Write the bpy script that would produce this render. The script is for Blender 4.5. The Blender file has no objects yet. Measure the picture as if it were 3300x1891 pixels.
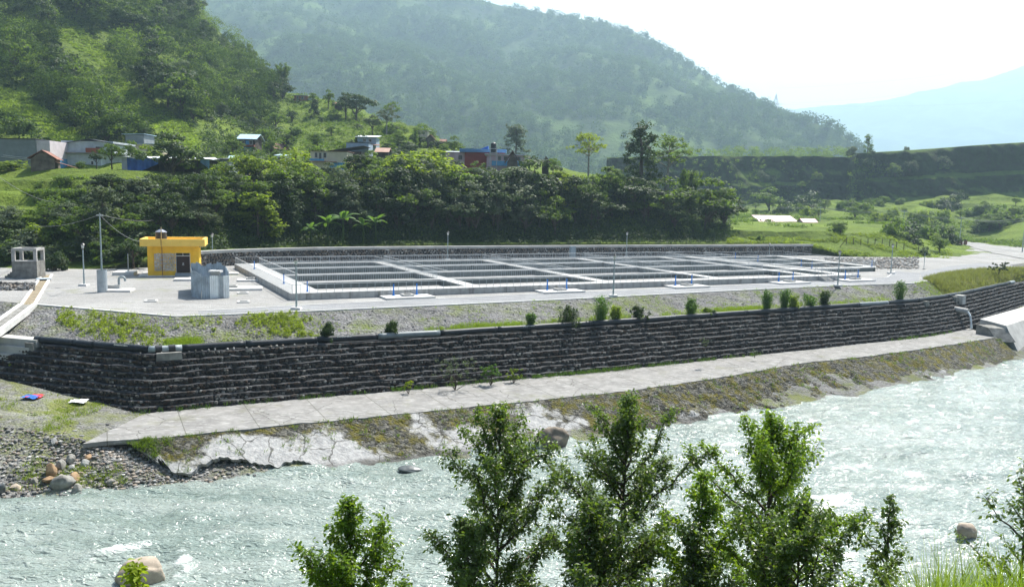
import bpy, math, random
import numpy as np
from mathutils import Vector, Matrix

R = math.radians
SC = bpy.context.scene
COL = SC.collection
rng = np.random.default_rng(11)
random.seed(11)

# ------------------------------------------------------------------ camera
F, PITCH, ROLL, CAMH = 2619.4, 0.115239, 0.020868, 11.0088      # focal length in photo pixels (3300 wide)
FWD = np.array([0, math.cos(PITCH), -math.sin(PITCH)])
UP0 = np.array([0, math.sin(PITCH), math.cos(PITCH)])
RT0 = np.array([1., 0, 0])
RT = math.cos(ROLL) * RT0 + math.sin(ROLL) * UP0
UP = -math.sin(ROLL) * RT0 + math.cos(ROLL) * UP0
CAMP = np.array([0, 0, CAMH])


def ray(px, py):
    return FWD + (px - 1650) / F * RT - (py - 945.5) / F * UP


def at(px, py, z=0.):
    """site survey: point of the level z seen at photo pixel px, py"""
    d = ray(px, py)
    return CAMP + (z - CAMH) / d[2] * d


def aty(px, py, Y):
    d = ray(px, py)
    return CAMP + Y / d[1] * d


cam = bpy.data.cameras.new('camera')
cam.sensor_width = 36
cam.lens = F / 3300 * 36
cam.clip_start = 0.2
cam.clip_end = 30000
camo = bpy.data.objects.new('camera', cam)
COL.objects.link(camo)
m = Matrix.Identity(4)
for i in range(3):
    m[i][0], m[i][1], m[i][2], m[i][3] = RT[i], UP[i], -FWD[i], CAMP[i]
camo.matrix_world = m
SC.camera = camo

# ------------------------------------------------------------------ noise
def _h(ix, iy, s):
    n = (ix.astype(np.int64) * 374761393 + iy.astype(np.int64) * 668265263 + s * 1442695041) & 0x7fffffff
    n = ((n ^ (n >> 13)) * 1274126177) & 0x7fffffff
    n = n ^ (n >> 16)
    return (n & 0xffff) / 65535.0


def vn(x, y, s=0):
    x = np.asarray(x, float); y = np.asarray(y, float)
    ix, iy = np.floor(x), np.floor(y)
    fx, fy = x - ix, y - iy
    fx = fx * fx * (3 - 2 * fx); fy = fy * fy * (3 - 2 * fy)
    a, b = _h(ix, iy, s), _h(ix + 1, iy, s)
    c, d = _h(ix, iy + 1, s), _h(ix + 1, iy + 1, s)
    return (a * (1 - fx) + b * fx) * (1 - fy) + (c * (1 - fx) + d * fx) * fy


def fbm(x, y, s=0, o=4):
    t, a, n = 0, 1, 0
    for k in range(o):
        t = t + a * vn(x * 2 ** k + 17 * k, y * 2 ** k - 9 * k, s + k); n += a; a *= .5
    return t / n


def sstep(a, b, x):
    t = np.clip((x - a) / (b - a), 0, 1)
    return t * t * (3 - 2 * t)


# ------------------------------------------------------------------ objects and names
def tag(o, label=None, cat=None, group=None, kind=None):
    if label: o['label'] = label
    if cat: o['category'] = cat
    if group: o['group'] = group
    if kind: o['kind'] = kind
    return o


def thing(name, label, cat, loc=(0, 0, 0), rz=0, group=None):
    o = bpy.data.objects.new(name, None)
    COL.objects.link(o)
    o.empty_display_size = .3
    o.location = loc
    o.rotation_euler = (0, 0, rz)
    return tag(o, label, cat, group)


def dup(root, loc=None, rz=None, label=None, group=None, scale=None):
    r = root.copy()
    COL.objects.link(r)
    if loc is not None: r.location = loc
    if rz is not None: r.rotation_euler = (0, 0, rz)
    if scale is not None: r.scale = scale if hasattr(scale, '__len__') else (scale,) * 3
    if label: r['label'] = label
    if group: r['group'] = group
    for ch in list(root.children):
        c = ch.copy(); COL.objects.link(c); c.parent = r
        for g in list(ch.children):
            d = g.copy(); COL.objects.link(d); d.parent = c
    return r


def mesh_np(name, V, faces, mat=None, parent=None, smooth=False, attr=None, mats=None, midx=None, loc=None):
    """V (n,3); faces: list of (m,k) int arrays with one polygon size each"""
    me = bpy.data.meshes.new(name)
    V = np.asarray(V, np.float32)
    if not isinstance(faces, (list, tuple)): faces = [faces]
    faces = [np.asarray(f, np.int32) for f in faces if len(f)]
    me.vertices.add(len(V)); me.vertices.foreach_set('co', V.ravel())
    li = np.concatenate([f.ravel() for f in faces]).astype(np.int32)
    sz = np.concatenate([np.full(len(f), f.shape[1], np.int32) for f in faces])
    st = np.concatenate([[0], np.cumsum(sz)[:-1]]).astype(np.int32)
    me.loops.add(len(li)); me.loops.foreach_set('vertex_index', li)
    me.polygons.add(len(sz)); me.polygons.foreach_set('loop_start', st)
    me.polygons.foreach_set('use_smooth', np.full(len(sz), bool(smooth)))
    if midx is not None: me.polygons.foreach_set('material_index', np.asarray(midx, np.int32))
    if attr is not None:
        a = me.attributes.new('tint', 'FLOAT', 'POINT')
        a.data.foreach_set('value', np.asarray(attr, np.float32))
    me.update(calc_edges=True)
    for x in (mats or ([mat] if mat else [])): me.materials.append(x)
    o = bpy.data.objects.new(name, me)
    COL.objects.link(o)
    if parent is not None: o.parent = parent
    if loc is not None: o.location = loc
    return o


class MB:
    """collects boxes, tubes, prisms into ONE mesh"""
    def __init__(s): s.v = []; s.f = {}; s.n = 0
    def add(s, V, F_):
        V = np.asarray(V, float)
        for f in F_: s.f.setdefault(len(f), []).append([i + s.n for i in f])
        s.v.append(V); s.n += len(V); return s
    def box(s, c, d, rz=0, taper=1.):
        x, y, z = d[0] / 2, d[1] / 2, d[2] / 2
        V = np.array([[-x, -y, -z], [x, -y, -z], [x, y, -z], [-x, y, -z], [-x, -y, z], [x, -y, z], [x, y, z], [-x, y, z]])
        V[4:, :2] *= taper
        if rz:
            ca, sa = math.cos(rz), math.sin(rz)
            V[:, :2] = V[:, :2] @ np.array([[ca, sa], [-sa, ca]])
        return s.add(V + np.asarray(c, float), [(0, 3, 2, 1), (4, 5, 6, 7), (0, 1, 5, 4), (1, 2, 6, 5), (2, 3, 7, 6), (3, 0, 4, 7)])
    def slab(s, x0, x1, y0, y1, z0, z1):
        return s.box(((x0 + x1) / 2, (y0 + y1) / 2, (z0 + z1) / 2), (abs(x1 - x0), abs(y1 - y0), abs(z1 - z0)))
    def bar(s, a, b, w, h=None):
        return s.tube([a, b], w / 1.414, 4, w2=(h or w) / 1.414)
    def tube(s, path, r, n=8, cap=True, w2=None):
        P = [np.asarray(p, float) for p in path]
        rs = r if hasattr(r, '__len__') else [r] * len(P)
        V = []; ring0 = None
        for i, p in enumerate(P):
            t = (P[min(i + 1, len(P) - 1)] - P[max(i - 1, 0)]); t = t / (np.linalg.norm(t) + 1e-9)
            ref = np.array([0, 0, 1.]) if abs(t[2]) < .9 else np.array([1., 0, 0])
            if ring0 is not None:
                u = ring0 - t * (ring0 @ t); u /= np.linalg.norm(u) + 1e-9
            else:
                u = np.cross(ref, t); u /= np.linalg.norm(u)
            ring0 = u; w = np.cross(t, u)
            for k in range(n):
                a = 2 * math.pi * (k + .5) / n
                V.append(p + rs[i] * (math.cos(a) * u + math.sin(a) * w))
        Fs = []
        for i in range(len(P) - 1):
            for k in range(n):
                Fs.append((i * n + k, i * n + (k + 1) % n, (i + 1) * n + (k + 1) % n, (i + 1) * n + k))
        if cap:
            Fs.append(tuple(range(n))[::-1]); Fs.append(tuple((len(P) - 1) * n + k for k in range(n)))
        return s.add(V, Fs)
    def lathe(s, prof, n=16, c=(0, 0, 0)):
        V = []
        for r, z in prof:
            for k in range(n):
                a = 2 * math.pi * k / n
                V.append((c[0] + r * math.cos(a), c[1] + r * math.sin(a), c[2] + z))
        Fs = []
        for i in range(len(prof) - 1):
            for k in range(n):
                Fs.append((i * n + k, i * n + (k + 1) % n, (i + 1) * n + (k + 1) % n, (i + 1) * n + k))
        Fs.append(tuple(range(n))[::-1]); Fs.append(tuple((len(prof) - 1) * n + k for k in range(n)))
        return s.add(V, Fs)
    def prism(s, pts, z0, z1):
        n = len(pts)
        V = [(p[0], p[1], z0) for p in pts] + [(p[0], p[1], z1) for p in pts]
        Fs = [tuple(range(n))[::-1], tuple(range(n, 2 * n))] + [(i, (i + 1) % n, n + (i + 1) % n, n + i) for i in range(n)]
        return s.add(V, Fs)
    def extr(s, pts, d):
        """planar 3D outline pushed along vector d"""
        n = len(pts); P = np.asarray(pts, float)
        V = np.concatenate([P, P + np.asarray(d, float)])
        Fs = [tuple(range(n))[::-1], tuple(range(n, 2 * n))] + [(i, (i + 1) % n, n + (i + 1) % n, n + i) for i in range(n)]
        return s.add(V, Fs)
    def build(s, name, mat, parent=None, smooth=False, loc=None):
        return mesh_np(name, np.concatenate(s.v), [np.array(f) for f in s.f.values()], mat, parent, smooth, loc=loc)


def resample(P, n=None, step=None):
    P = np.asarray(P, float)
    d = np.concatenate([[0], np.cumsum(np.linalg.norm(np.diff(P, axis=0), axis=1))])
    if n is None: n = max(2, int(d[-1] / step) + 1)
    t = np.linspace(0, d[-1], n)
    return np.stack([np.interp(t, d, P[:, k]) for k in range(P.shape[1])], 1)


def smooth_line(P, it=2):
    P = np.asarray(P, float)
    for _ in range(it):
        Q = [P[0]]
        for a, b in zip(P[:-1], P[1:]): Q += [a * .75 + b * .25, a * .25 + b * .75]
        Q.append(P[-1]); P = np.array(Q)
    return P


def grid_faces(nu, nv):
    i = np.arange(nu - 1)[:, None] * nv + np.arange(nv - 1)[None]
    return np.stack([i, i + nv, i + nv + 1, i + 1], -1).reshape(-1, 4)


# ------------------------------------------------------------------ materials
class NT:
    def __init__(s, name):
        s.m = bpy.data.materials.new(name); s.m.use_nodes = True
        s.t = s.m.node_tree; s.t.nodes.clear()
        s.out = s.t.nodes.new('ShaderNodeOutputMaterial')
        s.co = s.t.nodes.new('ShaderNodeTexCoord').outputs['Object']
    def n(s, kind, **kw):
        x = s.t.nodes.new('ShaderNode' + kind)
        for k, v in kw.items():
            if k.startswith('i_'):
                key = k[2:].replace('_', ' ')
                tgt = x.inputs[int(key)] if key.isdigit() else x.inputs[key]
                if hasattr(v, 'is_linked') or isinstance(v, bpy.types.NodeSocket): s.t.links.new(v, tgt)
                else: tgt.default_value = v
            else: setattr(x, k, v)
        return x
    def noise(s, scale, detail=4, rough=.55, vec=None, dist=0):
        return s.n('TexNoise', i_Vector=vec or s.co, i_Scale=scale, i_Detail=detail, i_Roughness=rough, i_Distortion=dist).outputs['Fac']
    def vor(s, scale, out='Color', feature='F1', vec=None, rnd=1.):
        return s.n('TexVoronoi', feature=feature, i_Vector=vec or s.co, i_Scale=scale, i_Randomness=rnd).outputs[out]
    def ramp(s, fac, a, b):
        return s.n('MapRange', i_Value=fac, i_1=a, i_2=b).outputs[0]
    def mix(s, fac, a, b, mode='MIX'):
        x = s.t.nodes.new('ShaderNodeMix'); x.data_type = 'RGBA'; x.blend_type = mode
        for sock, v in ((x.inputs[0], fac), (x.inputs[6], a), (x.inputs[7], b)):
            if isinstance(v, bpy.types.NodeSocket): s.t.links.new(v, sock)
            elif sock.type == 'RGBA': sock.default_value = (*v[:3], 1)
            else: sock.default_value = v
        return x.outputs[2]
    def math(s, op, a, b=0.):
        return s.n('Math', operation=op, i_0=a, i_1=b).outputs[0]
    def scalevec(s, sc):
        return s.n('Mapping', i_Vector=s.co, i_Scale=sc).outputs[0]
    def bump(s, h, strength=.5, dist=.05):
        return s.n('Bump', i_Height=h, i_Strength=strength, i_Distance=dist).outputs[0]
    def bsdf(s, col, rough=.8, normal=None, spec=.3, metal=0., **kw):
        b = s.n('BsdfPrincipled', i_Roughness=rough, i_Metallic=metal)
        b.inputs['Specular IOR Level'].default_value = spec
        if isinstance(col, bpy.types.NodeSocket): s.t.links.new(col, b.inputs['Base Color'])
        else: b.inputs['Base Color'].default_value = (*col[:3], 1)
        if normal is not None: s.t.links.new(normal, b.inputs['Normal'])
        return b.outputs[0]
    def done(s, sh):
        s.t.links.new(sh, s.out.inputs['Surface']); return s.m


def lum(c, k): return tuple(min(1, x * k) for x in c)


def plain(name, col, rough=.7, var=.25, scale=3., bump=.2, bs=None, spec=.3, metal=0., col2=None, thr=(.35, .65)):
    t = NT(name)
    c = t.mix(t.ramp(t.noise(scale, 5), *thr), lum(col, 1 - var), col2 or lum(col, 1 + var))
    c = t.mix(t.math('MULTIPLY', t.noise(scale * 9, 2), .35), c, lum(col, 1 - var * 1.3))
    nrm = t.bump(t.noise(bs or scale * 8, 4), bump, .03) if bump else None
    return t.done(t.bsdf(c, rough, nrm, spec, metal))


def leafmat(name, a, b, trans=.45, tcol=None, rough=.55, spec=.2):
    """a, b: the two ends of the leaf colour range; tcol: light coming through the leaf"""
    t = NT(name)
    tint = t.n('Attribute', attribute_name='tint').outputs['Fac']
    rnd = t.n('ObjectInfo').outputs['Random']
    k = t.math('ADD', tint, t.math('MULTIPLY', t.math('SUBTRACT', rnd, .5), .5))
    c = t.mix(k, a, b)
    c2 = t.mix(k, lum(tcol or b, .75), tcol or lum(b, 1.4))
    d = t.bsdf(c, rough, None, spec)
    tr = t.n('BsdfTranslucent', i_Color=c2).outputs[0]
    mx = t.n('MixShader', i_0=trans)
    t.t.links.new(d, mx.inputs[1]); t.t.links.new(tr, mx.inputs[2])
    return t.done(mx.outputs[0])
HAZE = .00024
# ------------------------------------------------------------------ world, sun, render settings
SUN_EL, SUN_AZ = 57., 33.
W = bpy.data.worlds.new('World'); SC.world = W; W.use_nodes = True
nt = W.node_tree
bg = nt.nodes['Background']; bg.inputs['Strength'].default_value = .068
sky = nt.nodes.new('ShaderNodeTexSky'); sky.sky_type = 'NISHITA'; sky.sun_disc = False
sky.sun_elevation = R(SUN_EL); sky.sun_rotation = R(SUN_AZ); sky.altitude = 300
sky.air_density = 1.1; sky.dust_density = 3.; sky.ozone_density = 1.
# bright summer cloud low in the sky ahead, part of the sky itself
tc = nt.nodes.new('ShaderNodeTexCoord'); sx_ = nt.nodes.new('ShaderNodeSeparateXYZ'); nt.links.new(tc.outputs['Generated'], sx_.inputs[0])
cn = nt.nodes.new('ShaderNodeTexNoise'); cn.inputs['Scale'].default_value = 2.6; cn.inputs['Detail'].default_value = 7; nt.links.new(tc.outputs['Generated'], cn.inputs['Vector'])
def mr(src, *v):
    x = nt.nodes.new('ShaderNodeMapRange'); nt.links.new(src, x.inputs[0])
    for k, q in enumerate(v): x.inputs[k + 1].default_value = q
    return x.outputs[0]
def mu(a, c, op='MULTIPLY'):
    x = nt.nodes.new('ShaderNodeMath'); x.operation = op; nt.links.new(a, x.inputs[0]); nt.links.new(c, x.inputs[1]); return x.outputs[0]
front = mr(sx_.outputs[1], .25, .75, 0, 1); low = mr(sx_.outputs[2], .55, .28, 0, 1)
cl = mu(mu(front, low), mr(cn.outputs['Fac'], .28, .46, 0, 1))
mxc = nt.nodes.new('ShaderNodeMix'); mxc.data_type = 'RGBA'; nt.links.new(cl, mxc.inputs[0]); nt.links.new(sky.outputs[0], mxc.inputs[6]); mxc.inputs[7].default_value = (15., 15., 15., 1)
nt.links.new(mxc.outputs[2], bg.inputs[0])
sl = bpy.data.lights.new('sun', 'SUN'); sl.energy = 5.0; sl.angle = R(.5); sl.color = (1., .95, .86)
so = bpy.data.objects.new('sun', sl); COL.objects.link(so)
sd = Vector((math.sin(R(SUN_AZ)) * math.cos(R(SUN_EL)), math.cos(R(SUN_AZ)) * math.cos(R(SUN_EL)), math.sin(R(SUN_EL))))
so.rotation_euler = sd.to_track_quat('Z', 'Y').to_euler(); so.location = (0, 0, 60)
vs = SC.view_settings
vs.view_transform = 'Standard'; vs.look = 'None'; vs.gamma = 1; vs.exposure = 1.35; vs.use_curve_mapping = False
cy = SC.cycles
cy.use_denoising = True; cy.max_bounces = 6; cy.diffuse_bounces = 3; cy.glossy_bounces = 2; cy.transmission_bounces = 3
cy.volume_bounces = 0; cy.transparent_max_bounces = 4; cy.use_adaptive_sampling = True; cy.adaptive_threshold = .02
cy.caustics_reflective = False; cy.caustics_refractive = False; cy.sample_clamp_indirect = 6

# ------------------------------------------------------------------ surface materials
def gravel_mat(name, a, b, scale=5., patch=None, pthr=(.55, .7), pscale=.12, stones=.5, bs=.08):
    t = NT(name)
    v = t.vor(scale, 'Color')
    g = t.n('SeparateColor', i_0=v).outputs[0]
    c = t.mix(g, a, b)
    c = t.mix(t.ramp(t.noise(.35, 5), .35, .7), c, t.mix(.5, c, lum(b, 1.05)))
    c = t.mix(t.math('MULTIPLY', t.ramp(t.noise(1.3, 6, .65), .5, .8), .5), c, lum(a, .7))
    if patch:
        c = t.mix(t.math('MULTIPLY', t.ramp(t.noise(pscale, 8, .72), *pthr), .85), c, t.mix(t.noise(4., 3), lum(patch, .7), lum(patch, 1.3)))
    tr = t.noise(1., 5, .6, t.n('Mapping', i_Vector=t.co, i_Rotation=(0, 0, -.46), i_Scale=(.07, .9, 1.)).outputs[0], .4)
    c = t.mix(t.math('MULTIPLY', t.ramp(tr, .52, .66), .45), c, lum(b, 1.25))
    c = t.mix(t.math('MULTIPLY', t.ramp(t.noise(.11, 6, .6), .62, .42), .35), c, lum(a, .8))
    d = t.vor(scale, 'Distance')
    return t.done(t.bsdf(c, .95, t.bump(t.math('ADD', t.math('MULTIPLY', d, -1.), t.noise(scale * .3, 4)), stones, bs), .15))


M_gravel = gravel_mat('pale_gravel', (.20, .196, .192), (.33, .327, .32), 9, (.17, .19, .07), (.57, .72), .14)
M_road = gravel_mat('road_gravel', (.19, .195, .205), (.28, .285, .295), 14, None)
M_bank = gravel_mat('slope_gravel', (.06, .06, .062), (.235, .232, .232), 4.2, (.115, .14, .035), (.47, .64), .22, 1., .16)
M_pebble = gravel_mat('river_pebble_bed', (.07, .07, .07), (.25, .248, .24), 5.5, (.14, .16, .035), (.45, .60), .25, .9, .12)


def grass_mat():
    t = NT('hill_grass')
    n1 = t.ramp(t.noise(.06, 6, .65), .36, .64)
    c = t.mix(n1, (.050, .082, .014), (.135, .195, .026))
    c = t.mix(t.ramp(t.noise(.9, 5, .7), .35, .75), c, t.mix(.5, c, (.17, .215, .04)))
    c = t.mix(t.math('MULTIPLY', t.ramp(t.noise(1.7, 7, .8), .50, .66), .75), c, (.028, .050, .012))
    c = t.mix(t.math('MULTIPLY', t.ramp(t.noise(.16, 5, .7), .55, .7), .6), c, (.11, .115, .035))
    nz = t.n('SeparateXYZ', i_0=t.n('NewGeometry').outputs['Normal']).outputs[2]
    c = t.mix(t.ramp(t.math('ADD', nz, t.math('MULTIPLY', t.math('SUBTRACT', t.noise(.5, 5), .5), .35)), .78, .58), c, (.035, .043, .018))
    h = t.math('ADD', t.noise(2.2, 6, .7), t.math('MULTIPLY', t.noise(.45, 4), 2.))
    d = t.bsdf(c, .95, t.bump(h, .8, .5), .1)
    return t.done(d)


M_grass = grass_mat()
M_soil = plain('damp_soil', (.10, .085, .06), .95, .4, .8, .6, 3.)
M_conc = plain('weathered_concrete', (.40, .395, .38), .85, .2, .6, .25, 12., .3)
M_conc_l = plain('pale_concrete', (.56, .555, .54), .85, .12, .9, .2, 14.)
M_conc_d = plain('stained_dark_concrete', (.21, .205, .19), .9, .35, 1.6, .3, 10.)
M_rock = plain('brown_river_rock', (.36, .30, .24), .8, .3, 1.2, .6, 5.)
M_rockg = plain('grey_river_rock', (.24, .23, .21), .8, .4, 1.6, .6, 5., col2=(.36, .35, .32))
M_rocko = plain('ochre_river_rock', (.30, .20, .115), .8, .35, 1.4, .6, 5.)
M_rockd = plain('dark_wet_rock', (.10, .11, .11), .35, .4, 1.5, .5, 5., spec=.6)
M_galv = plain('galvanised_steel', (.50, .52, .53), .45, .08, 3, 0, metal=.35)
M_blue = plain('blue_valve_paint', (.02, .19, .62), .45, .12, 6, 0)
M_black = plain('black_plastic', (.018, .019, .022), .4, .2, 5, 0, spec=.5)

# ------------------------------------------------------------------ terrain beyond the works
# surveyed profiles: photo column -> (distance, height seen at photo row)
PROF = {
    -900: [(113, 872), (117, 846), (126, 672), (140, 548), (185, 508), (255, 230), (380, -190), (540, -240)],
    0: [(113, 866), (117, 842), (126, 690), (141, 560), (186, 522), (255, 250), (380, -150), (520, -200)],
    300: [(114, 868), (118, 838), (127, 705), (142, 562), (187, 517), (260, 260), (390, -130), (530, -180)],
    600: [(122, 808), (125, 800), (134, 690), (148, 578), (190, 527), (270, 300), (420, -40), (560, -60)],
    750: [(129, 802), (132, 795), (140, 688), (153, 578), (195, 532), (280, 345), (420, 120), (520, 150)],
    900: [(136, 796), (140, 786), (148, 685), (161, 582), (200, 537), (270, 402), (350, 288), (450, 305)],
    1200: [(148, 789), (152, 780), (160, 690), (173, 587), (208, 547), (260, 442), (310, 372), (400, 425)],
    1500: [(158, 785), (162, 778), (170, 690), (183, 582), (215, 547), (240, 517), (262, 494), (330, 535)],
    1800: [(166, 785), (170, 778), (179, 690), (191, 580), (225, 557), (250, 547), (280, 538), (340, 565)],
    2080: [(172, 785), (177, 775), (187, 700), (198, 600), (232, 585), (262, 580), (290, 590), (350, 625)],
    2200: [(175, 786), (183, 773), (189, 720), (202, 655), (245, 655), (300, 655), (350, 648), (420, 635)],
    2320: [(177, 786), (187, 764), (189, 739), (240, 721), (290, 708), (340, 692), (395, 668), (440, 664)],
    2600: [(182, 788), (192, 767), (194, 743), (238, 728), (290, 713), (340, 692), (385, 664), (430, 654)],
    2740: [(178, 826), (184, 798), (197, 752), (232, 728), (285, 712), (340, 690), (380, 655), (420, 646)],
    2900: [(180, 830), (190, 792), (206, 752), (232, 736), (272, 722), (330, 695), (375, 650), (405, 640)],
    3010: [(182, 833), (200, 806), (226, 785), (266, 764), (310, 742), (340, 702), (375, 648), (405, 636)],
    3150: [(176, 842), (198, 820), (230, 800), (266, 784), (300, 766), (335, 706), (375, 642), (405, 628)],
    3300: [(168, 854), (190, 832), (215, 812), (238, 800), (262, 778), (312, 696), (370, 634), (400, 616)],
    4300: [(165, 866), (190, 848), (215, 826), (238, 806), (262, 785), (312, 690), (372, 575), (400, 560)],
}
_px = sorted(PROF)
PT = np.array([aty(x, 650, 200.)[0] / 200. for x in _px])
PY = np.array([[q[0] for q in PROF[x]] for x in _px], float)
PZ = np.array([[aty(x, q[1], q[0])[2] for q in PROF[x]] for x in _px])
_tt = np.linspace(PT[0], PT[-1], 1200)
_ky = np.ones(25) / 25
_sm = lambda a: np.convolve(np.pad(a, 12, 'edge'), _ky, 'valid')
TY = np.stack([_sm(np.interp(_tt, PT, PY[:, k])) for k in range(8)], 1)
TZ = np.stack([_sm(np.interp(_tt, PT, PZ[:, k])) for k in range(8)], 1)


def hill_z(X, Y, detail=True):
    X = np.asarray(X, float); Y = np.asarray(Y, float)
    t = X / Y
    yk = [np.interp(t, _tt, TY[:, k]) for k in range(8)]
    zk = [np.interp(t, _tt, TZ[:, k]) for k in range(8)]
    z = zk[0] + 0 * Y
    for k in range(7):
        f = np.clip((Y - yk[k]) / (yk[k + 1] - yk[k]), 0, 1)
        z = np.where(Y >= yk[k], zk[k] + f * (zk[k + 1] - zk[k]), z)
    z = np.where(Y > yk[7], zk[7] - (Y - yk[7]) * .25, z)
    # rice terraces cut into the bank on the left and the fields on the right
    wl_ = sstep(-.30, -.40, t) * sstep(3.0, 4.5, z) * sstep(17., 15.5, z)
    zs = z / 2.1; zs = (np.floor(zs) + sstep(.62, .98, zs - np.floor(zs))) * 2.1
    z = z + wl_ * (zs - z) * .9
    wr_ = sstep(1., 4., Y - yk[2]) * sstep(.16, .24, t) * sstep(.50, .46, t) * sstep(2.6, 3.2, z) * sstep(7., 6.2, z)
    zs = z / .75; zs = (np.floor(zs) + sstep(.75, .98, zs - np.floor(zs))) * .75
    z = z + wr_ * (zs - z)
    wh = sstep(-.30, -.22, t) * sstep(.0, -.06, t) * sstep(20, 24, z)
    zs = z / 2.4; zs = (np.floor(zs) + sstep(.6, .98, zs - np.floor(zs))) * 2.4
    z = z + wh * (zs - z) * .55
    if detail:
        a = sstep(0, 12, Y - yk[0])
        hi = sstep(16, 30, z)
        z = z + a * (.5 + 3.5 * hi) * (fbm(X / 26, Y / 26, 3) - .5) * 2 + a * .9 * (fbm(X / 5, Y / 5, 8) - .5) * (1 - .5 * wr_)
        gul = np.abs(vn(X / 38 + Y / 90, Y / 200, 5) - .5) * 2
        z = z + hi * a * (gul - .5) * 7 * sstep(-.1, -.3, t)
        bump = sstep(.27, .36, t) * sstep(300, 330, Y) * 4.5
        z = z + bump * (fbm(X / 16, Y / 16, 31, 3) - .5) * 1.6
    return z


def build_hill():
    ts = np.linspace(-.86, 1.02, 640)
    rows = []
    cnt = [7, 14, 16, 26, 34, 34, 26]
    fr = np.concatenate([np.linspace(k, k + 1, c, endpoint=False) for k, c in enumerate(cnt)] + [[7.]])
    yk = np.stack([np.interp(ts, _tt, TY[:, k]) for k in range(8)], 1)
    k0 = np.minimum(fr.astype(int), 6); f = fr - k0
    Y = yk[:, k0] * (1 - f) + yk[:, k0 + 1] * f
    X = ts[:, None] * Y
    Z = hill_z(X, Y)
    Z[:, 0] = np.minimum(Z[:, 0], np.where(ts > .42, -.3, 2.25)) - .02
    V = np.stack([X, Y, Z], -1).reshape(-1, 3)
    sk = np.stack([X[:, 0], Y[:, 0] - .03, np.full(len(ts), -1.5)], -1)
    V = np.concatenate([sk[:, None], V.reshape(*X.shape, 3)], 1).reshape(-1, 3)
    o = mesh_np('hillside', V, grid_faces(X.shape[0], X.shape[1] + 1)[:, ::-1], M_grass, smooth=True)
    tag(o, kind='structure')


build_hill()

# base sheet to the horizon, platform and river bed
MB().slab(-9000, 9000, -200, 12000, -14, -11.).build('ground', M_soil).__setitem__('kind', 'structure')


def cliff():
    """grassy earth bluff on the right with a level top"""
    xs = [1950, 2190, 2400, 2600, 2725, 2745, 2900, 3100, 3300, 3600, 4300]
    top = [512, 508, 506, 508, 512, 500, 491, 477, 465, 450, 430]
    base = [668, 664, 660, 650, 652, 646, 636, 630, 620, 600, 590]
    Yt = [452, 450, 446, 440, 436, 412, 408, 402, 396, 392, 388]
    u = np.linspace(0, len(xs) - 1, 560)
    g = lambda a: np.interp(u, np.arange(len(xs)), a)
    X_, T_, B_, D_ = g(xs), g(top), g(base), g(Yt)
    P = []
    prof = [(-.6, -1.1), (-.25, -.22), (0, 0), (.09, .16), (.13, .36), (.22, .45), (.26, .70), (.29, .93), (.33, 1.0), (.5, 1.0), (2.5, 1.03), (7, .9)]
    pr = np.concatenate([resample(np.array(prof[:9]), 84), resample(np.array(prof[9:]), 12)])
    ff = np.zeros((560, len(pr), 3))
    for i in range(560):
        a = aty(X_[i], B_[i], D_[i]); b = aty(X_[i], T_[i], D_[i] + 16)
        t = a[0] / a[1]
        yy = D_[i] - 8 + pr[:, 0] * 34
        zz = a[2] + pr[:, 1] * (b[2] - a[2])
        ff[i, :, 0] = t * yy; ff[i, :, 1] = yy; ff[i, :, 2] = zz
    n = fbm(ff[..., 0] / 14, ff[..., 2] / 9, 21, 5) - .5
    n2 = np.abs(fbm(ff[..., 0] / 30 + ff[..., 2] / 50, ff[..., 2] / 40, 25, 4) - .5)
    face = sstep(-.4, .05, pr[:, 0]) * sstep(.5, .33, pr[:, 0])
    ff[..., 1] += face[None] * (n * 6 + (n2 - .12) * 22)
    ledge = np.sin(ff[..., 2] / 2.6 + 5 * fbm(ff[..., 0] / 40, ff[..., 2] / 30, 30)) * .8
    ff[..., 1] += face[None] * ledge
    ff[..., 2] += (1 - face[None]) * (fbm(ff[..., 0] / 7, ff[..., 1] / 7, 6) - .5) * 1.4
    t = NT('cliff_soil_and_scrub')
    nz = t.n('SeparateXYZ', i_0=t.n('NewGeometry').outputs['Normal']).outputs[2]
    k = t.math('ADD', nz, t.math('MULTIPLY', t.math('SUBTRACT', t.noise(.16, 7, .7), .5), .9))
    c = t.mix(t.ramp(t.noise(.35, 6, .7), .38, .66), (.032, .030, .020), (.040, .066, .018))
    c = t.mix(t.ramp(k, .60, .86), c, t.mix(t.noise(.5, 5), (.05, .085, .016), (.125, .185, .03)))
    m_ = t.done(t.bsdf(c, .95, t.bump(t.noise(.9, 6, .7), 1., 1.2), .1))
    tag(mesh_np('cliff', ff.reshape(-1, 3), grid_faces(560, len(pr))[:, ::-1], m_, smooth=True), kind='structure')


cliff()

# the forested mountain and the hazy range behind it
MT_X = [-700, 0, 600, 1000, 1300, 1623, 1920, 2078, 2208, 2338, 2468, 2597, 2675, 2727, 2800, 2900]
MT_Y = [-130, -130, -125, -110, -70, 14, 64, 116, 201, 286, 344, 409, 461, 508, 580, 640]
MT_D = [1.75 * q for q in (1500, 1500, 1450, 1400, 1340, 1270, 1180, 1120, 1060, 1000, 950, 900, 870, 850, 830, 810)]


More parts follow.
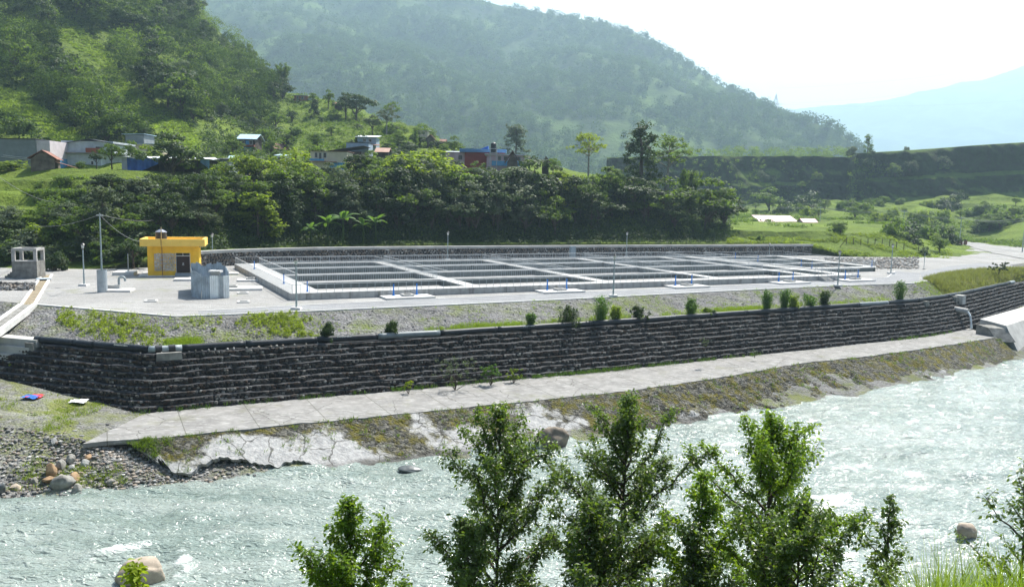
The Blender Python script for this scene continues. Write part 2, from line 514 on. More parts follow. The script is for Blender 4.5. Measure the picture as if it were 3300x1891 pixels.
def mountain_grid(nu=360, nv=150):
    u = np.linspace(0, len(MT_X) - 1, nu)
    g = lambda a: np.interp(u, np.arange(len(MT_X)), a)
    xs, ys, ds = g(MT_X), g(MT_Y), g(MT_D)
    v = np.linspace(-.12, 1.25, nv)
    G = np.zeros((nu, nv, 3))
    for i in range(nu):
        a = aty(xs[i], ys[i], ds[i]); t = a[0] / a[1]
        y0 = 900. + 120 * max(0, (xs[i] - 1800) / 900)
        yy = y0 + v * (ds[i] - y0)
        q = np.clip(v, 0, 1)
        zz = 4 + (a[2] - 4) * (.78 * q + .22 * q ** 2) * np.where(v > 1, 1, 1) - np.where(v > 1, (v - 1) * 450, 0)
        G[i, :, 0] = t * yy; G[i, :, 1] = yy; G[i, :, 2] = zz
    env = np.clip(v, 0, 1) * np.clip((1.02 - v) * 4, 0, 1)
    rg = np.abs(fbm(G[..., 0] / 330 + G[..., 1] / 560, G[..., 1] / 735, 41, 4) - .5) * 2
    G[..., 2] += env[None] * ((rg - .35) * 170 + (fbm(G[..., 0] / 105, G[..., 1] / 105, 44) - .5) * 60)
    return G


MG = mountain_grid()


def m_mat():
    t = NT('mountain_slope')
    c = t.mix(t.ramp(t.noise(.007, 6, .6), .4, .62), (.016, .032, .011), (.085, .135, .03))
    return t.done(t.bsdf(c, .95, t.bump(t.noise(.07, 5, .7), 1., 8.), .1))


tag(mesh_np('mountain', MG.reshape(-1, 3), grid_faces(MG.shape[0], MG.shape[1])[:, ::-1], m_mat(), smooth=True), kind='structure')


def far_range():
    xs = [300, 1500, 2300, 2506, 2600, 2700, 2820, 2920, 3060, 3180, 3300, 3500, 3900, 4800]
    ys = [330, 340, 352, 350, 345, 335, 322, 305, 275, 248, 214, 205, 215, 230]
    u = np.linspace(0, len(xs) - 1, 220); v = np.linspace(0, 1.15, 60)
    g = lambda a: np.interp(u, np.arange(len(xs)), a)
    G = np.zeros((220, 60, 3)); X_, Y_ = g(xs), g(ys)
    for i in range(220):
        a = aty(X_[i], Y_[i], 7500.); t = a[0] / a[1]
        yy = 4700 + v * 2800
        G[i, :, 0] = t * yy; G[i, :, 1] = yy
        G[i, :, 2] = np.where(v <= 1, a[2] * np.clip(v, 0, 1) ** 1.2, a[2] - (v - 1) * 900)
    e = np.clip(v, 0, 1) * np.clip((1.03 - v) * 5, 0, 1)
    G[..., 2] += e[None] * (np.abs(fbm(G[..., 0] / 700, G[..., 1] / 900, 51) - .5) - .12) * 600 + (fbm(G[..., 0] / 160, G[..., 1] / 160, 53) - .5) * 40 * v[None].clip(0, 1)
    tag(mesh_np('far_mountains', G.reshape(-1, 3), grid_faces(220, 60)[:, ::-1], m_mat(), smooth=True), kind='structure')


far_range()

# haze: one closed box of even air round everything
hz = NT('haze')
pv = hz.n('VolumePrincipled'); pv.inputs['Color'].default_value = (.54, .80, 1., 1); pv.inputs['Density'].default_value = HAZE
pv.inputs['Anisotropy'].default_value = .35
hz.t.links.new(pv.outputs[0], hz.out.inputs['Volume'])
tag(MB().slab(-9500, 9500, -150, 9800, -15., 1420.).build('haze', hz.m), kind='stuff')

# ------------------------------------------------------------------ far bank: yard, embankment, apron, river
EDGE = np.array([(-80, 92), (-62, 84), (-46.3, 77.7), (-29.9, 71.7), (-20.4, 76.2), (5.2, 89.9), (25, 101.4), (43.6, 111.8), (58.6, 118.6), (63, 123), (72, 134), (84, 147), (105, 168), (140, 200)], float)
TLINE0 = np.array([(-80, 79.5), (-56, 72.5), (-40.2, 67.8), (-28.9, 64.4), (-17.5, 70.2), (-4.4, 76.6), (11.6, 85.2), (31.8, 97), (51.8, 108.2), (62.6, 116.5), (75.7, 129.8), (87.4, 141.8), (110, 164), (145, 196)], float)
_a = smooth_line(TLINE0[3:], 2); _b = TLINE0[:4]
TL = resample(np.concatenate([_b, _a[1:]]), step=.5)


def offset(P, d):
    T = np.gradient(P, axis=0)
    k = np.ones(5) / 5
    T = np.stack([np.convolve(np.pad(T[:, j], 2, 'edge'), k, 'valid') for j in range(2)], 1)
    T /= np.linalg.norm(T, axis=1)[:, None]
    return P + d * np.stack([T[:, 1], -T[:, 0]], 1)


yard = np.concatenate([EDGE, [(260, 300), (260, 330), (-220, 330), (-220, 150), (-120, 112)]])
bmv = [(p[0], p[1], 0.) for p in yard]
import bmesh
bm = bmesh.new()
bm.faces.new([bm.verts.new(p) for p in bmv])
bmesh.ops.triangulate(bm, faces=bm.faces[:])
me = bpy.data.meshes.new('gravel_yard'); bm.to_mesh(me); bm.free(); me.materials.append(M_gravel)
o = bpy.data.objects.new('gravel_yard', me); COL.objects.link(o); tag(o, kind='structure')
if o.data.polygons[0].normal.z < 0: o.data.flip_normals()


def pairs_strip(name, A, B, za, zb, mat, nu=600, nv=22, amp=.12, prof=None, scale=1.3):
    A, B = np.asarray(A, float), np.asarray(B, float)
    k = np.arange(len(A)); u = np.linspace(0, len(A) - 1, nu)
    a = np.stack([np.interp(u, k, A[:, j]) for j in range(2)], 1); b = np.stack([np.interp(u, k, B[:, j]) for j in range(2)], 1)
    v = np.linspace(0, 1, nv)
    G = np.zeros((nu, nv, 3))
    G[..., :2] = a[:, None] * (1 - v[None, :, None]) + b[:, None] * v[None, :, None]
    za = np.interp(u, k, za) if hasattr(za, '__len__') else np.full(nu, za)
    zb = np.interp(u, k, zb) if hasattr(zb, '__len__') else np.full(nu, zb)
    w = v if prof is None else prof(v)
    G[..., 2] = za[:, None] * (1 - w[None]) + zb[:, None] * w[None]
    G[..., 2] += amp * 2 * (fbm(G[..., 0] / scale, G[..., 1] / scale, 61) - .5) * np.minimum(1, 6 * np.minimum(v, 1 - v))[None]
    return tag(mesh_np(name, G.reshape(-1, 3), grid_faces(nu, nv), mat, smooth=True), kind='structure'), G


EM_A = [(-80, 92), (-62, 84), (-46.3, 77.7), (-29.9, 71.7), (-20.4, 76.2), (5.2, 89.9), (25, 101.4), (43.6, 111.8), (58.6, 118.6), (63, 123), (72, 134), (84, 147), (105, 168), (140, 200)]
EM_B = [(-72, 77.6), (-55, 72.8), (-41, 68.7), (-28.9, 65.1), (-18, 70.8), (8.2, 84), (28, 95.5), (47, 106), (61.5, 116.4), (66, 120.8), (74.6, 129.5), (86, 141.2), (109, 163.8), (144, 197)]
emb, EMG = pairs_strip('embankment', EM_A, EM_B, .004, -1.78, M_bank, 700, 26, .16)


def emb_pt(u, v):
    """point on the embankment: u along (0..1), v down the slope"""
    i = np.clip(np.asarray(u) * (EMG.shape[0] - 1), 0, EMG.shape[0] - 1).astype(int); j = np.clip(np.asarray(v) * (EMG.shape[1] - 1), 0, EMG.shape[1] - 1).astype(int)
    return EMG[i, j]


# grassy mound that closes the embankment on the right
M_dry = plain('dry_grassy_earth', (.115, .125, .035), .95, .4, .5, .8, 3., .1, col2=(.19, .185, .06))


def mound():
    ring = np.array([at(2985, 902), at(3040, 886), at(3140, 872), at(3260, 868), at(3420, 868), at(3600, 880)])[:, :2]
    low = np.array([(63.5, 119.0), (67.5, 122.4), (75, 129.9), (86.4, 141.5), (110, 164.4), (145, 197.)])
    r, G = pairs_strip('mound', ring, low, .02, -1.74, M_dry, 160, 24, .3, lambda v: v + .9 * np.sin(v * math.pi) * -.42, 2.2)
    return G


MOUND = mound()

WL = np.array([(-70, 40), (-44, 45.5), (-33.1, 48.1), (-31.5, 48.6), (-27.4, 50.3), (-21.7, 52.1), (-17.8, 53.7), (-13.8, 54.7), (-6, 58.5), (4.7, 63.2), (13.5, 68), (20.3, 72.9), (28.4, 78.4), (37.9, 83.5), (49.7, 91.4), (58.9, 98.6), (66.6, 104), (90, 118), (120, 140)])
ZW = -8.2


def riverbank():
    st = [((-80, 76, -2.6), (-70, 58, -4.5), (-60, 42.5)), ((-56, 71, -3.2), (-48, 58.5, -5.2), (-44, 45.5)), ((-44, 66.4, -4.4), (-37.5, 56, -5.6), (-32.5, 48.3)),
          ((-36, 63.8, -5.2), (-32.5, 55.3, -5.9), (-28.5, 49.9)), ((-28.5, 61.8, -5.95), (-29.0, 54.2, -6.1), (-25.5, 50.9)), ((-26.6, 62, -6.5), (-25.2, 55, -7.1), (-22, 52.2)),
          ((-16.7, 67.2, -6.5), (-15, 59.9, -6.7), (-13.8, 55.0)), ((1.9, 76.6, -6.5), (3, 68.5, -6.7), (4.2, 63.2)), ((23.4, 88, -6.5), (21.5, 79.3, -6.7), (23.3, 75.2)),
          ((44.4, 99.6, -6.5), (41.6, 92.0, -6.7), (40, 85)), ((64.7, 113, -6.2), (64.2, 107.3, -6.5), (62.8, 101.6)), ((84.8, 134.5, -5), (88, 128, -6), (90, 118)), ((112, 162, -4), (117, 150, -5.5), (120, 140)), ((150, 195, -3), (160, 180, -5), (170, 170))]
    k = np.arange(len(st)); u = np.linspace(0, len(st) - 1, 620)
    I = lambda s, j: np.interp(u, k, [q[s][j] for q in st])
    v = np.linspace(0, 1.5, 60)
    G = np.zeros((620, 60, 3))
    for j in range(2):
        a, b, c = I(0, j)[:, None], I(1, j)[:, None], I(2, j)[:, None]
        f = np.clip(v / .5, 0, 1)[None]; g = np.clip((v - .5) / .5, 0, 2.)[None]
        G[..., j] = a + (b - a) * f + (c - b) * g
    a, b = I(0, 2)[:, None], I(1, 2)[:, None]
    f = np.clip(v / .5, 0, 1)[None]; g = np.clip((v - .5) / .5, 0, 2.)[None]
    G[..., 2] = a + (b - a) * f + (ZW - .02 - b) * g
    left = sstep(-22, -30, G[..., 0])
    G[..., 2] += (fbm(G[..., 0] / 2.2, G[..., 1] / 2.2, 71) - .5) * (.25 + .55 * left) * np.clip(v * 6, 0, 1)[None]
    tag(mesh_np('riverbank', G.reshape(-1, 3), grid_faces(620, 60), M_pebble, smooth=True), kind='structure')
    return G


RB = riverbank()


def rb_z(x, y):
    d = (RB[..., 0] - x) ** 2 + (RB[..., 1] - y) ** 2
    return RB.reshape(-1, 3)[np.argmin(d)][2]


def apron():
    inner = offset(TL, 2.7); m_ = (inner[:, 0] > -28.6) & (inner[:, 0] < 66)
    inner = inner[m_]; inner = inner[inner[:, 1] > 60.9]
    outer = np.array([(-28.8, 53.4), (-27.2, 54.2), (-24.6, 55), (-15, 59.7), (-3.6, 65.1), (10, 71.8), (21.2, 79), (31.1, 86.7), (41.4, 92), (54.1, 100.1), (65.3, 107.9)])
    n = 420
    a, b = resample(inner, n), resample(outer, n)
    jag = (fbm(np.arange(n) / 5., np.zeros(n), 81) - .5) * .5
    nrm = (b - a) / np.linalg.norm(b - a, axis=1)[:, None]
    b = b + nrm * jag[:, None]
    v = np.linspace(0, 1, 14)
    G = np.zeros((n, 16, 3))
    G[:, :14, :2] = a[:, None] * (1 - v[None, :, None]) + b[:, None] * v[None, :, None]
    G[:, :14, 2] = -6 + (fbm(G[:, :14, 0] / 4, G[:, :14, 1] / 4, 83) - .5) * .12
    G[:, 14] = G[:, 13] + np.array([0, 0, -.3]); G[:, 14, :2] += (G[:, 13, :2] - G[:, 12, :2]) * .05
    G[:, 15] = G[:, 14]; G[:, 15, :2] -= nrm * 1.6
    t = NT('apron_concrete')
    c = t.mix(t.ramp(t.noise(.5, 7, .65), .35, .7), (.16, .157, .153), (.26, .256, .248))
    c = t.mix(t.ramp(t.noise(2.5, 6, .7, t.scalevec((.5, 1, 1))), .5, .72), c, (.36, .355, .345))
    c = t.mix(t.math('MULTIPLY', t.ramp(t.noise(.22, 7, .75), .56, .72), .7), c, (.14, .145, .07))
    al = t.n('SeparateXYZ', i_0=t.n('Mapping', i_Vector=t.co, i_Rotation=(0, 0, -.47)).outputs[0]).outputs[0]
    jn = t.math('ABSOLUTE', t.math('SUBTRACT', t.math('FRACT', t.math('ADD', t.math('MULTIPLY', al, .2), t.math('MULTIPLY', t.noise(1.5, 3), .012))), .5))
    c = t.mix(t.math('MULTIPLY', t.ramp(jn, .490, .496), .7), c, (.07, .07, .05))
    crk = t.n('TexVoronoi', feature='DISTANCE_TO_EDGE', i_Vector=t.n('VectorMath', operation='ADD', i_0=t.co, i_1=t.n('TexNoise', i_Vector=t.co, i_Scale=.9).outputs['Color']).outputs[0], i_Scale=.16).outputs['Distance']
    c = t.mix(t.math('MULTIPLY', t.math('SUBTRACT', 1., t.ramp(crk, .002, .007)), .7), c, (.06, .06, .05))
    m1 = t.done(t.bsdf(c, .9, t.bump(t.noise(7, 5, .7), .5, .04), .2))
    tag(mesh_np('concrete_apron', G.reshape(-1, 3), grid_faces(n, 16), m1), kind='structure')
    # sloping facing down to the water
    top = np.array([(-26.6, 54.5), (-24.6, 55), (-15, 59.7), (-3.6, 65.1), (10, 71.8), (21.2, 79), (31.1, 86.7), (41.4, 92), (54.1, 100.1), (65.3, 107.9)])
    bot = np.array([(-25.0, 53.9, -6.7), (-22.4, 52.7, -7.65), (-13.4, 54.3, -8.45), (-.8, 60.5, -8.5), (13.6, 67.8, -8.5), (24, 75.1, -8.5), (33.4, 80.9, -8.5), (43.6, 87.1, -8.5), (57, 97, -8.5), (66.8, 103.8, -8.5)])
    k = np.arange(len(top)); n = 900; u = np.linspace(0, len(top) - 1, n)
    a = np.stack([np.interp(u, k, top[:, j]) for j in range(2)], 1); b = np.stack([np.interp(u, k, bot[:, j]) for j in range(3)], 1)
    nv = 40; v = np.linspace(0, 1, nv)
    G = np.zeros((n, nv + 1, 3))
    G[:, :nv, :2] = a[:, None] * (1 - v[None, :, None]) + b[:, None, :2] * v[None, :, None]
    G[:, :nv, 2] = -6.05 * (1 - v[None]) + b[:, 2][:, None] * v[None]
    rough = sstep(.38, .56, fbm(G[:, :nv, 0] / 7, G[:, :nv, 1] / 7, 91, 3))
    G[:, :nv, 2] += (fbm(G[:, :nv, 0] / 1.1, G[:, :nv, 1] / 1.1, 93, 5) - .5) * (.18 + .75 * rough) * np.clip(v * 8, 0, 1)[None]
    # broken lower edge on the left
    brk = sstep(-5, -12, G[:, nv - 1, 0]) * (fbm(np.arange(n) / 24., np.ones(n), 95, 5) - .35) * .9
    brk = np.clip(brk, 0, .45)
    for j in range(nv):
        w = v[j] * (1 - brk)
        xy = a * (1 - w[:, None]) + b[:, :2] * w[:, None]
        G[:, j, :2] = xy; G[:, j, 2] += (v[j] - w) * (-6.05 - b[:, 2]) * 1.
    G[:, nv] = G[:, nv - 1] + np.array([0, .25, -.28])
    t = NT('slope_concrete_with_moss')
    n0 = t.noise(.17, 4, .55)
    n1 = t.math('ADD', n0, t.math('MULTIPLY', t.math('SUBTRACT', t.noise(.9, 6, .7), .5), .30))
    sx = t.n('SeparateXYZ', i_0=t.co).outputs[0]
    east = t.math('MULTIPLY', t.ramp(sx, -2., 9.), .16)
    vv = t.n('Attribute', attribute_name='tint').outputs['Fac']
    west = t.math('MULTIPLY', t.ramp(sx, -17., -21.), .12)
    k_ = t.math('ADD', t.math('ADD', n1, t.math('ADD', east, west)), t.math('MULTIPLY', t.math('SUBTRACT', .42, vv), .26))
    peb = t.n('SeparateColor', i_0=t.vor(4.5, 'Color')).outputs[0]
    stony = t.mix(peb, (.022, .021, .018), (.17, .165, .145))
    moss = t.mix(t.ramp(t.noise(1.4, 5, .7), .35, .65), (.065, .060, .012), (.155, .135, .02))
    rough_c = t.mix(t.ramp(t.noise(.8, 6, .7), .46, .60), stony, moss)
    bare = t.mix(t.ramp(t.noise(3., 6, .7), .35, .7), (.24, .24, .243), (.40, .40, .395))
    c = t.mix(t.ramp(k_, .47, .54), bare, rough_c)
    hgt = t.math('ADD', t.noise(5, 6, .7), t.math('MULTIPLY', t.vor(4.5, 'Distance'), -.7))
    rgh = t.ramp(k_, .47, .54)
    hgt = t.math('ADD', t.math('MULTIPLY', hgt, t.math('ADD', t.math('MULTIPLY', rgh, .85), .15)), t.math('MULTIPLY', t.noise(1.1, 5, .6), .6))
    crk = t.n('TexVoronoi', feature='DISTANCE_TO_EDGE', i_Vector=t.n('Mapping', i_Vector=t.n('VectorMath', operation='ADD', i_0=t.co, i_1=t.n('TexNoise', i_Vector=t.co, i_Scale=1.2).outputs['Color']).outputs[0], i_Scale=(.38, .38, .1)).outputs[0], i_Scale=1.).outputs['Distance']
    c = t.mix(t.math('MULTIPLY', t.math('SUBTRACT', 1., t.ramp(crk, .006, .022)), .8), c, (.05, .048, .042))
    wet = t.math('MULTIPLY', t.ramp(t.math('ADD', t.n('SeparateXYZ', i_0=t.co).outputs[2], t.math('MULTIPLY', t.math('SUBTRACT', t.noise(.8, 5), .5), .5)), -7.85, -8.1), .75)
    c = t.mix(wet, c, (.045, .042, .034))
    m2 = t.done(t.bsdf(c, .92, t.bump(hgt, 1., .22), .2))
    tag(mesh_np('concrete_slope', G.reshape(-1, 3), grid_faces(n, nv + 1), m2, attr=np.tile(np.linspace(0, 1, nv + 1), n)), kind='structure')
    return G


SLOPE = apron()

# ------------------------------------------------------------------ water
FOAM = [(400, 1775, 2.6, .7, .9), (300, 1790, 2.2, .7, .6), (480, 1758, 1.4, .5, .9), (590, 1812, .5, 1.5, 1.), (560, 1862, .7, .8, .9), (2730, 1515, 2.6, .7, 1.1), (2960, 1528, 3., .9, .9), (3160, 1528, 2.2, .5, .9), (2690, 1622, 2.3, 1., 1.5),
        (2600, 1618, 1.6, .8, 1.2), (2890, 1690, 1.8, .6, 1.), (2990, 1710, 1.6, .6, .9), (2730, 1795, 1.2, .9, 1.2), (2700, 1840, 1.2, .7, 1.), (3230, 1660, 1.6, .8, .7), (2420, 1440, 2.6, .5, .6), (1800, 1880, .9, 1.2, .9), (3240, 1480, 1.4, .4, .6), (150, 1770, 2.5, .5, .5),
        (290, 1635, 1.8, .35, .5), (1330, 1530, 1.6, .3, .5), (3120, 1750, 1.4, .4, .8), (2300, 1400, 2., .4, .4)]
FL = np.array([.90, .43]); FN = np.array([-.43, .90])


def water():
    t = np.linspace(-1.35, 1.25, 640); Y = np.exp(np.linspace(math.log(20), math.log(170), 420))
    X = t[:, None] * Y[None]; Y2 = np.broadcast_to(Y, X.shape)
    a = X * FL[0] + Y2 * FL[1]; b = X * FN[0] + Y2 * FN[1]
    wob = fbm(a / 3, b / 3, 101, 3) * 1.4
    h = (fbm(a / 1.0 + wob, b / .45, 103, 3) - .5) * .30 + (fbm(a / 3.2, b / 1.3 + wob, 105, 3) - .5) * .62 + (fbm(a / 14, b / 1.7, 107, 3) - .5) * .34 + (fbm(a / 9, b / 5, 108, 2) - .5) * .22
    foam = np.zeros_like(X)
    fn = fbm(a / 1.2, b / .55, 109, 5)
    for px, py, ra, rb_, s in FOAM:
        p = at(px, py, ZW)
        da = ((X - p[0]) * FL[0] + (Y2 - p[1]) * FL[1]) / ra; db = ((X - p[0]) * FN[0] + (Y2 - p[1]) * FN[1]) / rb_
        e = np.exp(-(da ** 2 + db ** 2))
        foam = np.maximum(foam, e ** .7 * s * np.clip(.10 + 2.0 * (fn - .22), 0, 1.2)); h += .16 * e * s
    east = sstep(5, 30, X)
    foam = np.maximum(foam, sstep(.60 - .05 * east, .80, fbm(a / 1.9, b / .5, 111, 5)) * (.62 + .2 * east))
    foam = np.maximum(foam, np.exp(-((b - 49.2 - 0 * a) / 1e9) ** 2) * 0)
    V = np.stack([X, Y2, ZW + h], -1).reshape(-1, 3)
    t_ = NT('glacial_river_water')
    mp = t_.n('Mapping', i_Vector=t_.co, i_Rotation=(0, 0, -.445), i_Scale=(1., 1.9, 1.)).outputs[0]
    fa = t_.n('Attribute', attribute_name='tint').outputs['Fac']
    fm = t_.ramp(t_.math('ADD', fa, t_.math('MULTIPLY', t_.math('SUBTRACT', t_.noise(3.4, 8, .85, mp), .5), 2.4)), .48, 1.15)
    c = t_.mix(t_.ramp(t_.noise(.09, 4, .5), .3, .7), (.150, .192, .172), (.195, .240, .218))
    stk = t_.noise(1., 5, .6, t_.n('Mapping', i_Vector=t_.co, i_Rotation=(0, 0, -.445), i_Scale=(.06, .55, 1.)).outputs[0], .5)
    c = t_.mix(t_.math('MULTIPLY', t_.ramp(stk, .42, .62), .6), c, (.30, .335, .315))
    c = t_.mix(fm, c, (.80, .82, .81))
    hh = t_.math('ADD', t_.noise(1.9, 2, .5, mp, .8), t_.math('MULTIPLY', t_.noise(5., 2, .5, mp, .3), .22))
    rg = t_.math('ADD', .12, t_.math('MULTIPLY', fm, .5))
    sh = t_.bsdf(c, rg, t_.bump(hh, 1., .25), .4)
    o = mesh_np('water', V, grid_faces(640, 420)[:, ::-1], t_.done(sh), smooth=True, attr=foam.ravel())
    tag(o, kind='structure')


water()


def near_bank():
    x = np.linspace(-70, 80, 220); y = np.linspace(-60, 36, 140)
    X, Y = np.meshgrid(x, y, indexing='ij')
    z = np.where(Y < 2, 9.2, 9.2 - (Y - 2.) * .86)
    z = np.maximum(z, -10) + (fbm(X / 3, Y / 3, 121) - .5) * 1.1 + sstep(5.5, 9, X) * sstep(8, 14, Y) * sstep(34, 26, Y) * .8 + sstep(5.2, 7.5, X) * sstep(11, 13.5, Y) * sstep(24, 20, Y) * 3.6
    z = np.where(Y < 2, 9.2, z)
    tag(mesh_np('near_bank', np.stack([X, Y, z], -1).reshape(-1, 3), grid_faces(220, 140), M_grass, smooth=True), kind='structure')
    return lambda px, py: float(9.2 - max(0, py - 2) * .86)


nb_z = near_bank()
# ------------------------------------------------------------------ loose stone shapes
def ico(sub=2):
    b = bmesh.new(); bmesh.ops.create_icosphere(b, subdivisions=sub, radius=1)
    V = np.array([v.co[:] for v in b.verts]); Fc = np.array([[v.index for v in f.verts] for f in b.faces]); b.free()
    return V, Fc


ICO1, ICO2, ICO3, ICO4 = ico(1), ico(2), ico(3), ico(4)
_c = [(-1, -1, -1), (1, -1, -1), (1, 1, -1), (-1, 1, -1), (-1, -1, 1), (1, -1, 1), (1, 1, 1), (-1, 1, 1)]
_bmc = bmesh.new(); bmesh.ops.create_cube(_bmc, size=2); bmesh.ops.subdivide_edges(_bmc, edges=_bmc.edges[:], cuts=1, use_grid_fill=True)
CUBV = np.array([v.co[:] for v in _bmc.verts]); CUBF = np.array([[v.index for v in f.verts] for f in _bmc.faces]); _bmc.free()
CUBV = CUBV / np.linalg.norm(CUBV, axis=1)[:, None] * .55 + CUBV * .45


def many(base, C, S, rot=True, jitter=.18, tint=None, axes=None):
    """one copy of base (V, F) per centre C with sizes S (n,3)"""
    V0, F0 = base; n = len(C); k = len(V0)
    V = np.broadcast_to(V0, (n, k, 3)) * (1 + jitter * (rng.random((n, k, 1)) - .5) * 2)
    V = V * S[:, None, :]
    if rot:
        a = rng.random(n) * 6.28 if axes is None else axes; ca, sa = np.cos(a), np.sin(a)
        x = V[..., 0] * ca[:, None] - V[..., 1] * sa[:, None]; y = V[..., 0] * sa[:, None] + V[..., 1] * ca[:, None]
        V = np.stack([x, y, V[..., 2]], -1)
    V = V + C[:, None, :]
    Fc = (F0[None] + (np.arange(n) * k)[:, None, None]).reshape(-1, F0.shape[1])
    tt = np.repeat(rng.random(n) if tint is None else tint, k)
    return V.reshape(-1, 3), Fc, tt


def stone_mat(name, dark, mid, light, brown, amount=.06):
    t = NT(name)
    a = t.n('Attribute', attribute_name='tint').outputs['Fac']
    c = t.mix(t.ramp(a, 0., .75), dark, mid)
    c = t.mix(t.ramp(a, .78, .98), c, light)
    b = t.math('FRACT', t.math('MULTIPLY', a, 37.))
    c = t.mix(t.math('MULTIPLY', t.ramp(b, .6, .75), .7), c, brown)
    c = t.mix(t.ramp(t.noise(9, 3), .3, .7), lum_mix(t, c, .8), c)
    c = t.mix(t.ramp(t.noise(.45, 4, .6), .62, .38), c, lum_mix(t, c, .55))
    return t.done(t.bsdf(c, .85, t.bump(t.noise(14, 4), .35, .02), .25))


def lum_mix(t, c, k): return t.mix(1., c, (k, k, k), 'MULTIPLY')


M_gab = stone_mat('gabion_stone', (.024, .023, .023), (.105, .098, .092), (.34, .33, .31), (.09, .060, .045))
M_wst = stone_mat('masonry_stone', (.10, .10, .105), (.26, .25, .24), (.48, .47, .45), (.26, .20, .15))
M_peb = stone_mat('loose_pebble', (.14, .14, .14), (.36, .355, .345), (.62, .61, .59), (.34, .27, .21))
M_wire = plain('stone_fill_behind_wire', (.022, .022, .024), .9, .35, 4., .5, 12.)
M_mesh = plain('weathered_gabion_mesh', (.042, .044, .049), .8, .7, 2.5, .5, 9.)

# ------------------------------------------------------------------ gabion wall
gab = thing('gabion_wall', 'long dark stepped gabion wall of stone filled wire baskets along the river', 'retaining wall', (0, 0, 0))
NC, CH, SETB = 9, .456, .31
for i in range(NC):
    d = .5 + (NC - 1 - i) * SETB
    L = offset(TL, d)
    x0 = [-62, -62, -60, -52, -48.2, -46.6, -44.0, -41.6, -39.6][i]
    L = L[(L[:, 0] > x0) & (L[:, 0] < 112)]
    Bk = offset(TL, d - .95); Bk = Bk[(Bk[:, 0] > x0 - .3) & (Bk[:, 0] < 112.5)]
    L = resample(L, step=.35); n = len(L); Bk = resample(Bk, n)
    nr = L - Bk; nr /= np.linalg.norm(nr, axis=1)[:, None]
    s = np.arange(n) * .35
    wob = (fbm(s / .9, np.full(n, i * 3.), 131, 3) - .5) * .26
    jn = np.abs(((s + i * .9) % 2.1) - 1.05); wob = wob - .13 * sstep(.90, 1.04, jn) + .07 * np.cos(np.clip(jn, 0, 1.05) * 1.5) * (vn(np.floor((s + i * .9) / 2.1), np.full(n, i * 1.), 9) > .5)
    zt = -6 + (i + 1) * CH - .05 * sstep(.9, 1.04, jn) + (fbm(s / 1.6, np.full(n, i * 7.), 133, 3) - .5) * .20 + (fbm(s / 9, np.full(n, i * 2.), 134, 2) - .5) * .16; zb = -6 + i * CH - .06
    Lf = L + nr * wob[:, None]
    G = np.zeros((n, 5, 3))
    G[:, 0, :2] = Bk; G[:, 0, 2] = zt - .02
    G[:, 1, :2] = Lf - nr * .12; G[:, 1, 2] = zt
    G[:, 2, :2] = Lf + nr * .015; G[:, 2, 2] = zt - .07
    G[:, 3, :2] = Lf + nr * .03; G[:, 3, 2] = (zt + zb) / 2
    G[:, 4, :2] = Lf; G[:, 4, 2] = zb
    V1 = G.reshape(-1, 3); F1 = grid_faces(n, 5)
    # face stones of this course
    C, S, A = [], [], []
    for row in range(2):
        st = np.cumsum(rng.uniform(.16, .40, int(n * .35 / .27)))
        st = st[st < s[-1]]
        px_ = np.interp(st, s, Lf[:, 0]); py_ = np.interp(st, s, Lf[:, 1])
        nx, ny = np.interp(st, s, nr[:, 0]), np.interp(st, s, nr[:, 1])
        hh = rng.uniform(.075, .12, len(st)); ww = rng.uniform(.09, .19, len(st)); o_ = rng.uniform(-.05, .03, len(st))
        zc = zb + .13 + row * .205 + rng.uniform(-.03, .03, len(st))
        C.append(np.stack([px_ + nx * o_, py_ + ny * o_, zc], 1)); S.append(np.stack([ww, np.full(len(st), .10), hh], 1))
        A.append(np.arctan2(-nx, ny) + np.pi)
    C, S, A = np.concatenate(C), np.concatenate(S), np.concatenate(A)
    V2, F2, T2 = many((CUBV, CUBF), C, S, jitter=.2, axes=A)
    V = np.concatenate([V1, V2]); T = np.concatenate([np.zeros(len(V1)), T2])
    mi = np.concatenate([np.where((np.arange(len(F1)) % 4) < 2, 2, 0), np.ones(len(F2), int)])
    mesh_np('gabion_course', V, [np.concatenate([F1, F2 + len(V1)])], None, gab, attr=T, mats=[M_wire, M_gab, M_mesh], midx=mi)

# loose stones lying on the wall top under the pipe
C = []
for px, py, n in ((700, 1132, 8), (780, 1129, 12), (900, 1124, 20), (1000, 1120, 7), (620, 1139, 5), (505, 1140, 3), (2250, 1030, 3)):
    for k in range((n + 1) // 2):
        p = at(px + rng.normal() * 34, py, -1.85); q = TL[np.argmin(((TL - p[:2]) ** 2).sum(1))]
        oo = offset(TL, rng.uniform(.32, .5))[np.argmin(((TL - p[:2]) ** 2).sum(1))]
        C.append((oo[0], oo[1], -1.84))
C = np.array(C); V, Fc, T = many(ICO1, C, rng.uniform(.04, .14, (len(C), 3)))
tag(mesh_np('loose_stones', V, Fc, M_peb, attr=T * .3 + .68), 'handfuls of pale round stones left on top of the gabion wall below the pipe', 'stones', kind='stuff')

# ------------------------------------------------------------------ black pipe on the wall
pipe = thing('pipeline', 'thick black plastic water pipe lying along the top of the gabion wall', 'pipe', (0, 0, 0))
PL = TL[(TL[:, 0] > -40.3) & (TL[:, 0] < 88.2)]
M_pb = plain('black_pipe', (.016, .021, .028), .5, .3, 1.5, 0, spec=.3)
M_pg = plain('sun_bleached_grey_pipe', (.13, .155, .17), .45, .2, 1.5, 0, spec=.4)
M_pw = plain('pale_grey_coupling', (.27, .31, .33), .5, .15, 2., 0)
M_let = plain('white_pipe_print', (.62, .64, .62), .6, .1, 4, 0)
PRAD = .285


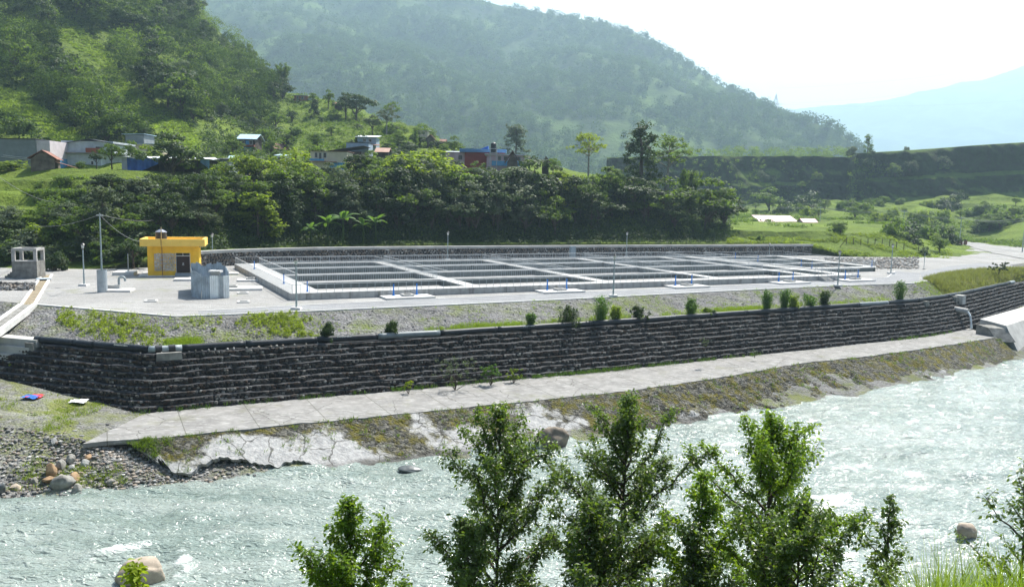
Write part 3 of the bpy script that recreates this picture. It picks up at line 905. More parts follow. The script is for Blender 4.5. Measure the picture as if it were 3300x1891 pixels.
def pl_at(px, py=None):
    """station of the pipe nearest to a photo column"""
    q = [1650 + F * (p @ RT - 0) / (p @ FWD) for p in (np.column_stack([PL, np.full(len(PL), -1.6)]) - CAMP)]
    return int(np.argmin(np.abs(np.array(q) - px)))


def psec(a, b, m, r=PRAD, nm='pipe_section', n=18):
    pts = [np.array([*PL[k], -1.60 + .015 * math.sin(k * .4)]) for k in range(a, b + 1)]
    return MB().tube(pts, r, n, cap=True).build(nm, m, pipe, smooth=False)


ks = sorted({pl_at(x) for x in (0, 236, 310, 482)} | {pl_at(x) for x in (590, 800, 1020, 1222, 1412, 1600, 1700, 1900, 2080, 2300, 2400, 2560, 2770, 2860, 2955, 3050, 3130, 3210, 3250, 3300)})
for a, b in zip(ks[:-1], ks[1:]):
    if b - a < 2: continue
    mid = (a + b) // 2
    mm = M_pb
    for x0, x1 in ((1222, 1412), (2770, 2860)):
        if pl_at(x0) <= mid < pl_at(x1): mm = M_pg
    if pl_at(482) <= mid < pl_at(590): mm = M_pw
    if mid >= pl_at(3255): mm = M_pw
    o = psec(a, b, mm)
    if mm is M_pg: o['label'] = 'sun bleached grey pipe section'
    if mm is M_pw: o['label'] = 'pale grey pipe section'
    for p in o.data.polygons: p.use_smooth = len(p.vertices) == 4
    if mm is M_pb:
        k = b
        MB().tube([np.array([*PL[k - 1], -1.60]) * .35 + np.array([*PL[k], -1.60]) * .65, np.array([*PL[k], -1.60])], PRAD + .022, 18).build('joint_collar', mm, pipe)
for x in (120, 516, 574):
    k = pl_at(x); k = max(k, 1)
    MB().tube([np.array([*PL[k - 1], -1.60]), np.array([*PL[k], -1.60])], PRAD + .045, 18).build('flange', M_black, pipe)
# worn white print on the pipe
for x in (395, 1112, 2158, 1700):
    k = pl_at(x); p = PL[k]; t_ = PL[k + 1] - PL[k]; t_ /= np.linalg.norm(t_); nrm = np.array([t_[1], -t_[0]])
    s_ = -.75; pts = [(-.76, -.06), (.62, -.06)]; row = []
    for w_ in (.07, .05, .08, .04, .07, .09, .06, 0, .08, .09, .09, .05):
        if w_ > 0: row.append((s_, w_))
        s_ += w_ + .05
    for x_, w_ in row[::-1]: pts += [(x_ + w_, -.052), (x_ + w_, .05), (x_, .05), (x_, -.052)]
    c_ = p + nrm * (PRAD * .80)
    b_ = MB().extr([(c_[0] + t_[0] * x_, c_[1] + t_[1] * x_, -1.60 + PRAD * .62 + z_) for x_, z_ in pts], (nrm[0] * .02, nrm[1] * .02, 0))
    b_.build('lettering', M_let, pipe)


def conc_block(px, py, dims, z, label, nm='concrete_block', mat=M_conc_d, off=.35, par=None):
    p = at(px, py, z); k = int(np.argmin(((TL - p[:2]) ** 2).sum(1)))
    t_ = TL[k + 1] - TL[k]; q = offset(TL, off)[k]
    b_ = MB().box((0, 0, dims[2] / 2), dims, 0, .96)
    o = b_.build(nm, mat, par, loc=(q[0], q[1], z)); o.rotation_euler = (0, 0, math.atan2(t_[1], t_[0]))
    return tag(o, label, 'concrete block')


conc_block(537, 1155, (1.95, .9, .60), -2.42, 'rough concrete block under the pipe bend at the wall corner')
conc_block(133, 1130, (.9, .9, .85), -2.62, 'small dark concrete block under the left end of the pipe')
conc_block(3063, 998, (1.0, .9, .8), -2.6, 'grey concrete block on the gabion wall left of the outfall')
conc_block(3118, 985, (.8, .9, 1.2), -2.9, 'narrow stepped concrete block in the gabion wall by the outfall', off=.5)
conc_block(3152, 985, (1.4, 1.2, 1.3), -2.9, 'tall tan concrete block above the outfall pipe', mat=M_conc, off=.8)
of = thing('outfall_pipe', 'short concrete outfall pipe jutting from the gabion wall with water spilling', 'pipe', (0, 0, 0))
k = int(np.argmin(((TL - at(3165, 1005, -3.4)[:2]) ** 2).sum(1))); q0, q1 = offset(TL, .7)[k], offset(TL, 3.0)[k]
MB().tube([(q0[0], q0[1], -3.35), (q1[0], q1[1], -3.55)], .42, 16).build('barrel', M_conc, of)
M_foam = plain('white_spilling_water', (.75, .8, .82), .3, .1, 6, .3)
MB().tube([(q1[0], q1[1], -3.6), (q1[0] + .15, q1[1] - .4, -4.1), (q1[0] + .25, q1[1] - .6, -5.0), (q1[0] + .3, q1[1] - .7, -5.9)], [.16, .14, .12, .2], 8).build('falling_water', M_foam, of)

# concrete retaining steps at the left end
lw = thing('concrete_retaining_wall', 'pale cast concrete retaining wall stepping down left of the gabions', 'retaining wall', (0, 0, 0))
TLL = TL[TL[:, 0] < -39.2]
for i, (x0, x1) in enumerate(((-79, -44.5), (-79, -43.6), (-79, -42.2), (-79, -40.0), (-79, -39.4))):
    d = .52 + (4 - i) * .36; Lq = offset(TLL, d); Lq = Lq[(Lq[:, 0] > x0) & (Lq[:, 0] < x1)]; Bq = offset(TLL, d - 1.2)[-len(Lq):]
    Lq = resample(Lq, 40); Bq = resample(Bq, 40); z1 = -1.55 - (4 - i) * .62; z0 = z1 - .62
    MB().prism(np.concatenate([Lq, Bq[::-1]]), z0 - .3 * (i == 0), z1).build('wall_step', M_conc, lw)

# big concrete chute block at the far right of the apron
ch = thing('concrete_chute', 'large sloped concrete block with a dark wet face right of the apron', 'concrete block', (0, 0, 0))
p = [at(3215, 1088, -6), at(3280, 1092, -6), at(3420, 1040, -6)]
A_, B_, C_ = (np.array([*q[:2], 0]) for q in p)
up = np.array([-.30, .95, 0])
MB().extr([A_ + [0, 0, -6.5], A_ + up * 1.6 + [0, 0, -4.9], A_ + up * 3.5 + [0, 0, -4.7], A_ + up * 3.5 + [0, 0, -6.6]], (B_ - A_) * .93).build('chute_side', M_conc_d, ch)
MB().extr([B_ + [-.1, -.4, -7.6], B_ + up * 1.8 + [-.1, 0, -4.5], B_ + up * 6 + [-.1, 0, -4.2], B_ + up * 6 + [-.1, 0, -7.6]], (C_ - B_) * 1.6).build('abutment', M_conc, ch)

# ------------------------------------------------------------------ sludge basins
TH = .471589
O2 = np.array([-23.1215, 84.4943]); LU = np.array([math.cos(TH), math.sin(TH)]); LV = np.array([-math.sin(TH), math.cos(TH)])
ZT = .71


def uvp(u, v, z=0.): q = O2 + u * LU + v * LV; return np.array([q[0], q[1], z])


def tank_mat():
    t = NT('stained_shade_tinted_tank_concrete')
    st = t.noise(.9, 5, .7, t.scalevec((1, 1, .08)))
    c = t.mix(t.ramp(t.noise(1.5, 5), .35, .7), (.33, .328, .32), (.45, .448, .435))
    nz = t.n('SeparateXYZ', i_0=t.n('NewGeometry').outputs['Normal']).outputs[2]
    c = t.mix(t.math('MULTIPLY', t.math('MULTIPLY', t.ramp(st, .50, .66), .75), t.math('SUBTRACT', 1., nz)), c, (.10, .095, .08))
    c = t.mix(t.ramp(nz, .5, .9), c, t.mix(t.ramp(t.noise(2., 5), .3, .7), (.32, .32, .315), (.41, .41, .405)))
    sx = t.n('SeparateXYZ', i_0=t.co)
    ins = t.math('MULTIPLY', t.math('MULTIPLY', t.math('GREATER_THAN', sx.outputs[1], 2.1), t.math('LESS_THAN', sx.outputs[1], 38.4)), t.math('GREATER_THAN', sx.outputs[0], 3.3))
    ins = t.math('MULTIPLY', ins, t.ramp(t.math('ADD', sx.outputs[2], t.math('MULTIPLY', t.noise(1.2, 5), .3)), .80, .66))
    c = t.mix(t.math('MULTIPLY', ins, .92), c, t.mix(t.noise(1.4, 6, .7), (.075, .09, .085), (.19, .21, .20)))  # inner walls below the rim: shade put into the colour, plus sludge residue
    return t.done(t.bsdf(c, .85, t.bump(t.noise(9, 4), .2, .03), .2))


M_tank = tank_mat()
M_rail2 = plain('galvanised_handrail', (.55, .57, .58), .45, .1, 3, 0)
M_rail = plain('dull_galvanised_rail', (.40, .43, .45), .5, .1, 3, 0)
M_tin = plain('basin_inner_concrete', (.30, .325, .32), .8, .35, 1., .2, 8., .3)
M_sludge = plain('damp_basin_floor', (.16, .175, .17), .5, .4, 1.2, .2, 6., .4)
UC = [(3.4, 20.8), (22.6, 39.5), (41.4, 58.1), (59.9, 76.4), (78.2, 82.6)]
VR = [(2.2, 10.1), (11.4, 19.4), (20.9, 29.2), (30.9, 38.3)]
UEND, VEND, TD = 85.4, 39.7, -1.9
tk = thing('sludge_basin', 'long open concrete sludge basin divided into twenty shallow tanks by white walkways', 'concrete basin', (*O2, 0), TH)
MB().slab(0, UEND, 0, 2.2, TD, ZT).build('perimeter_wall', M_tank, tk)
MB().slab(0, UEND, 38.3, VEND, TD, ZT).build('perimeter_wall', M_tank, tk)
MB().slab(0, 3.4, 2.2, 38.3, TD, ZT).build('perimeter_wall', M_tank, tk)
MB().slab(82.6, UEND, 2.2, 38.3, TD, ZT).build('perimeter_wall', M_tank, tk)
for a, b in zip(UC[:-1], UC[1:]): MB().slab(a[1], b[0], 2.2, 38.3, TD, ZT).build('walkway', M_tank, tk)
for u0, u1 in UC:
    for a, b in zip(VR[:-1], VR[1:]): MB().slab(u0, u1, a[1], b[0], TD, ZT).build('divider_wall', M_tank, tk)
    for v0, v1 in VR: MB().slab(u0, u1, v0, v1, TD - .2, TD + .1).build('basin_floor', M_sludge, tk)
sp = MB()
for i in range(4): sp.slab(76.6 + i * .02, 78.3 - i * .02, -.35 * (4 - i), 0 - .002, 0 + (i) * .17, .17 * (i + 1))
sp.build('entry_steps', M_conc, tk)

# second, lower basin on the right
tk2 = thing('sludge_basin', 'smaller concrete basin with angled corner to the right of the main basin', 'concrete basin', (*O2, 0), TH)
OUT = [(86.6, 10.2), (100.8, 9.8), (104.2, 12.6), (107.5, 38.), (86.6, 38.)]
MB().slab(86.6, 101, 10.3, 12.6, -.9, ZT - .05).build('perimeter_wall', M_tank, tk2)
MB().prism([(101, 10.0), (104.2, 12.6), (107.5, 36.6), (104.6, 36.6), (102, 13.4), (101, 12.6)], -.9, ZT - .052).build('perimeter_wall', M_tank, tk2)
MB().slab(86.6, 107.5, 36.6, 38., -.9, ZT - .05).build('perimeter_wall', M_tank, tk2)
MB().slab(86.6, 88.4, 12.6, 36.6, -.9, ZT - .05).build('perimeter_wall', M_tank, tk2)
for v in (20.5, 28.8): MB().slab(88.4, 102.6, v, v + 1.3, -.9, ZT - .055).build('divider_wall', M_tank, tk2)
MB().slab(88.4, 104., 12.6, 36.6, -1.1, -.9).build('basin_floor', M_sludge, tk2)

# railings: each run its own thing
NTH = ['first', 'second', 'third', 'fourth', 'fifth', 'sixth', 'seventh']


def comb(L, sp_, h, foot=.02):
    """baluster infill as one piece: bars rising from a thin foot rail"""
    pts = [(0, 0.003), (L, 0.003)]; n = int(L / sp_)
    for k in range(n, -1, -1):
        x = min(max(k * sp_, .03), L - .03); w = .02 if k % max(1, int(1.6 / sp_)) == 0 else .0085
        pts += [(x + w, foot), (x + w, h), (x - w, h), (x - w, foot)]
    return MB().extr([(x, -.009, z) for x, z in pts], (0, .018, 0))


def rail_meshes(L, sp_, h=.95):
    a = MB(); a.slab(0, L, -.03, .03, h - .045, h)
    return a, comb(L, sp_, h - .046)


_rc = {}


def railing(u0, v0, u1, v1, label, group, sp_=.30, z=ZT):
    L = math.hypot(u1 - u0, v1 - v0); key = (round(L, 2), sp_)
    p = uvp(u0, v0, z)
    t = thing('railing', label, 'railing', p, TH + math.atan2(v1 - v0, u1 - u0), group)
    if key in _rc:
        for c in _rc[key].children:
            d = c.copy(); COL.objects.link(d); d.parent = t
    else:
        a, b = rail_meshes(L, sp_)
        a.build('handrail', M_rail2, t); b.build('baluster_grille', M_rail, t); _rc[key] = t
    return t


railing(.12, .12, UEND - .1, .12, 'grey steel railing along the front edge of the basin, facing the gravel road', 'basin edge railings', .9)
railing(.12, VEND - .12, UEND - .1, VEND - .12, 'grey steel railing along the back edge of the basin by the stone wall', 'basin edge railings', .35)
railing(.12, .2, .12, VEND - .2, 'grey steel railing along the left end of the basin, facing the yellow building', 'basin edge railings', .35)
railing(UEND - .12, .2, UEND - .12, VEND - .2, 'grey steel railing along the right end of the main basin', 'basin edge railings', .35)
vs_ = [(10.25, 'front'), (11.28, 'rear')], [(19.55, 'front'), (20.75, 'rear')], [(29.35, 'front'), (30.75, 'rear')], [(38.42, 'front')]
for i, pr in enumerate(vs_):
    for v, side in pr:
        for j, (u0, u1) in enumerate(UC):
            nm = f'{side} railing of the {NTH[i]} divider from the road, {NTH[j]} basin column from left' if i < 3 else f'railing on the back rim of the {NTH[j]} basin column from left'
            railing(u0, v, u1, v, 'thin grey ' + nm, 'railings between the basins')
for j, u in enumerate((3.28, 20.92, 22.5, 39.62, 41.3, 58.22, 59.8, 76.52, 78.1)):
    w = 'inner side of the left end walkway' if j == 0 else f'{"left" if j % 2 else "right"} side of the {NTH[(j - 1) // 2]} cross walkway from the left'
    railing(u, 11.5, u, 38.2, 'grey railing on the ' + w, 'railings along the cross walkways')
for a, b, lb in (((86.8, 10.5), (101, 10.5), 'front edge'), ((101, 10.2), (104., 12.7), 'angled corner'), ((104., 12.9), (107.2, 37.4), 'right edge'), ((86.8, 37.8), (107.2, 37.8), 'back edge'), ((88.5, 20.7), (102.4, 20.7), 'nearer divider'), ((88.5, 29.1), (102.6, 29.1), 'farther divider'), ((86.75, 10.8), (86.75, 37.5), 'left edge')):
    railing(*a, *b, f'grey railing along the {lb} of the smaller right hand basin', 'railings of the smaller basin', .3, ZT - .05)
# sloping handrails of the entry steps
hr = thing('stair_handrail', 'pale steel handrail sloping up the small entry steps of the basin', 'handrail', uvp(77.4, -.7, .1), TH)
MB().tube([(.6, -.9, .0), (.6, -.9, .9), (.6, 1.5, 1.85), (.6, 1.5, .62)], .03, 6).build('rail', M_pw, hr)
MB().tube([(-.7, -.9, .0), (-.7, -.9, .9), (-.7, 1.5, 1.85), (-.7, 1.5, .62)], .03, 6).build('rail', M_pw, hr)
cp = thing('control_panel', 'grey steel control cabinet standing behind the basins near the stone wall', 'cabinet', uvp(58.8, 40.6, 0), TH)
MB().slab(-.55, .55, -.25, .25, .5, 2.75).build('body', plain('blue_grey_enamel', (.20, .25, .29), .5, .1, 3, 0), cp)
MB().slab(-.45, .45, -.2, .2, .004, .499).build('plinth', M_conc, cp)
MB().slab(-.47, .47, -.275, -.252, .62, 2.62).build('door', plain('blue_grey_enamel_door', (.23, .28, .32), .5, .1, 3, 0), cp)
fl = thing('floodlight', 'small black floodlight on a short post at the back of the basins', 'floodlight', uvp(33, 39.3, ZT), TH)
MB().tube([(0, 0, 0), (0, 0, 1.15)], .03, 6).build('post', M_galv, fl); MB().box((0, -.1, 1.35), (.42, .2, .3)).build('lamp_head', M_black, fl)


# ------------------------------------------------------------------ blue valves, slabs and covers
def valve_proto():
    t = thing('valve_spindle', 'x', 'valve', (0, 0, 0), 0, 'blue valve spindles')
    MB().lathe([(.15, 0), (.15, .05), (.085, .07), (.055, .75), (.055, 1.05), (.075, 1.06), (.075, 1.12)], 10).build('column', M_blue, t)
    MB().lathe([(.05, 1.121), (.05, 1.2), (.03, 1.24)], 8).build('cap', M_black, t)
    return t


VP = None


def valve(u, v, z, label, sc=1.):
    global VP
    if VP is None: VP = valve_proto(); o = VP
    else: o = dup(VP)
    o.location = uvp(u, v, z); o['label'] = label; o.scale = (sc, sc, sc)
    return o


for u, v, lb in ((1.25, 30, 'near the back left corner of the basin'), (1.25, 10, 'halfway along the left end walkway'), (2.0, 1.4, 'at the front left corner of the basin')):
    valve(u, v, ZT, 'blue valve spindle ' + lb, 1.0)
for u, v, lb in ((90.5, 33, 'farthest back'), (89.5, 26, 'third back'), (89.5, 15.7, 'second back'), (87.4, 11.4, 'nearest')):
    valve(u, v, ZT - .05, f'blue valve spindle on the left walkway of the smaller basin, {lb}')
valve(102, 11.6, ZT - .05, 'blue valve spindle at the angled corner of the smaller basin')
SL = [(12.3, 'nearest the lamp post at the basin corner'), (31.7, 'second from the left along the road'), (51.0, 'third from the left along the road'), (69.3, 'fourth from the left before the steps'), (82.6, 'last on the right, beyond the entry steps')]
for u, lb in SL:
    c = uvp(u, -1.45, 0)
    t = thing('inspection_slab', 'concrete slab against the basin front, ' + lb, 'concrete slab', c, TH, 'slabs along the basin front')
    MB().box((0, 0, .11), (5.6, 2.7, .22)).build('slab', M_conc_l, t)
    cl = MB(); w_ = .62
    cl.slab(-w_, w_, -.62, -.4, .221, .44); cl.slab(-w_, w_, .4, .62, .221, .44); cl.slab(-w_, -.4, -.4, .4, .221, .44); cl.slab(.4, w_, -.4, .4, .221, .44)
    cl.build('manhole_collar', M_conc, t); MB().slab(-.4, .4, -.4, .4, .221, .3).build('manhole_cover', M_conc_d, t)
    for du, sd_ in ((-1.35, 'left'), (1.35, 'right')):
        valve(u + du, -.75, .22, f'blue valve, {sd_} one on the slab {lb}', 1.15)


def slab(px, py, dims, rz, label, collar=None, nm='concrete_slab', z=0, mat=M_conc_l):
    p = at(px, py, z)
    t = thing(nm, label, 'concrete slab', p, rz)
    MB().box((0, 0, dims[2] / 2), dims).build('slab', mat, t)
    if collar:
        cx, cy_, w_ = collar; z0, z1 = dims[2] + .001, dims[2] + .2; cl = MB(); i_ = w_ * .66
        cl.slab(cx - w_, cx + w_, cy_ - w_, cy_ - i_, z0, z1); cl.slab(cx - w_, cx + w_, cy_ + i_, cy_ + w_, z0, z1); cl.slab(cx - w_, cx - i_, cy_ - i_, cy_ + i_, z0, z1); cl.slab(cx + i_, cx + w_, cy_ - i_, cy_ + i_, z0, z1)
        cl.build('manhole_collar', M_conc, t); MB().slab(cx - i_, cx + i_, cy_ - i_, cy_ + i_, z0, z0 + .06).build('manhole_cover', M_conc_d, t)
    return t


slab(405, 884, (2.6, 3.4, .42), .25, 'raised concrete slab with a bare post left of the yellow building')
slab(382, 938, (3.0, 2.2, .2), .18, 'low concrete slab beside the grey corrugated cylinder')
slab(598, 903, (2.6, 2.2, .25), .3, 'plain concrete slab in front of the yellow building door')
slab(783, 933, (4.3, 2.6, .25), .3, 'concrete slab with square collar right of the sheet metal enclosure', (-1.2, .5, .62))
slab(808, 905, (3.2, 2.2, .22), .3, 'small concrete slab with collar below the left side of the basin', (0, .2, .55))
slab(744, 884, (2.0, 1.8, .22), .3, 'concrete slab on the grass behind the sheet metal enclosure')
for px, py, lb in ((487, 971, 'by itself in the middle of the gravel yard'), (783, 945, 'just right of the sheet metal enclosure'), (785, 974, 'nearest the gravel road left of the lamp post')):
    p = at(px, py, 0)
    t = thing('manhole', 'square concrete manhole rim ' + lb, 'manhole', p, .3, 'manholes in the yard')
    cl = MB(); cl.slab(-.6, .6, -.6, -.4, .004, .13); cl.slab(-.6, .6, .4, .6, .004, .13); cl.slab(-.6, -.4, -.4, .4, .004, .13); cl.slab(.4, .6, -.4, .4, .004, .13)
    cl.build('rim', M_conc_l, t); MB().slab(-.4, .4, -.4, .4, .004, .05).build('cover', M_conc_d, t)
gp = thing('vent_pipe', 'white goose neck vent pipe rising from a slab by the corrugated cylinder', 'vent pipe', at(384, 934, 0) + [0, 0, .2])
pts = [(0, 0, 0), (0, 0, .95)] + [(.35 - .35 * math.cos(a), 0, .95 + .35 * math.sin(a)) for a in np.linspace(.3, math.pi, 9)] + [(.7, 0, .8)]
MB().tube(pts, .13, 10).build('bend', M_pw, gp); MB().slab(-1.3, .25, -.55, -.15, .004, .38).build('valve_box', M_conc, gp)

# ------------------------------------------------------------------ lamp posts
M_post = plain('grey_green_lamp_post', (.30, .36, .37), .5, .12, 2., 0)
M_lglass = plain('frosted_lamp_glass', (.62, .63, .60), .3, .1, 3, 0, spec=.5)
lp0 = thing('lamp_post', 'x', 'street lamp', (0, 0, 0), 0, 'lamp posts around the basins')
MB().box((0, 0, .12), (.95, .95, .24), 0, .92).build('base_block', M_conc_l, lp0)
MB().lathe([(.10, .241), (.095, 1.4), (.075, 1.45), (.065, 4.25), (.05, 4.3)], 10).build('post', M_post, lp0)
lan = MB().lathe([(.06, 4.301), (.13, 4.36), (.20, 4.74), (.20, 4.76)], 6).build('lantern', M_lglass, lp0)
lc = MB().lathe([(.27, 4.761), (.25, 4.80), (.10, 4.95), (.04, 4.97), (.03, 5.08)], 8).build('lantern_cap', M_black, lan)
ring = MB().lathe([(.10, 4.26), (.12, 4.30)], 8).build('lantern_base', M_black, lan)
LPS = [((955.3, 997.2), 'lamp post at the near left corner of the basin, nearest to the river', 1), ((1976, 955.9), 'lamp post on the river side road in the middle of the basin front', 1),
       ((2699.4, 922.3), 'lamp post by the road near the right end of the basin', 1), ((2870.6, 882), 'lamp post at the road bend right of the smaller basin', 1),
       ((271.5, 921.5), 'lamp post on the open gravel yard left of the corrugated cylinder', 1), ((685.8, 856.2), 'lamp post on the grass right of the yellow building', 1)]
for i, (q, lb, s_) in enumerate(LPS):
    o = lp0 if i == 0 else dup(lp0)
    o.location = at(*q, 0); o['label'] = lb
for (x, y, s_, lb) in ((-11.5, 143.4, 1.04, 'lamp post behind the basins, to the right of the banana plants'), (22.4, 160.2, 1.03, 'lamp post behind the basins, standing below the vine covered tall tree'), (55.4, 175.6, .56, 'short lamp post behind the basins near the right end of the stone wall')):
    o = dup(lp0, (x, y, 0), None, lb); o.scale = (1, 1, s_)
lp0['label'] = LPS[0][1]
bpst = thing('bare_post', 'thin grey bare post beside the track at the far right of the yard', 'post', at(2977, 868, 0))
MB().tube([(0, 0, 0), (0, 0, 2.9)], .05, 8).build('shaft', M_post, bpst); MB().slab(-.2, .2, -.2, .2, 0.004, .12).build('footing', M_conc, bpst)
bp2 = thing('bare_post', 'bare pale post standing on the slab left of the yellow building', 'post', at(414, 883, 0) + [0, 0, .42])
MB().tube([(0, 0, 0), (0, 0, 2.3)], .06, 8).build('shaft', M_pw, bp2); MB().slab(-.12, .12, -.12, .12, 0.001, .05).build('foot_plate', M_galv, bp2)

# utility pole inside a corrugated guard, with wires
M_corr = NT('corrugated_steel')
wv = M_corr.n('TexWave', i_Vector=M_corr.co, i_Scale=6., i_Distortion=0.)
M_corr_c = M_corr.mix(M_corr.ramp(M_corr.noise(1.2, 5), .35, .7), (.32, .36, .40), (.50, .54, .56))
M_corr = M_corr.done(M_corr.bsdf(M_corr_c, .45, M_corr.bump(M_corr.noise(3, 3), .2, .03), .4, .3))
M_rust = plain('rusty_roof_sheet', (.25, .12, .09), .8, .4, 1.4, .3, 10., .2)


def corr_sheet(b_, a, c, z0, z1, amp=.03, wl=.2, jag=None):
    a, c = np.array(a, float), np.array(c, float); L = np.linalg.norm(c - a); n = max(3, int(L / (wl / 4))); d = (c - a) / L; nn = np.array([d[1], -d[0]])
    s_ = np.linspace(0, L, n + 1); q = a + s_[:, None] * d + (amp * np.sin(s_ / wl * 6.283))[:, None] * nn
    zt = z1 + (np.zeros(n + 1) if jag is None else np.array([jag(x) for x in s_]))
    V = np.concatenate([np.column_stack([q, np.full(n + 1, z0)]), np.column_stack([q, zt]), np.column_stack([q + nn * .012, np.full(n + 1, z0)]), np.column_stack([q + nn * .012, zt])])
    m_ = n + 1; Fs = []
    for i in range(n):
        Fs += [(i, i + 1, m_ + i + 1, m_ + i), (2 * m_ + i + 1, 2 * m_ + i, 3 * m_ + i, 3 * m_ + i + 1), (m_ + i, m_ + i + 1, 3 * m_ + i + 1, 3 * m_ + i)]
    Fs += [(0, m_, 3 * m_, 2 * m_), (m_ - 1, 2 * m_ - 1 + 2 * m_, 2 * m_ - 1, m_ - 1)][:1]
    b_.add(V, Fs)


up_ = thing('utility_pole', 'tall thin steel utility pole rising from a corrugated grey cylinder in the yard', 'utility pole', at(330.5, 941, 0))
MB().lathe([(.10, 0.), (.085, 4), (.06, 8.6)], 10).build('pole', M_post, up_)
top = up_.location + Vector((0, 0, 8.45))
b_ = MB(); n = 48
V = []
for z in (0.004, 2.45):
    for k in range(n):
        a = 6.283 * k / n; r = .50 + .018 * (k % 2); V.append((r * math.cos(a), r * math.sin(a), z))
b_.add(V, [(k, (k + 1) % n, n + (k + 1) % n, n + k) for k in range(n)]); b_.build('corrugated_guard', M_corr, up_)
MB().slab(-.35, .35, -.05, .05, 8.3, 8.42).build('crossbar', M_galv, up_)


def wire(a, b, sag, r, label, nm='overhead_wire', grp=None):
    a, b = np.array(a, float), np.array(b, float)
    s_ = np.linspace(0, 1, 24); P = a + s_[:, None] * (b - a); P[:, 2] -= sag * 4 * s_ * (1 - s_)
    o = MB().tube(list(P), r, 5, cap=True).build(nm, M_wirec, None, loc=None)
    return tag(o, label, 'wire', grp)


M_wirec = plain('pale_weathered_cable', (.22, .23, .23), .6, .1, 1, 0)
wire(top, aty(110, 728, 112), .5, .022, 'thin wire from the utility pole to the bushes on the left')
wire(top, aty(505, 708, 128), .4, .022, 'thin wire from the utility pole into the dark trees behind the yellow building')
wire(top, aty(449, 778, 107), .55, .03, 'sagging cable from the utility pole down to the yellow building roof')
wire(aty(-60, 530, 60), aty(170, 650, 118), .6, .02, 'single dark wire crossing the green terraces at the far left')

# sheet metal enclosure
en = thing('metal_enclosure', 'roofless square enclosure of patched corrugated steel sheets with ragged top edge', 'enclosure', (0, 0, 0))
a, b_, c, d = (at(x, y, 0)[:2] for x, y in ((619, 957), (650, 963), (738, 960), (727, 935)))
e = a + (c - b_) * .0 + (d - c) * 1.0
M_corr2 = plain('bright_galvanised_sheet', (.80, .83, .83), .4, .10, 1.5, .1, 8.)
M_corr3 = plain('blue_grey_dull_sheet', (.36, .42, .47), .5, .25, 1.5, .1, 8.)
for nm, p0, p1, z1, mm, jg in (('sheet_panel', a, b_, 2.75, M_corr3, lambda x: .1 * math.sin(x * 3)), ('sheet_panel', b_, b_ + (c - b_) * .30, 2.25, M_corr3, lambda x: .05 * math.sin(x * 9)), ('sheet_panel', b_ + (c - b_) * .30, b_ + (c - b_) * .62, 2.38, M_corr2, lambda x: .03 * math.sin(x * 4)), ('sheet_panel', b_ + (c - b_) * .62, b_ + (c - b_) * .8, 2.34, M_corr, None), ('sheet_panel', b_ + (c - b_) * .80, c, 2.4, M_corr2, None), ('sheet_panel', c, d, 2.7, M_corr3, lambda x: .12 * math.sin(x * 5)), ('sheet_panel', a, a + (d - c), 2.6, M_corr3, None), ('sheet_panel', a + (d - c), d, 2.95, M_corr3, lambda x: .16 * math.sin(x * 2.3 + 1) + (.12 if int(x / .6) % 2 else -.08))):
    q = MB(); corr_sheet(q, p0, p1, .004, z1, jag=jg); q.build(nm, mm, en)
bl = b_ + (c - b_) * .58 + np.array([-.35, .55])
MB().slab(bl[0] - .45, bl[0] + .45, bl[1] - .3, bl[1] + .3, .004, 2.7).build('concrete_pier', M_conc, en)
MB().slab(bl[0] - .62, bl[0] + .62, bl[1] - .45, bl[1] + .45, 2.701, 2.9).build('pier_cap', M_conc_l, en)

# ------------------------------------------------------------------ yellow pump house
M_yel = plain('yellow_wall_paint', (.84, .50, .04), .75, .08, 1.2, .1, 12.)
M_yel2 = plain('pale_yellow_parapet_paint', (.82, .55, .12), .75, .06, 1.2, .1, 12.)
M_brown = plain('dark_brown_door_paint', (.03, .013, .010), .5, .2, 4, 0)
M_win = plain('dark_window_glass', (.02, .022, .025), .15, .2, 2, 0, spec=.6)
fc = [at(448 + 33.5, 890, 0), at(448 + 177, 887, 0)]
p0 = at(430 + 285 * .1717, 730 + 932 * .1717, 0); p1 = at(430 + 1060 * .1717 + 14, 730 + 905 * .1717 - .5, 0)
HA = .30
hx = np.array([math.cos(HA), math.sin(HA)])
WL_ = 6.2; DP = 4.4; HT = 3.95
yh = thing('pump_house', 'small bright yellow flat roofed pump house with white stone panel and dark door', 'building', (p0[0], p0[1], 0), HA)
wm = MB()
wm.slab(0, 3.35, 0, DP, .004, HT); wm.slab(3.35, 5.15, .22, DP, .004, HT); wm.slab(5.15, WL_, 0, DP, .004, HT); wm.slab(3.35, 5.15, 0, .218, 3.05, HT)
wm.build('wall', M_yel, yh)
for x0, x1 in ((-.06, .58), (WL_ - .75, WL_ + .06)): MB().slab(x0, x1, -.10, -.002, .004, HT - .002).build('pilaster', M_yel, yh)
rf = MB(); ov = .85
rf.slab(-ov, WL_ + ov, -ov, DP + ov, HT + .001, HT + .16)
for x0, x1, y0, y1 in ((-ov, WL_ + ov, -ov, -ov + .35), (-ov, WL_ + ov, DP + ov - .35, DP + ov), (-ov, -ov + .35, -ov + .35, DP + ov - .35), (WL_ + ov - .35, WL_ + ov, -ov + .35, DP + ov - .35)): rf.slab(x0, x1, y0, y1, HT + .161, HT + .95)
rf.build('roof_parapet', M_yel2, yh)
sb_ = MB()
for x in (.75, 2.35): sb_.slab(x, x + .5, .6, 1.1, HT + .162, HT + .75)
sb_.build('tank_pedestal', M_yel2, yh)
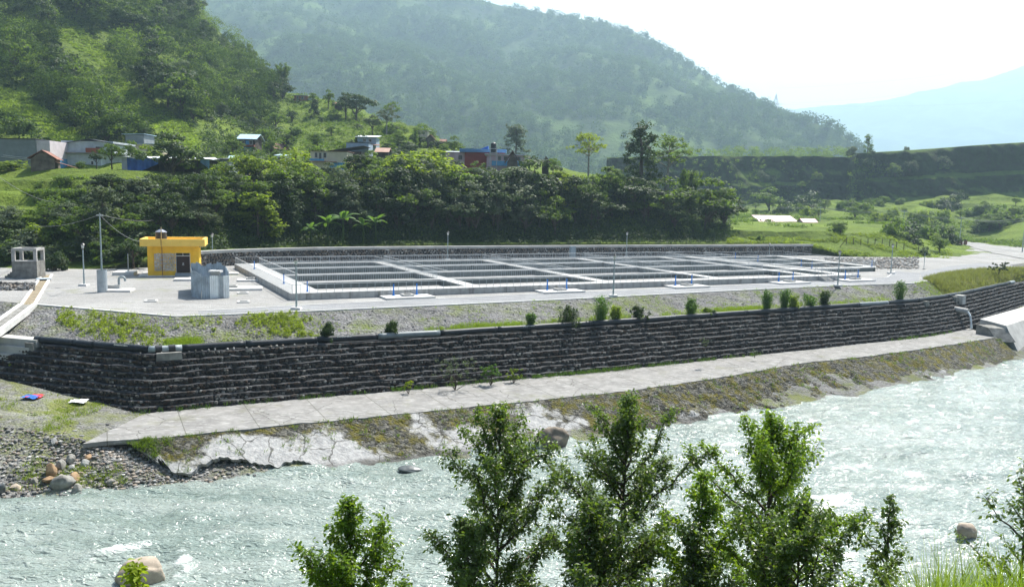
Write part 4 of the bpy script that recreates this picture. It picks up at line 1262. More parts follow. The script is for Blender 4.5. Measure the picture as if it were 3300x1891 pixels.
# white rubble stone panel set into the front wall
C = []; S = []
x_ = .72; z_ = .72
zz = .78
while zz < 3.02:
    xx = .74
    while xx < 3.2:
        w_ = rng.uniform(.13, .26); C.append((xx + w_ / 2, -.035, zz + rng.uniform(-.03, .03))); S.append((w_ * .46, .06, rng.uniform(.075, .10))); xx += w_ + .01
    zz += .195
V, Fc, T = many((CUBV, CUBF), np.array(C), np.array(S), rot=False, jitter=.15)
M_wstone = stone_mat('white_painted_rubble', (.60, .58, .54), (.78, .77, .74), (.85, .84, .82), (.70, .62, .50))
mesh_np('stone_panel', V, Fc, M_wstone, yh, attr=T)
dr = MB().slab(3.42, 5.08, .10, .16, .46, 2.60).build('door', M_brown, yh)
hd = MB(); hd.slab(4.18, 4.23, .07, .098, 1.5, 1.75); hd.slab(4.28, 4.33, .07, .098, 1.5, 1.75); hd.slab(4.1, 4.4, .07, .098, 1.42, 1.46); hd.build('door_bolt', M_galv, dr)
df = MB(); df.slab(3.351, 3.42, .02, .218, .46, 3.049); df.slab(5.08, 5.149, .02, .218, .46, 3.049); df.slab(3.42, 5.08, .02, .218, 2.62, 2.70); df.slab(4.22, 4.28, .02, .218, 2.70, 3.049)
df.build('door_frame', plain('pale_grey_frame_paint', (.55, .53, .52), .5, .1, 3, 0), yh)
MB().slab(3.42, 5.08, .12, .16, 2.705, 3.045).build('transom_window', M_win, yh)
st = MB(); st.slab(3.3, 5.35, -.55, -.105, .004, .44); st.slab(3.3, 5.4, -.95, -.551, .004, .23); st.build('door_step', plain('grey_step_concrete', (.26, .29, .32), .8, .1, 2, .1), yh)
MB().slab(-.9, 3.29, -.7, -.11, .003, .10).build('plinth', M_conc_l, yh); MB().slab(-1.2, -.07, -.7, DP + .4, .003, .12).build('plinth', M_conc_l, yh)
MB().tube([(1.72, -ov - .05, HT + 1.0), (1.72, -ov - .05, HT + .1), (1.72, -.16, HT - .1), (1.72, -.14, .05)], .045, 8).build('drain_pipe', plain('rust_brown_pipe', (.30, .14, .06), .6, .2, 3, 0), yh)
MB().tube([(-.15, .6, HT - .12), (-.5, .3, HT - .12)], .07, 8).build('roof_spout', M_pw, yh)
MB().tube([(WL_ + .02, .6, HT - .1), (WL_ + .55, .3, HT - .1)], .07, 8).build('roof_spout', M_pw, yh)
wt = thing('water_tank', 'ribbed black water tank with pale lid on the yellow pump house roof', 'water tank', (p0[0] + hx[0] * 1.55 - 1.0 * hx[1], p0[1] + hx[1] * 1.55 + 1.0 * hx[0], HT + .17), HA)
prof = [(.72, 0)]
for k in range(7): prof += [(.75, .12 + k * .2), (.70, .16 + k * .2), (.70, .26 + k * .2), (.75, .30 + k * .2)]
MB().lathe(prof + [(.74, 1.62)], 28).build('tank_body', M_black, wt, smooth=True)
MB().lathe([(.745, 1.621), (.74, 1.66), (.28, 1.92), (.24, 1.98), (.05, 2.0)], 28).build('lid', plain('grey_blue_tank_lid', (.23, .25, .31), .45, .1, 3, 0), wt)
MB().tube([(.1, -.80, .02), (.1, -.80, 2.35)], .05, 8).build('fill_pipe', plain('tan_pipe', (.42, .36, .22), .6, .1, 3, 0), wt)
MB().tube([(-.8, .1, 1.82), (.85, .1, 1.82)], .02, 6).build('tie_bar', M_black, wt)

# roofless concrete frame tower at the far left
tw = thing('concrete_hut', 'unfinished grey concrete hut with an open window frame in its upper half', 'concrete hut', at(40, 898, 0), .17)
TWW, TWD, TWH, SILL = 2.85, 2.6, 3.75, 2.15
bm_ = MB()
bm_.slab(0, TWW, 0, .2, .004, SILL); bm_.slab(0, TWW, TWD - .2, TWD, .004, SILL); bm_.slab(0, .2, .2, TWD - .2, .004, SILL); bm_.slab(TWW - .2, TWW, .2, TWD - .2, .004, SILL)
bm_.build('lower_wall', M_conc_d, tw)
cb = MB()
for x in (0, TWW - .38):
    for y in (0, TWD - .3): cb.slab(x, x + .38, y, y + .3, SILL + .001, TWH - .3)
cb.slab(0, TWW, 0, .3, TWH - .299, TWH); cb.slab(0, TWW, TWD - .3, TWD, TWH - .299, TWH); cb.slab(0, .38, .3, TWD - .3, TWH - .299, TWH); cb.slab(TWW - .38, TWW, .3, TWD - .3, TWH - .299, TWH)
cb.build('open_frame', plain('grey_hut_frame', (.38, .37, .355), .9, .2, 2, .2), tw)
MB().slab(.4, TWW - .4, -.12, .3, SILL + .001, SILL + .1).build('sill', M_conc_l, tw)
sb2 = MB()
for k in range(4): sb2.slab(-.32 * (4 - k), -.003, 1., 2., .004 + k * .24, .24 * (k + 1))
sb2.build('side_steps', M_conc_d, tw)

# rubble heap
C = []
for k in range(420):
    p = at(rng.uniform(-60, 112), rng.uniform(914, 936), 0); e_ = max(0, 1 - abs((p[1] - 90.2) / 4.2)); C.append((p[0], p[1], .05 + rng.random() * .55 * e_))
C = np.array(C); V, Fc, T = many((CUBV, CUBF), C, rng.uniform(.06, .20, (len(C), 3)))
tag(mesh_np('rubble', V, Fc, M_peb, attr=T * .9), 'heap of broken stone and brick rubble below the concrete hut', 'rubble heap', kind='stuff')

# lined drain running down from the yard
dn = thing('drain_channel', 'narrow concrete drain running across the yard and down the embankment at left', 'drain', (0, 0, 0))
a, b_ = at(152, 886, 0)[:2], at(90, 984, 0)[:2]; d = (b_ - a) / np.linalg.norm(b_ - a); nn = np.array([-d[1], d[0]])
c = np.array([-43.6, 71.8]); e_ = np.array([-45.5, 68.2])
path = [(*a, .0), (*b_, .0)]
for sgn, nm in ((.55, 'drain_wall'), (-.55, 'drain_wall')):
    q = MB(); q.extr([(*(a + nn * (sgn - .14)), -.3), (*(a + nn * (sgn + .14)), -.3), (*(a + nn * (sgn + .14)), .14), (*(a + nn * (sgn - .14)), .14)], (*(b_ - a), 0)); q.build(nm, M_conc_l, dn)
lo = np.array([*at(-14, 1060, -1.0)]); lo2 = np.array([b_[0], b_[1], 0.])
dd = (lo - lo2); dh = dd[:2] / np.linalg.norm(dd[:2]); n2 = np.array([-dh[1], dh[0]])
for sgn in (.6, -.6):
    q = MB(); q.extr([(*(lo2[:2] + n2 * (sgn - .2)), -.3), (*(lo2[:2] + n2 * (sgn + .2)), -.3), (*(lo2[:2] + n2 * (sgn + .2)), .19), (*(lo2[:2] + n2 * (sgn - .2)), .19)], dd * 1.25); q.build('drain_wall', M_conc_l, dn)
q = MB(); q.extr([(*(a + nn * .41), .02), (*(a - nn * .41), .02), (*(a - nn * .41), -.1), (*(a + nn * .41), -.1)], (*(b_ - a), 0)); q.build('drain_bed', plain('silty_drain_bed', (.23, .19, .13), .9, .3, 2, .2), dn)
q = MB(); q.extr([(*(lo2[:2] + n2 * .4), .10), (*(lo2[:2] - n2 * .4), .10), (*(lo2[:2] - n2 * .4), -.2), (*(lo2[:2] + n2 * .4), -.2)], dd * 1.25); q.build('drain_bed', M_conc_d, dn)
q = MB(); cc = a + (b_ - a) * .22; q.box((cc[0], cc[1], .19), (1.5, 1.6, .08), math.atan2(d[1], d[0])); q.build('cover_plate', M_corr3, dn)

# kerbs and the road strip
KERB = resample(EDGE[2:10], step=1.)


def strip(name, P, w0, w1, z0, z1, mat, kind='structure'):
    A, B = offset(P, w0), offset(P, w1); n = len(P)
    V = np.concatenate([np.column_stack([A, np.full(n, z1)]), np.column_stack([B, np.full(n, z1)]), np.column_stack([A, np.full(n, z0)]), np.column_stack([B, np.full(n, z0)])])
    i = np.arange(n - 1)
    Fs = np.concatenate([np.stack([i, i + 1, n + i + 1, n + i], 1), np.stack([2 * n + i, 2 * n + i + 1, i + 1, i], 1), np.stack([n + i, n + i + 1, 3 * n + i + 1, 3 * n + i], 1)])
    return tag(mesh_np(name, V, Fs[:, ::-1], mat), kind=kind)


strip('kerb', KERB, -.12, .14, -.3, .07, M_conc_l)
RD0 = resample(np.array([EDGE[4] + [.3, .5], *EDGE[5:9], at(2966, 905, 0)[:2]]), step=1.)
rdm = [at(x, y, 0)[:2] for x, y in ((640, 1003), (955, 985), (1300, 968), (1700, 949), (2100, 932), (2500, 914), (2700, 903), (2860, 893), (2884, 874))]
rdl = [at(x, y, 0)[:2] for x, y in ((640, 1014), (955, 1001), (1300, 987), (1700, 970), (2100, 951), (2500, 930), (2700, 920), (2960, 908), (2966, 880))]
A_, B_ = resample(rdm, 120), resample(rdl, 120)
V = np.concatenate([np.column_stack([A_, np.full(120, .008)]), np.column_stack([B_, np.full(120, .008)])]); i = np.arange(119)
tag(mesh_np('road', V, np.stack([i, 120 + i, 121 + i, i + 1], 1), M_road), kind='structure')
strip('inner_kerb', resample(np.array(rdm), step=1.), -.09, .09, -.2, .05, M_conc_l)
# track leaving the yard to the right, laid over the ground
def track(name, L1, L2, mat, lift):
    a, b = resample(np.array(L1), 90), resample(np.array(L2), 90); v = np.linspace(0, 1, 10)
    G = a[:, None] * (1 - v[None, :, None]) + b[:, None] * v[None, :, None]
    z = np.maximum(hill_z(G[..., 0], G[..., 1]), 0) + lift
    z = np.where(G[..., 1] < np.interp(G[..., 0] / G[..., 1], _tt, TY[:, 0]) + .5, lift, z)
    o = mesh_np(name, np.concatenate([G, z[..., None]], -1).reshape(-1, 3), grid_faces(90, 10), mat)
    if o.data.polygons[0].normal.z < 0: o.data.flip_normals()
    return tag(o, kind='structure')


track('track', [at(x, y)[:2] for x, y in ((2966, 878), (3060, 858), (3160, 848), (3320, 862), (3600, 880))], [at(x, y)[:2] for x, y in ((2972, 905), (3040, 884), (3140, 870), (3260, 866), (3600, 890))], M_road, .03)
track('gravel_road', [aty(x, y, Y)[:2] for x, y, Y in ((3060, 782, 268), (3120, 800, 240), (3200, 822, 205), (3330, 846, 178), (3600, 875, 160))], [aty(x, y, Y)[:2] for x, y, Y in ((3110, 778, 272), (3200, 790, 250), (3300, 803, 230), (3420, 815, 215), (3700, 835, 200))], M_gravel, .10)

# stone retaining wall behind the basins
BW = np.array([(-47.5, 116.5), (-45.2, 122.4), (-39, 129.3), (-29, 137.1), (8.7, 155.3), (40, 169.4), (66.8, 181.2)])
BWs = resample(smooth_line(BW, 2), step=.5)
rw = thing('stone_retaining_wall', 'long low rubble stone wall with concrete coping behind the basins', 'retaining wall', (0, 0, 0))
L = BWs; n = len(L); Bk = offset(L, -.9)
b_ = MB(); V1 = np.concatenate([np.column_stack([L, np.full(n, -.2)]), np.column_stack([L, np.full(n, 2.0)]), np.column_stack([Bk, np.full(n, 2.0)]), np.column_stack([Bk, np.full(n, -.2)])]); i = np.arange(n - 1)
F1 = np.concatenate([np.stack([k * n + i, k * n + i + 1, ((k + 1) % 4) * n + i + 1, ((k + 1) % 4) * n + i], 1) for k in range(4)] + [np.array([[0, n, 2 * n, 3 * n], [n - 1, 4 * n - 1, 3 * n - 1, 2 * n - 1]])])
C, S, A = [], [], []
s_ = np.arange(n) * .5; tt = np.gradient(L, axis=0); ang = np.arctan2(tt[:, 1], tt[:, 0])
for row in range(8):
    x = np.cumsum(rng.uniform(.3, .6, int(n * .5 / .4))); x = x[x < s_[-1]]
    C.append(np.stack([np.interp(x, s_, L[:, 0]), np.interp(x, s_, L[:, 1]), np.full(len(x), .12 + row * .25) + rng.uniform(-.03, .03, len(x))], 1)); S.append(np.stack([rng.uniform(.14, .24, len(x)), np.full(len(x), .06), rng.uniform(.10, .135, len(x))], 1)); A.append(np.interp(x, s_, ang))
C, S, A = np.concatenate(C), np.concatenate(S), np.concatenate(A)
V2, F2, T2 = many((CUBV, CUBF), C, S, jitter=.15, axes=A)
mesh_np('masonry', np.concatenate([V1, V2]), np.concatenate([F1, F2 + len(V1)]), None, rw, attr=np.concatenate([np.zeros(len(V1)), T2]), mats=[M_wire, M_wst], midx=np.concatenate([np.zeros(len(F1), int), np.ones(len(F2), int)]))
A_, B_ = offset(L, .08), offset(L, -1.0)
b_ = MB(); b_.prism(np.concatenate([A_, B_[::-1]]), 2.001, 2.42); b_.build('coping', M_conc, rw)
e0 = L[-1]; t_ = (L[-1] - L[-2]); t_ /= np.linalg.norm(t_)
MB().extr([(*e0, -.2), (*e0, 2.0), (*(e0 + t_ * 6.5), -.2)], (-t_[1] * .8, t_[0] * .8, 0)).build('sloped_end', M_conc_d, rw)

# fence of short posts on the green bank at right
fe = thing('post_fence', 'row of short dark wooden fence posts along the foot of the green bank', 'fence', (0, 0, 0))
pp = []
for k, x in enumerate((2727, 2749, 2773, 2796, 2818, 2842, 2866, 2889, 2913, 2960)):
    Y = 187 + k * .4; g = aty(x, 800, Y); z = float(hill_z(g[0], g[1])); pp.append((g[0], g[1], z))
    MB().tube([(g[0], g[1], z - .2), (g[0] + rng.normal() * .05, g[1], z + 1.5)], .09, 6).build('post', M_soil, fe)
for h in (.7, 1.3): MB().tube([(x, y, z + h) for x, y, z in pp], .015, 4).build('strand', M_wirec, fe)
lpz = aty(2712, 808, 184); z = float(hill_z(lpz[0], lpz[1]))
tag(MB().tube([(lpz[0] - .5, lpz[1], z), (lpz[0] + .9, lpz[1], z + 2.0)], .07, 6).build('leaning_post', M_soil), 'single dark post leaning to the right beside the row of fence posts', 'post')

# power line poles on the right
PPL = []
for x, yt, yb, Y, lb in ((2642, 666, 712, 285, 'thin pale power pole standing beside the pink roofed shed'), (2910, 677, 737, 262, 'power pole with crossarm in the middle of the green fields'), (3092, 698, 783, 262, 'power pole at the far end of the pale gravel road'), (3294, 702, 815, 215, 'power pole at the right edge of the photo beside the gravel road')):
    g = aty(x, yb, Y); z = float(hill_z(g[0], g[1])); tp = aty(x, yt, Y)[2]
    t = thing('power_pole', lb, 'power pole', (g[0], g[1], z), 0, 'power poles across the fields')
    MB().lathe([(.14, -.3), (.09, tp - z)], 8).build('pole', M_post, t)
    MB().slab(-.9, .9, -.06, .06, tp - z - .45, tp - z - .33).build('crossarm', M_galv, t)
    q = MB()
    for dx in (-.8, 0, .8): q.lathe([(.06, tp - z - .329), (.04, tp - z - .15)], 6, (dx, 0, 0))
    q.build('insulators', M_conc_l, t)
    PPL.append((g[0], g[1], tp))
st_ = [aty(2340, 652, 330), *PPL[:2], PPL[2], PPL[3]]
for k in range(4):
    for w_, (dx, dz, nm) in enumerate(((-.8, 0., 'left'), (0, .1, 'middle'), (.8, -.35, 'right'))):
        a, b_ = np.array(st_[k]) + [dx, 0, dz - .15], np.array(st_[k + 1]) + [dx, 0, dz - .15]
        wire(a, b_, 1.0, .035, f'{nm} power wire of the {NTH[k]} span from the left across the fields', 'power_wire', 'wires of the power line across the fields')

def proj_all(P):
    d = P - CAMP; w = d @ FWD
    return 1650 + F * (d @ RT) / w, 945.5 - F * (d @ UP) / w


# lattice pylon against the mountain
_q = proj_all(MG.reshape(-1, 3)); _k = np.argmin((_q[0] - 2492) ** 2 + (_q[1] - 488) ** 2 + 1e9 * (MG.reshape(-1, 3)[:, 1] > 2200)); PB = MG.reshape(-1, 3)[_k]; PYY = PB[1]
py = thing('lattice_pylon', 'tall pale steel lattice pylon standing in front of the forested mountain', 'pylon', (PB[0], PB[1], PB[2] - 1))
zt = aty(2504, 303, PYY)[2] - py.location.z; ks_ = PYY / 640
bw, tw_ = 6.2 * ks_, 1.1 * ks_
def lv_(h): k = h / zt; return bw * (1 - k) ** 1.15 + tw_ * min(1, (1 - k) * 4 + .05)
q = MB(); hs = [zt * k for k in (0, .13, .25, .36, .46, .55, .63, .70, .76, .82, .88, .94, 1.)]
cr = [(-1, -1), (1, -1), (1, 1), (-1, 1)]
for a, b_ in zip(hs[:-1], hs[1:]):
    for i in range(4):
        (x0, y0), (x1, y1) = cr[i], cr[(i + 1) % 4]
        q.bar((x0 * lv_(a), y0 * lv_(a), a), (x0 * lv_(b_), y0 * lv_(b_), b_), .75)
        q.bar((x0 * lv_(a), y0 * lv_(a), a), (x1 * lv_(b_), y1 * lv_(b_), b_), .30); q.bar((x1 * lv_(a), y1 * lv_(a), a), (x0 * lv_(b_), y0 * lv_(b_), b_), .30)
q.build('tower', M_galv, py)
q = MB(); ha = zt * .82; ar = 4.9 * ks_
q.bar((-ar, 0, ha), (ar, 0, ha), .8); q.bar((-ar, 0, ha), (0, 0, ha + 1.8 * ks_), .5); q.bar((ar, 0, ha), (0, 0, ha + 1.8 * ks_), .5); q.build('crossarm', M_galv, py)
pt = np.array(py.location) + [0, 0, ha]
for dx, nm in ((-1, 'left'), (1, 'right'), (0, 'top')):
    wire(pt + [dx * ar * .96, 0, 12 * ks_ if dx == 0 else 0], aty(3500 + dx * 56, 165 if dx == 0 else 260 + 38 * dx, PYY + 100), 14, .10, f'thin high voltage wire running right from the {nm} of the lattice pylon', 'high_voltage_wire')

# dark stub pillars on the gravel road
for i, (x, y, lb) in enumerate(((3086, 799, 'left'), (3095, 798, 'middle'), (3110, 792, 'right'))):
    g = aty(x, y, 240 + 6 * (i == 2)); z = float(hill_z(g[0], g[1]))
    t = thing('stub_pillar', f'dark stone stub pillar far away on the gravel road, {lb} of three', 'pillar', (g[0], g[1], z), 0, 'stub pillars on the gravel road')
    MB().box((0, 0, .6), (.75, .75, 1.5)).build('shaft', M_rust, t); MB().box((0, 0, 1.43), (.95, .95, .15)).build('cap', M_soil, t)


# ------------------------------------------------------------------ rocks
def rock(px, py, w, d, h, mat, label, z=ZW, seed=0, group=None, sink=.35, rz=0, tilt=0, nm='boulder'):
    p = at(px, py, z)
    V = ICO4[0].copy(); r = np.random.default_rng(seed)
    for _ in range(9):        # chip flat faces off the ball
        n_ = r.normal(size=3); n_ /= np.linalg.norm(n_); dd = V @ n_; k_ = r.uniform(.55, .85)
        V = V - np.clip(dd - k_, 0, None)[:, None] * n_ * .9
    f_ = fbm(V[:, 0] * 2 + seed, V[:, 1] * 2 + V[:, 2] * 1.7, seed, 5) - .5
    V = V * (1 + .30 * f_[:, None]); V *= np.array([w / 2, d / 2, h])
    V[:, 2] += tilt * V[:, 0]
    o = mesh_np(nm, V, ICO4[1], mat, smooth=True, loc=(p[0], p[1] + d * .15, z + h * (.5 - sink)))
    o.rotation_euler = (0, 0, rz)
    return tag(o, label, 'rock', group)


M_rockb = plain('dull_brown_rock', (.20, .165, .13), .8, .4, 1.6, .8, 4.)
rock(452, 1868, 2.55, 1.7, .95, M_rock, 'large pale brown boulder in the river at lower left with white water around', seed=3, tilt=.12, sink=.25)
rock(3115, 1738, 1.35, 1.0, .75, M_rock, 'brown boulder standing out of the river at lower right', seed=5, sink=.2)
rock(1318, 1522, 1.9, 1.1, .34, M_rockd, 'low dark wet flat rock in the river close to the concrete slope', seed=8, sink=.2)
rock(1785, 1442, 2.7, 2.0, 1.15, M_rockb, 'huge brown boulder lodged at the foot of the concrete slope', z=-8.1, seed=12, sink=.1)
rock(2690, 1612, 1.1, .7, .3, M_rockd, 'dark rock barely breaking the white water at right', seed=15, sink=.2)
BR = [(200, 1572, 2.0, 1.4, .85, M_rockg, 'biggest grey boulder at the left waterline'), (243, 1588, .95, .8, .6, M_rockg, 'pale grey rock touching the water right of the biggest boulder'),
      (240, 1550, 1.3, 1.0, .6, M_rocko, 'ochre boulder above the biggest grey boulder'), (160, 1532, 1.2, .9, .75, M_rocko, 'upper orange brown block on the stony bank'), (155, 1550, 1.1, .9, .4, M_rocko, 'flat pinkish block under the orange brown block'),
      (196, 1510, 1.15, .9, .6, M_rockg, 'grey boulder in the middle of the stony bank'), (228, 1487, .9, .8, .5, M_rockg, 'mossy rounded boulder higher on the stony bank'), (228, 1516, .7, .6, .4, M_peb, ''), (48, 1580, 1.0, .8, .5, M_rock, 'brown rock at the waterline near the left photo edge'),
      (2, 1590, .9, .9, .8, M_rockd, 'dark rock cut by the left photo edge at the waterline'), (356, 1560, .8, .6, .35, M_rockg, 'rounded grey rock on the pebble beach at the water'), (175, 1430, .75, .6, .45, M_conc, 'whitest rounded rock at the top of the stony bank'), (150, 1420, .7, .5, .35, M_rockg, 'oval grey green rock at the top of the stony bank'), (272, 1500, .8, .5, .45, M_conc, 'white upright slab of rock in the stony bank'), (286, 1478, 1.0, .7, .3, M_rocko, 'flat reddish rock below the broken apron corner'), (110, 1560, .7, .6, .5, M_rockg, 'small dark grey rock left of the ochre blocks')]
for i, (px, py_, w, d, h, mt, lb) in enumerate(BR):
    if not lb: lb = 'light grey rounded rock beside the middle grey boulder'; mt = M_conc
    p = None
    # walk down the ray until it meets the bank
    best = None
    for z in np.linspace(-8.2, -5.2, 31):
        q = at(px, py_, z); e_ = abs(rb_z(q[0], q[1]) - z)
        if best is None or e_ < best[0]: best = (e_, z)
    rock(px, py_, w * .8, d * .8, h * .8, mt, lb, z=best[1], seed=20 + i, group='boulders on the left bank', sink=.25, rz=i)
# pebbles of the left bank
C = []; S = []
while len(C) < 15000:
    i, j = int(rng.integers(0, RB.shape[0])), int(rng.integers(12, 42)); q = RB[i, j]
    if q[0] > -17 or q[0] < -60: continue
    if j < 20 and rng.random() > .06: continue
    r_ = .02 + .14 * rng.random() ** 6
    C.append(q + [rng.normal() * .1, rng.normal() * .1, r_ * .2]); S.append((r_ * rng.uniform(.9, 1.5), r_ * rng.uniform(.8, 1.2), r_ * rng.uniform(.5, .9)))
V, Fc, T = many(ICO1, np.array(C), np.array(S))
tag(mesh_np('pebbles', V, Fc, M_peb, attr=T, smooth=False), 'grey and white river pebbles covering the left bank', 'pebbles', kind='stuff')
# loose pale stones on the embankment and on the slope facing
C = []; S = []
for k in range(7000):
    q = emb_pt(rng.uniform(.12, .72), rng.uniform(.05, .97)); r_ = .03 + .075 * rng.random() ** 3; C.append(q + [rng.normal() * .15, rng.normal() * .15, r_ * .1]); S.append((r_ * 1.3, r_, r_ * .6))
for k in range(3500):
    i, j = int(rng.integers(0, SLOPE.shape[0])), int(rng.integers(1, 38)); q = SLOPE[i, j]
    if fbm(q[0] / 7, q[1] / 7, 91, 3) < .5: continue
    r_ = .03 + .06 * rng.random() ** 2; C.append(q + [rng.normal() * .08, rng.normal() * .08, 0.01]); S.append((r_ * 1.3, r_, r_ * .6))
V, Fc, T = many(ICO1, np.array(C), np.array(S))
tag(mesh_np('scattered_gravel', V, Fc, M_peb, attr=np.clip(T * 1.2 - .1, 0, 1)), 'pale loose stones scattered over the gravel embankment and the mossy slope', 'gravel', kind='stuff')
# rubble strewn ground right of the basins
C = []; S = []
for k in range(2600):
    q = at(rng.uniform(2660, 2960), rng.uniform(833, 868), 0); r_ = .05 + .22 * rng.random() ** 3; C.append((q[0], q[1], r_ * .3 + .3 * fbm(q[0] / 3, q[1] / 3, 7))); S.append((r_ * 1.3, r_, r_ * .7))
V, Fc, T = many(ICO1, np.array(C), np.array(S))
tag(mesh_np('spoil_stones', V, Fc, M_peb, attr=T), 'grey spoil stones heaped on the ground right of the smaller basin', 'stones', kind='stuff')
# litter
for px, py_, z, col, lb in ((112, 1268, -4.9, (.55, .06, .05), 'crumpled red plastic sheet on the ground below the left wall'), (100, 1273, -4.95, (.04, .15, .55), 'crumpled blue plastic sheet on the ground below the left wall'), (255, 1312, -5.75, (.75, .76, .78), 'white plastic bag lying at the foot of the gabion wall')):
    p = at(px, py_, z); u_ = np.linspace(-.5, .5, 9); X, Y = np.meshgrid(u_, u_, indexing='ij'); zz = .28 * fbm(X * 4 + px, Y * 4, 5) + .02
    zb_ = rb_z(p[0], p[1])
    o = mesh_np('plastic_sheet', np.stack([X * 1.2, Y * .9, zz], -1).reshape(-1, 3), grid_faces(9, 9), plain('litter_' + str(px), col, .4, .2, 3, 0), loc=(p[0], p[1], zb_ + .05), smooth=True); tag(o, lb, 'litter')
# ------------------------------------------------------------------ foliage
M_lf = {
    'dry': leafmat('dry_grass_blades', (.10, .115, .03), (.235, .245, .07), .45, (.28, .32, .06)),
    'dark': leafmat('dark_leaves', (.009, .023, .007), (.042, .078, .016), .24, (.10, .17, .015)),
    'mid': leafmat('green_leaves', (.020, .046, .010), (.090, .150, .022), .42, (.22, .35, .02)),
    'bright': leafmat('bright_leaves', (.050, .090, .012), (.165, .235, .028), .48, (.34, .46, .025)),
    'grey': leafmat('grey_green_leaves', (.035, .055, .028), (.12, .155, .085), .35, (.15, .21, .06)),
    'yellow': leafmat('yellow_green_leaves', (.09, .125, .012), (.25, .32, .03), .5, (.40, .52, .03)),
    'alder': leafmat('alder_leaves', (.020, .044, .015), (.075, .122, .028), .38, (.25, .39, .03), .40, .4),
    'alderb': leafmat('bright_alder_leaves', (.040, .085, .012), (.125, .215, .022), .48, (.33, .50, .025), .38),
    'far': leafmat('far_forest_leaves', (.014, .038, .014), (.105, .175, .045), .25, (.13, .22, .04), 1., 0.),
    'hill': leafmat('hill_wood_leaves', (.010, .026, .008), (.060, .105, .022), .28, (.10, .17, .015), .8, .05),
    'reed': leafmat('reed_blades', (.022, .070, .014), (.080, .165, .028), .40, (.16, .30, .03)),
    'grass': leafmat('bright_grass_blades', (.10, .16, .015), (.22, .31, .035), .5, (.32, .46, .03)),
}
M_bark = plain('brown_bark', (.085, .065, .048), .9, .4, 2., .5, 8.)
M_barkp = plain('pale_bark', (.27, .25, .22), .85, .25, 2., .4, 8.)
CAPPED = {}


def cards(C, N, L, Wd, tint, r):
    """folded rhombic leaves: centre, facing, length, width"""
    n = len(C)
    N = N / (np.linalg.norm(N, axis=1)[:, None] + 1e-9)
    a = r.normal(size=(n, 3)); a -= N * (a * N).sum(1)[:, None]; a /= np.linalg.norm(a, axis=1)[:, None] + 1e-9
    b = np.cross(N, a)
    L = np.broadcast_to(L, n)[:, None]; Wd = np.broadcast_to(Wd, n)[:, None]
    V = np.stack([C - a * L * .5, C + b * Wd * .5 - N * Wd * .12, C + a * L * .5, C - b * Wd * .5 - N * Wd * .12], 1).reshape(-1, 3)
    Fc = (np.arange(n) * 4)[:, None] + np.array([[0, 1, 2, 3]])
    return V, Fc, np.repeat(tint, 4)


def clumps(K, rc, per, size, seed, up=.55, out=None, asp=.62, flat=.75):
    """leaf clumps at centres K (n,3) of radius rc"""
    r = np.random.default_rng(seed); n = len(K); rc = np.broadcast_to(rc, n)
    o = r.normal(size=(n, per, 3)); o /= np.linalg.norm(o, axis=2)[..., None]
    o = o * (r.random((n, per, 1)) ** .45); o[..., 2] *= flat
    C = K[:, None] + o * rc[:, None, None]
    N = o * .9 + np.array([0, 0, up]) + r.normal(size=o.shape) * .5
    if out is not None: N = N + out[:, None] * .5
    kt = r.random(n)
    t = np.clip(kt[:, None] * .6 + r.random((n, per)) * .55 - .05, 0, 1)
    s = size * r.uniform(.7, 1.3, (n, per))
    return cards(C.reshape(-1, 3), N.reshape(-1, 3), s.ravel(), s.ravel() * asp, t.ravel(), r)


def limb(b, p, q, r0, r1, r, bend=.12, n=4):
    s = np.linspace(0, 1, n + 1); p, q = np.array(p, float), np.array(q, float); L = np.linalg.norm(q - p)
    P = p + s[:, None] * (q - p) + np.concatenate([[[0, 0, 0]], r.normal(size=(n - 1, 3)) * bend * L * .35, [[0, 0, 0]]]) + (np.sin(s * math.pi) * L * bend * .4)[:, None] * np.array([0, 0, 1])
    b.tube(list(P), list(r0 + (r1 - r0) * s), 6, cap=True)


TREES = {}


